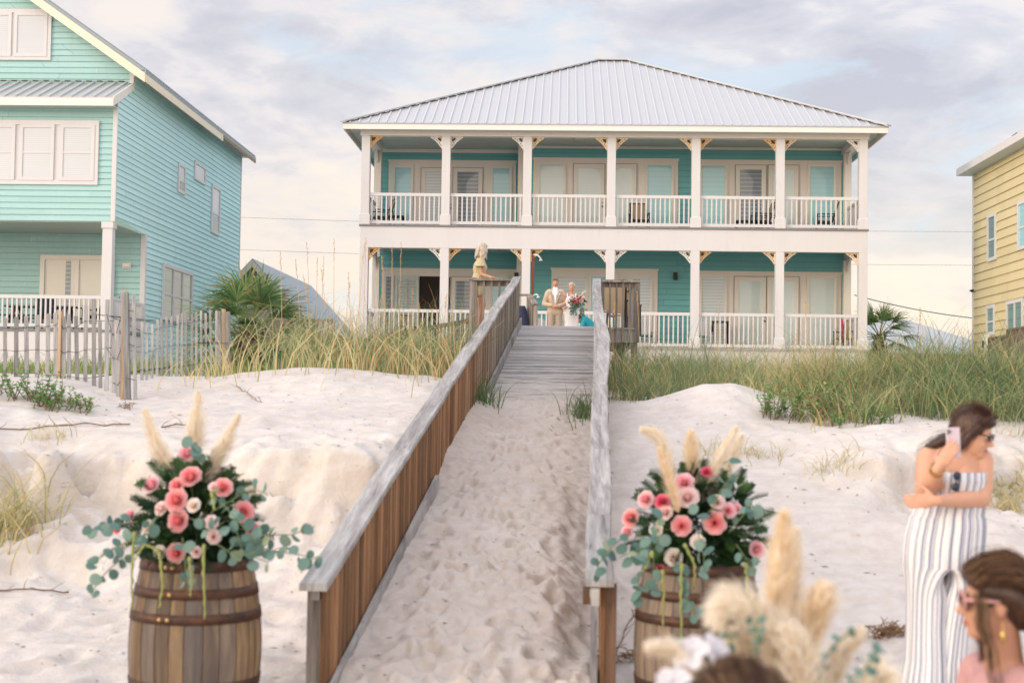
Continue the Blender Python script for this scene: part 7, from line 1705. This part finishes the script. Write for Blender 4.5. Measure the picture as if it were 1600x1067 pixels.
for s_ in (-1, 1): cap_(mb, V_(-.06, s_ * .08, .86), V_(-.03 + .05 * (s_ < 0), s_ * .08, .47), .085, .055); cap_(mb, V_(-.03 + .05 * (s_ < 0), s_ * .08, .47), V_(-.05, s_ * .08, .07), .055, .037); cap_(mb, V_(-.06, s_ * .08, .04), V_(.1, s_ * .08, .03), .04, .03)
remesh('body', mb, .01, SK_T, pl, 4); face_(pl, L, Rm)
hb = MB(); hb.ball(L(-.03, 0, .045), (.102, .094, .098), 16, 10, Rm); hb.ball(L(.01, 0, .085), (.075, .07, .036), 14, 8, Rm); random.seed(3)
for k in range(26):
    an = random.uniform(.9, 5.4); st = L(-.03 + .085 * math.cos(an), .085 * math.sin(an), .02); dn = [st]
    for j in range(4): dn.append(dn[-1] + Vector((random.uniform(-.03, .03), random.uniform(-.03, .03), -.055)))
    hb.tube(dn, [.03, .032, .03, .026, .01], 7)
remesh('hair', hb, .009, HR_W, pl, 2)
romp = mat('cream_print_cloth', (.46, .38, .22), .8, .4, scale=30)
rm = MB(); rm.ball(V_(-.06, 0, 1.18), (.138, .16, .20)); rm.ball(V_(-.065, 0, 1.0), (.145, .165, .15)); rm.ball(V_(-.07, 0, .92), (.15, .17, .14)); cap_(rm, V_(-.05, -.11, 1.33), V_(-.05, .13, 1.33), .062, .062)
for s_ in (-1, 1): cap_(rm, V_(-.06, s_ * .08, .86), V_(-.05, s_ * .09, .7), .105, .11)
remesh('romper', rm, .011, romp, pl, 3)
rf_ = MB()
for s_ in (-1, 1):
    rings = []
    for i in range(5): t = i / 4; rings.append([V_(-.04 + (.065 + .05 * t) * (1 + .14 * t * math.sin(7 * q)) * math.cos(q), s_ * (.15 + .05 * t) + (.05 + .035 * t) * math.sin(q), 1.38 - .17 * t) for q in np.linspace(0, 2 * math.pi, 29)[:-1]])
    rf_.loft(rings, cap=False)
rf_.build('sleeve_ruffle', romp, pl)
random.seed(33)
# ================================================================== porch furniture
tanf = mat('tan_sling_fabric', (.36, .28, .18), .85, .08, scale=30); blk = M['black']; wpl = M['white']; tcu = mat('teal_cushion', (.01, .17, .19), .85)
def sling_chair(name='patio_chair', label='', group=None, back=tanf):
    o = root(name, (0, 0, 0), label, 'chair', group)
    m = MB(); m.prism([(-.25, .22, .46), (-.25, .40, 1.02), (-.25, .43, 1.02), (-.25, .25, .45)], (.5, 0, 0)); m.build('backrest', back, o)
    m = MB(); m.prism([(-.25, -.26, .44), (-.25, .22, .40), (-.25, .22, .43), (-.25, -.26, .47)], (.5, 0, 0)); m.build('seat', back, o)
    m = MB()
    for s in (-1, 1): m.bar((s * .27, .2, .4), (s * .27, .43, 1.06), .035, .04, (1, 0, 0)); m.bar((s * .27, -.28, .43), (s * .27, .24, .4), .03, .04)
    m.bar((-.27, .425, 1.045), (.27, .425, 1.045), .035, .035); m.build('frame', blk, o)
    for s in (-1, 1):
        t = MB(); t.mm((s * .30 - .028, -.28, .64), (s * .30 + .028, .30, .67)); t.build('armrest', blk, o)
        for y, q in ((-.26, -.02), (.30, .08)): t = MB(); t.bar((s * .29, y, .64), (s * .29, y + q, 0), .035, .035, (1, 0, 0)); t.build('leg', blk, o)
    return o
def place(o, p, rz, label=None): o.location = p; o.rotation_euler = (0, 0, rz); o['label'] = label or o['label']; return o
c0 = sling_chair(label='x', group='dark sling chairs on the upper porch')
xu = lambda px, Y=46.4: P(px, 330, Y).x
place(c0, (xu(596), 46.5, z_deck), R(-70), 'dark sling chair at the far left end of the upper porch')
place(copy_tree(c0), (xu(1000), 46.6, z_deck), R(5), 'dark sling chair facing the sea near the middle of the upper porch')
place(copy_tree(c0), (xu(1190), 46.5, z_deck), R(-82), 'dark sling chair left of the sixth upper column with its tall back edge on')
place(copy_tree(c0), (xu(1208), 47.0, z_deck), R(-100), 'dark sling chair half behind the sixth upper column')
place(copy_tree(c0), (xu(1290), 46.5, z_deck), R(-96), 'dark sling chair at the right end of the upper porch seen side on')
def low_table(p, w, d, h, label, m_=blk, name='side_table', cat='table'):
    o = root(name, (0, 0, 0), label, cat); t = MB(); t.box((0, 0, h), (w, d, .04)); t.build('tabletop', m_, o)
    for sx in (-1, 1):
        for sy in (-1, 1): t = MB(); t.bar((sx * (w / 2 - .04), sy * (d / 2 - .04), h - .02), (sx * (w / 2 - .02), sy * (d / 2 - .02), 0), .04, .04); t.build('leg', m_, o)
    o.location = p; return o
low_table((xu(1168), 46.5, z_deck), .75, .5, .42, 'low dark table beside the chairs on the right of the upper porch')
low_table((xu(620), 46.4, z_deck), .5, .45, .45, 'small dark table beside the chair at the left end of the upper porch')
def adirondack(label):
    o = root('porch_chair', (0, 0, 0), label, 'chair', 'white slatted chairs on the lower porch')
    m = MB()
    for i in range(5): m.prism([(-.25 + i * .105, .16, .34), (-.25 + i * .105, .40, 1.0 - .03 * abs(i - 2)), (-.25 + i * .105, .42, 1.0 - .03 * abs(i - 2)), (-.25 + i * .105, .19, .33)], (.085, 0, 0))
    m.build('backrest', wpl, o); m = MB(); m.box((0, -.05, .36), (.52, .5, .03)); m.build('seat', wpl, o); m = MB(); m.box((0, -.06, .42), (.46, .42, .09)); m.build('cushion', tcu, o, bevel=.03)
    for s in (-1, 1):
        t = MB(); t.box((s * .31, 0, .58), (.11, .62, .025)); t.build('armrest', wpl, o)
        for y in (-.26, .28): t = MB(); t.mm((s * .3 - .03, y - .03, 0), (s * .3 + .03, y + .03, .567)); t.build('leg', wpl, o)
    return o
a0 = adirondack('white slatted porch chair with teal cushion just right of the landing deck'); xl_ = lambda px, Y=46.6: P(px, 510, Y).x
place(a0, (xl_(1007), 46.7, z_floor), R(8)); place(copy_tree(a0), (xl_(1096), 46.7, z_floor), R(-20), 'white slatted porch chair with teal cushion behind the fourth lower column')
place(copy_tree(a0), (xl_(842), 46.7, z_floor), R(0), 'white slatted porch chair partly hidden left of the man in the beige suit')
low_table((xl_(1128), 47.1, z_floor), .6, .5, .95, 'tall dark side table between the lower porch chairs and the double doors')
place(sling_chair('porch_chair', 'dark chair draped with towels at the right end of the lower porch'), (xl_(1322), 46.6, z_floor), R(-40))
fl_ = root('beach_umbrella', (xl_(1312), 46.3, z_floor), 'folded pink beach umbrella leaning at the right end of the lower porch', 'umbrella'); b = Vector((xl_(1312), 46.3, z_floor)); m = MB(); m.tube([b + Vector((0, 0, .25)), b + Vector((.02, .05, .7)), b + Vector((.05, .1, 1.05))], [.03, .06, .015], 10); m.build('canopy', mat('pink_cloth', (.5, .06, .12), .8), fl_); m = MB(); m.tube([b, b + Vector((.055, .11, 1.15))], .012, 6); m.build('pole', wpl, fl_)
place(sling_chair('porch_chair', 'dark chair behind the lower porch rail at the left doorway'), (xl_(640), 46.8, z_floor), R(30))
# tan backed tall chairs on the landing
t0 = sling_chair('patio_chair', 'tan sling chair with its back to the sea behind the right landing rail', 'tan sling chairs on the landing'); t0.scale = (1.0, 1, 1.0)
p = P(956, 500, 29.); place(t0, (p.x, 29.2, 3.13), R(180))
p = P(977, 500, 29.6); place(copy_tree(t0), (p.x, 30.2, 3.13), R(165), 'tan sling chair half hidden behind the end post of the right landing rail')
# picnic table on the left house's porch
pt_ = root('picnic_table', (-14.9, 42.6, z_pb - .06), 'dark wooden picnic table behind the white porch rail of the gabled house', 'table'); zz = z_pb - .06
pw_ = wood('picnic_table_wood', (.05, .03, .02), (.12, .075, .05), (.2, .13, .09), (.8, 9, 9), 2.)
xa, xb = P(12, 480, 42.6).x, P(122, 480, 42.6).x
m = MB()
for i in range(5): m.mm((xa, 42.25 + i * .15, zz + .72), (xb, 42.385 + i * .15, zz + .76))
m.build('tabletop', pw_, pt_)
for y in (41.75, 43.35): m = MB(); m.mm((xa, y - .13, zz + .42), (xb, y + .13, zz + .46)); m.build('bench', pw_, pt_)
for x in (xa + .3, xb - .3):
    for s in (-1, 1): m = MB(); m.bar((x, 42.6 + s * .2, zz + .72), (x, 42.6 + s * .75, zz), .05, .1, (1, 0, 0)); m.build('leg', pw_, pt_)
    m = MB(); m.bar((x + .055, 41.8, zz + .4), (x + .055, 43.4, zz + .4), .05, .1); m.build('crossbar', pw_, pt_)
for k, (px, rz) in enumerate(((82, 40), (150, -40), (158, -70))):
    place(sling_chair('porch_chair', 'x', 'dark chairs around the picnic table', blk), (P(px, 480, 42.2).x, 41.9 + .3 * k, zz), R(rz), ['dark chair in front of the middle of the picnic table', 'dark chair right of the picnic table', 'dark chair closest to the porch post of the gabled house'][k])
# signpost stake on the right dune
p = P(1551, 640, 17.5); m = MB(); g_ = G(p.x, 17.5); m.bar((p.x, 17.5, g_ - .3), P(1550, 553, 17.5), .035, .035, (0, 1, 0)); tag(m.build('marker_stake', W_up, None, (p.x, 17.5, g_)), 'thin grey wooden stake standing in the right dune grass', 'stake')
bpy.context.view_layer.update()
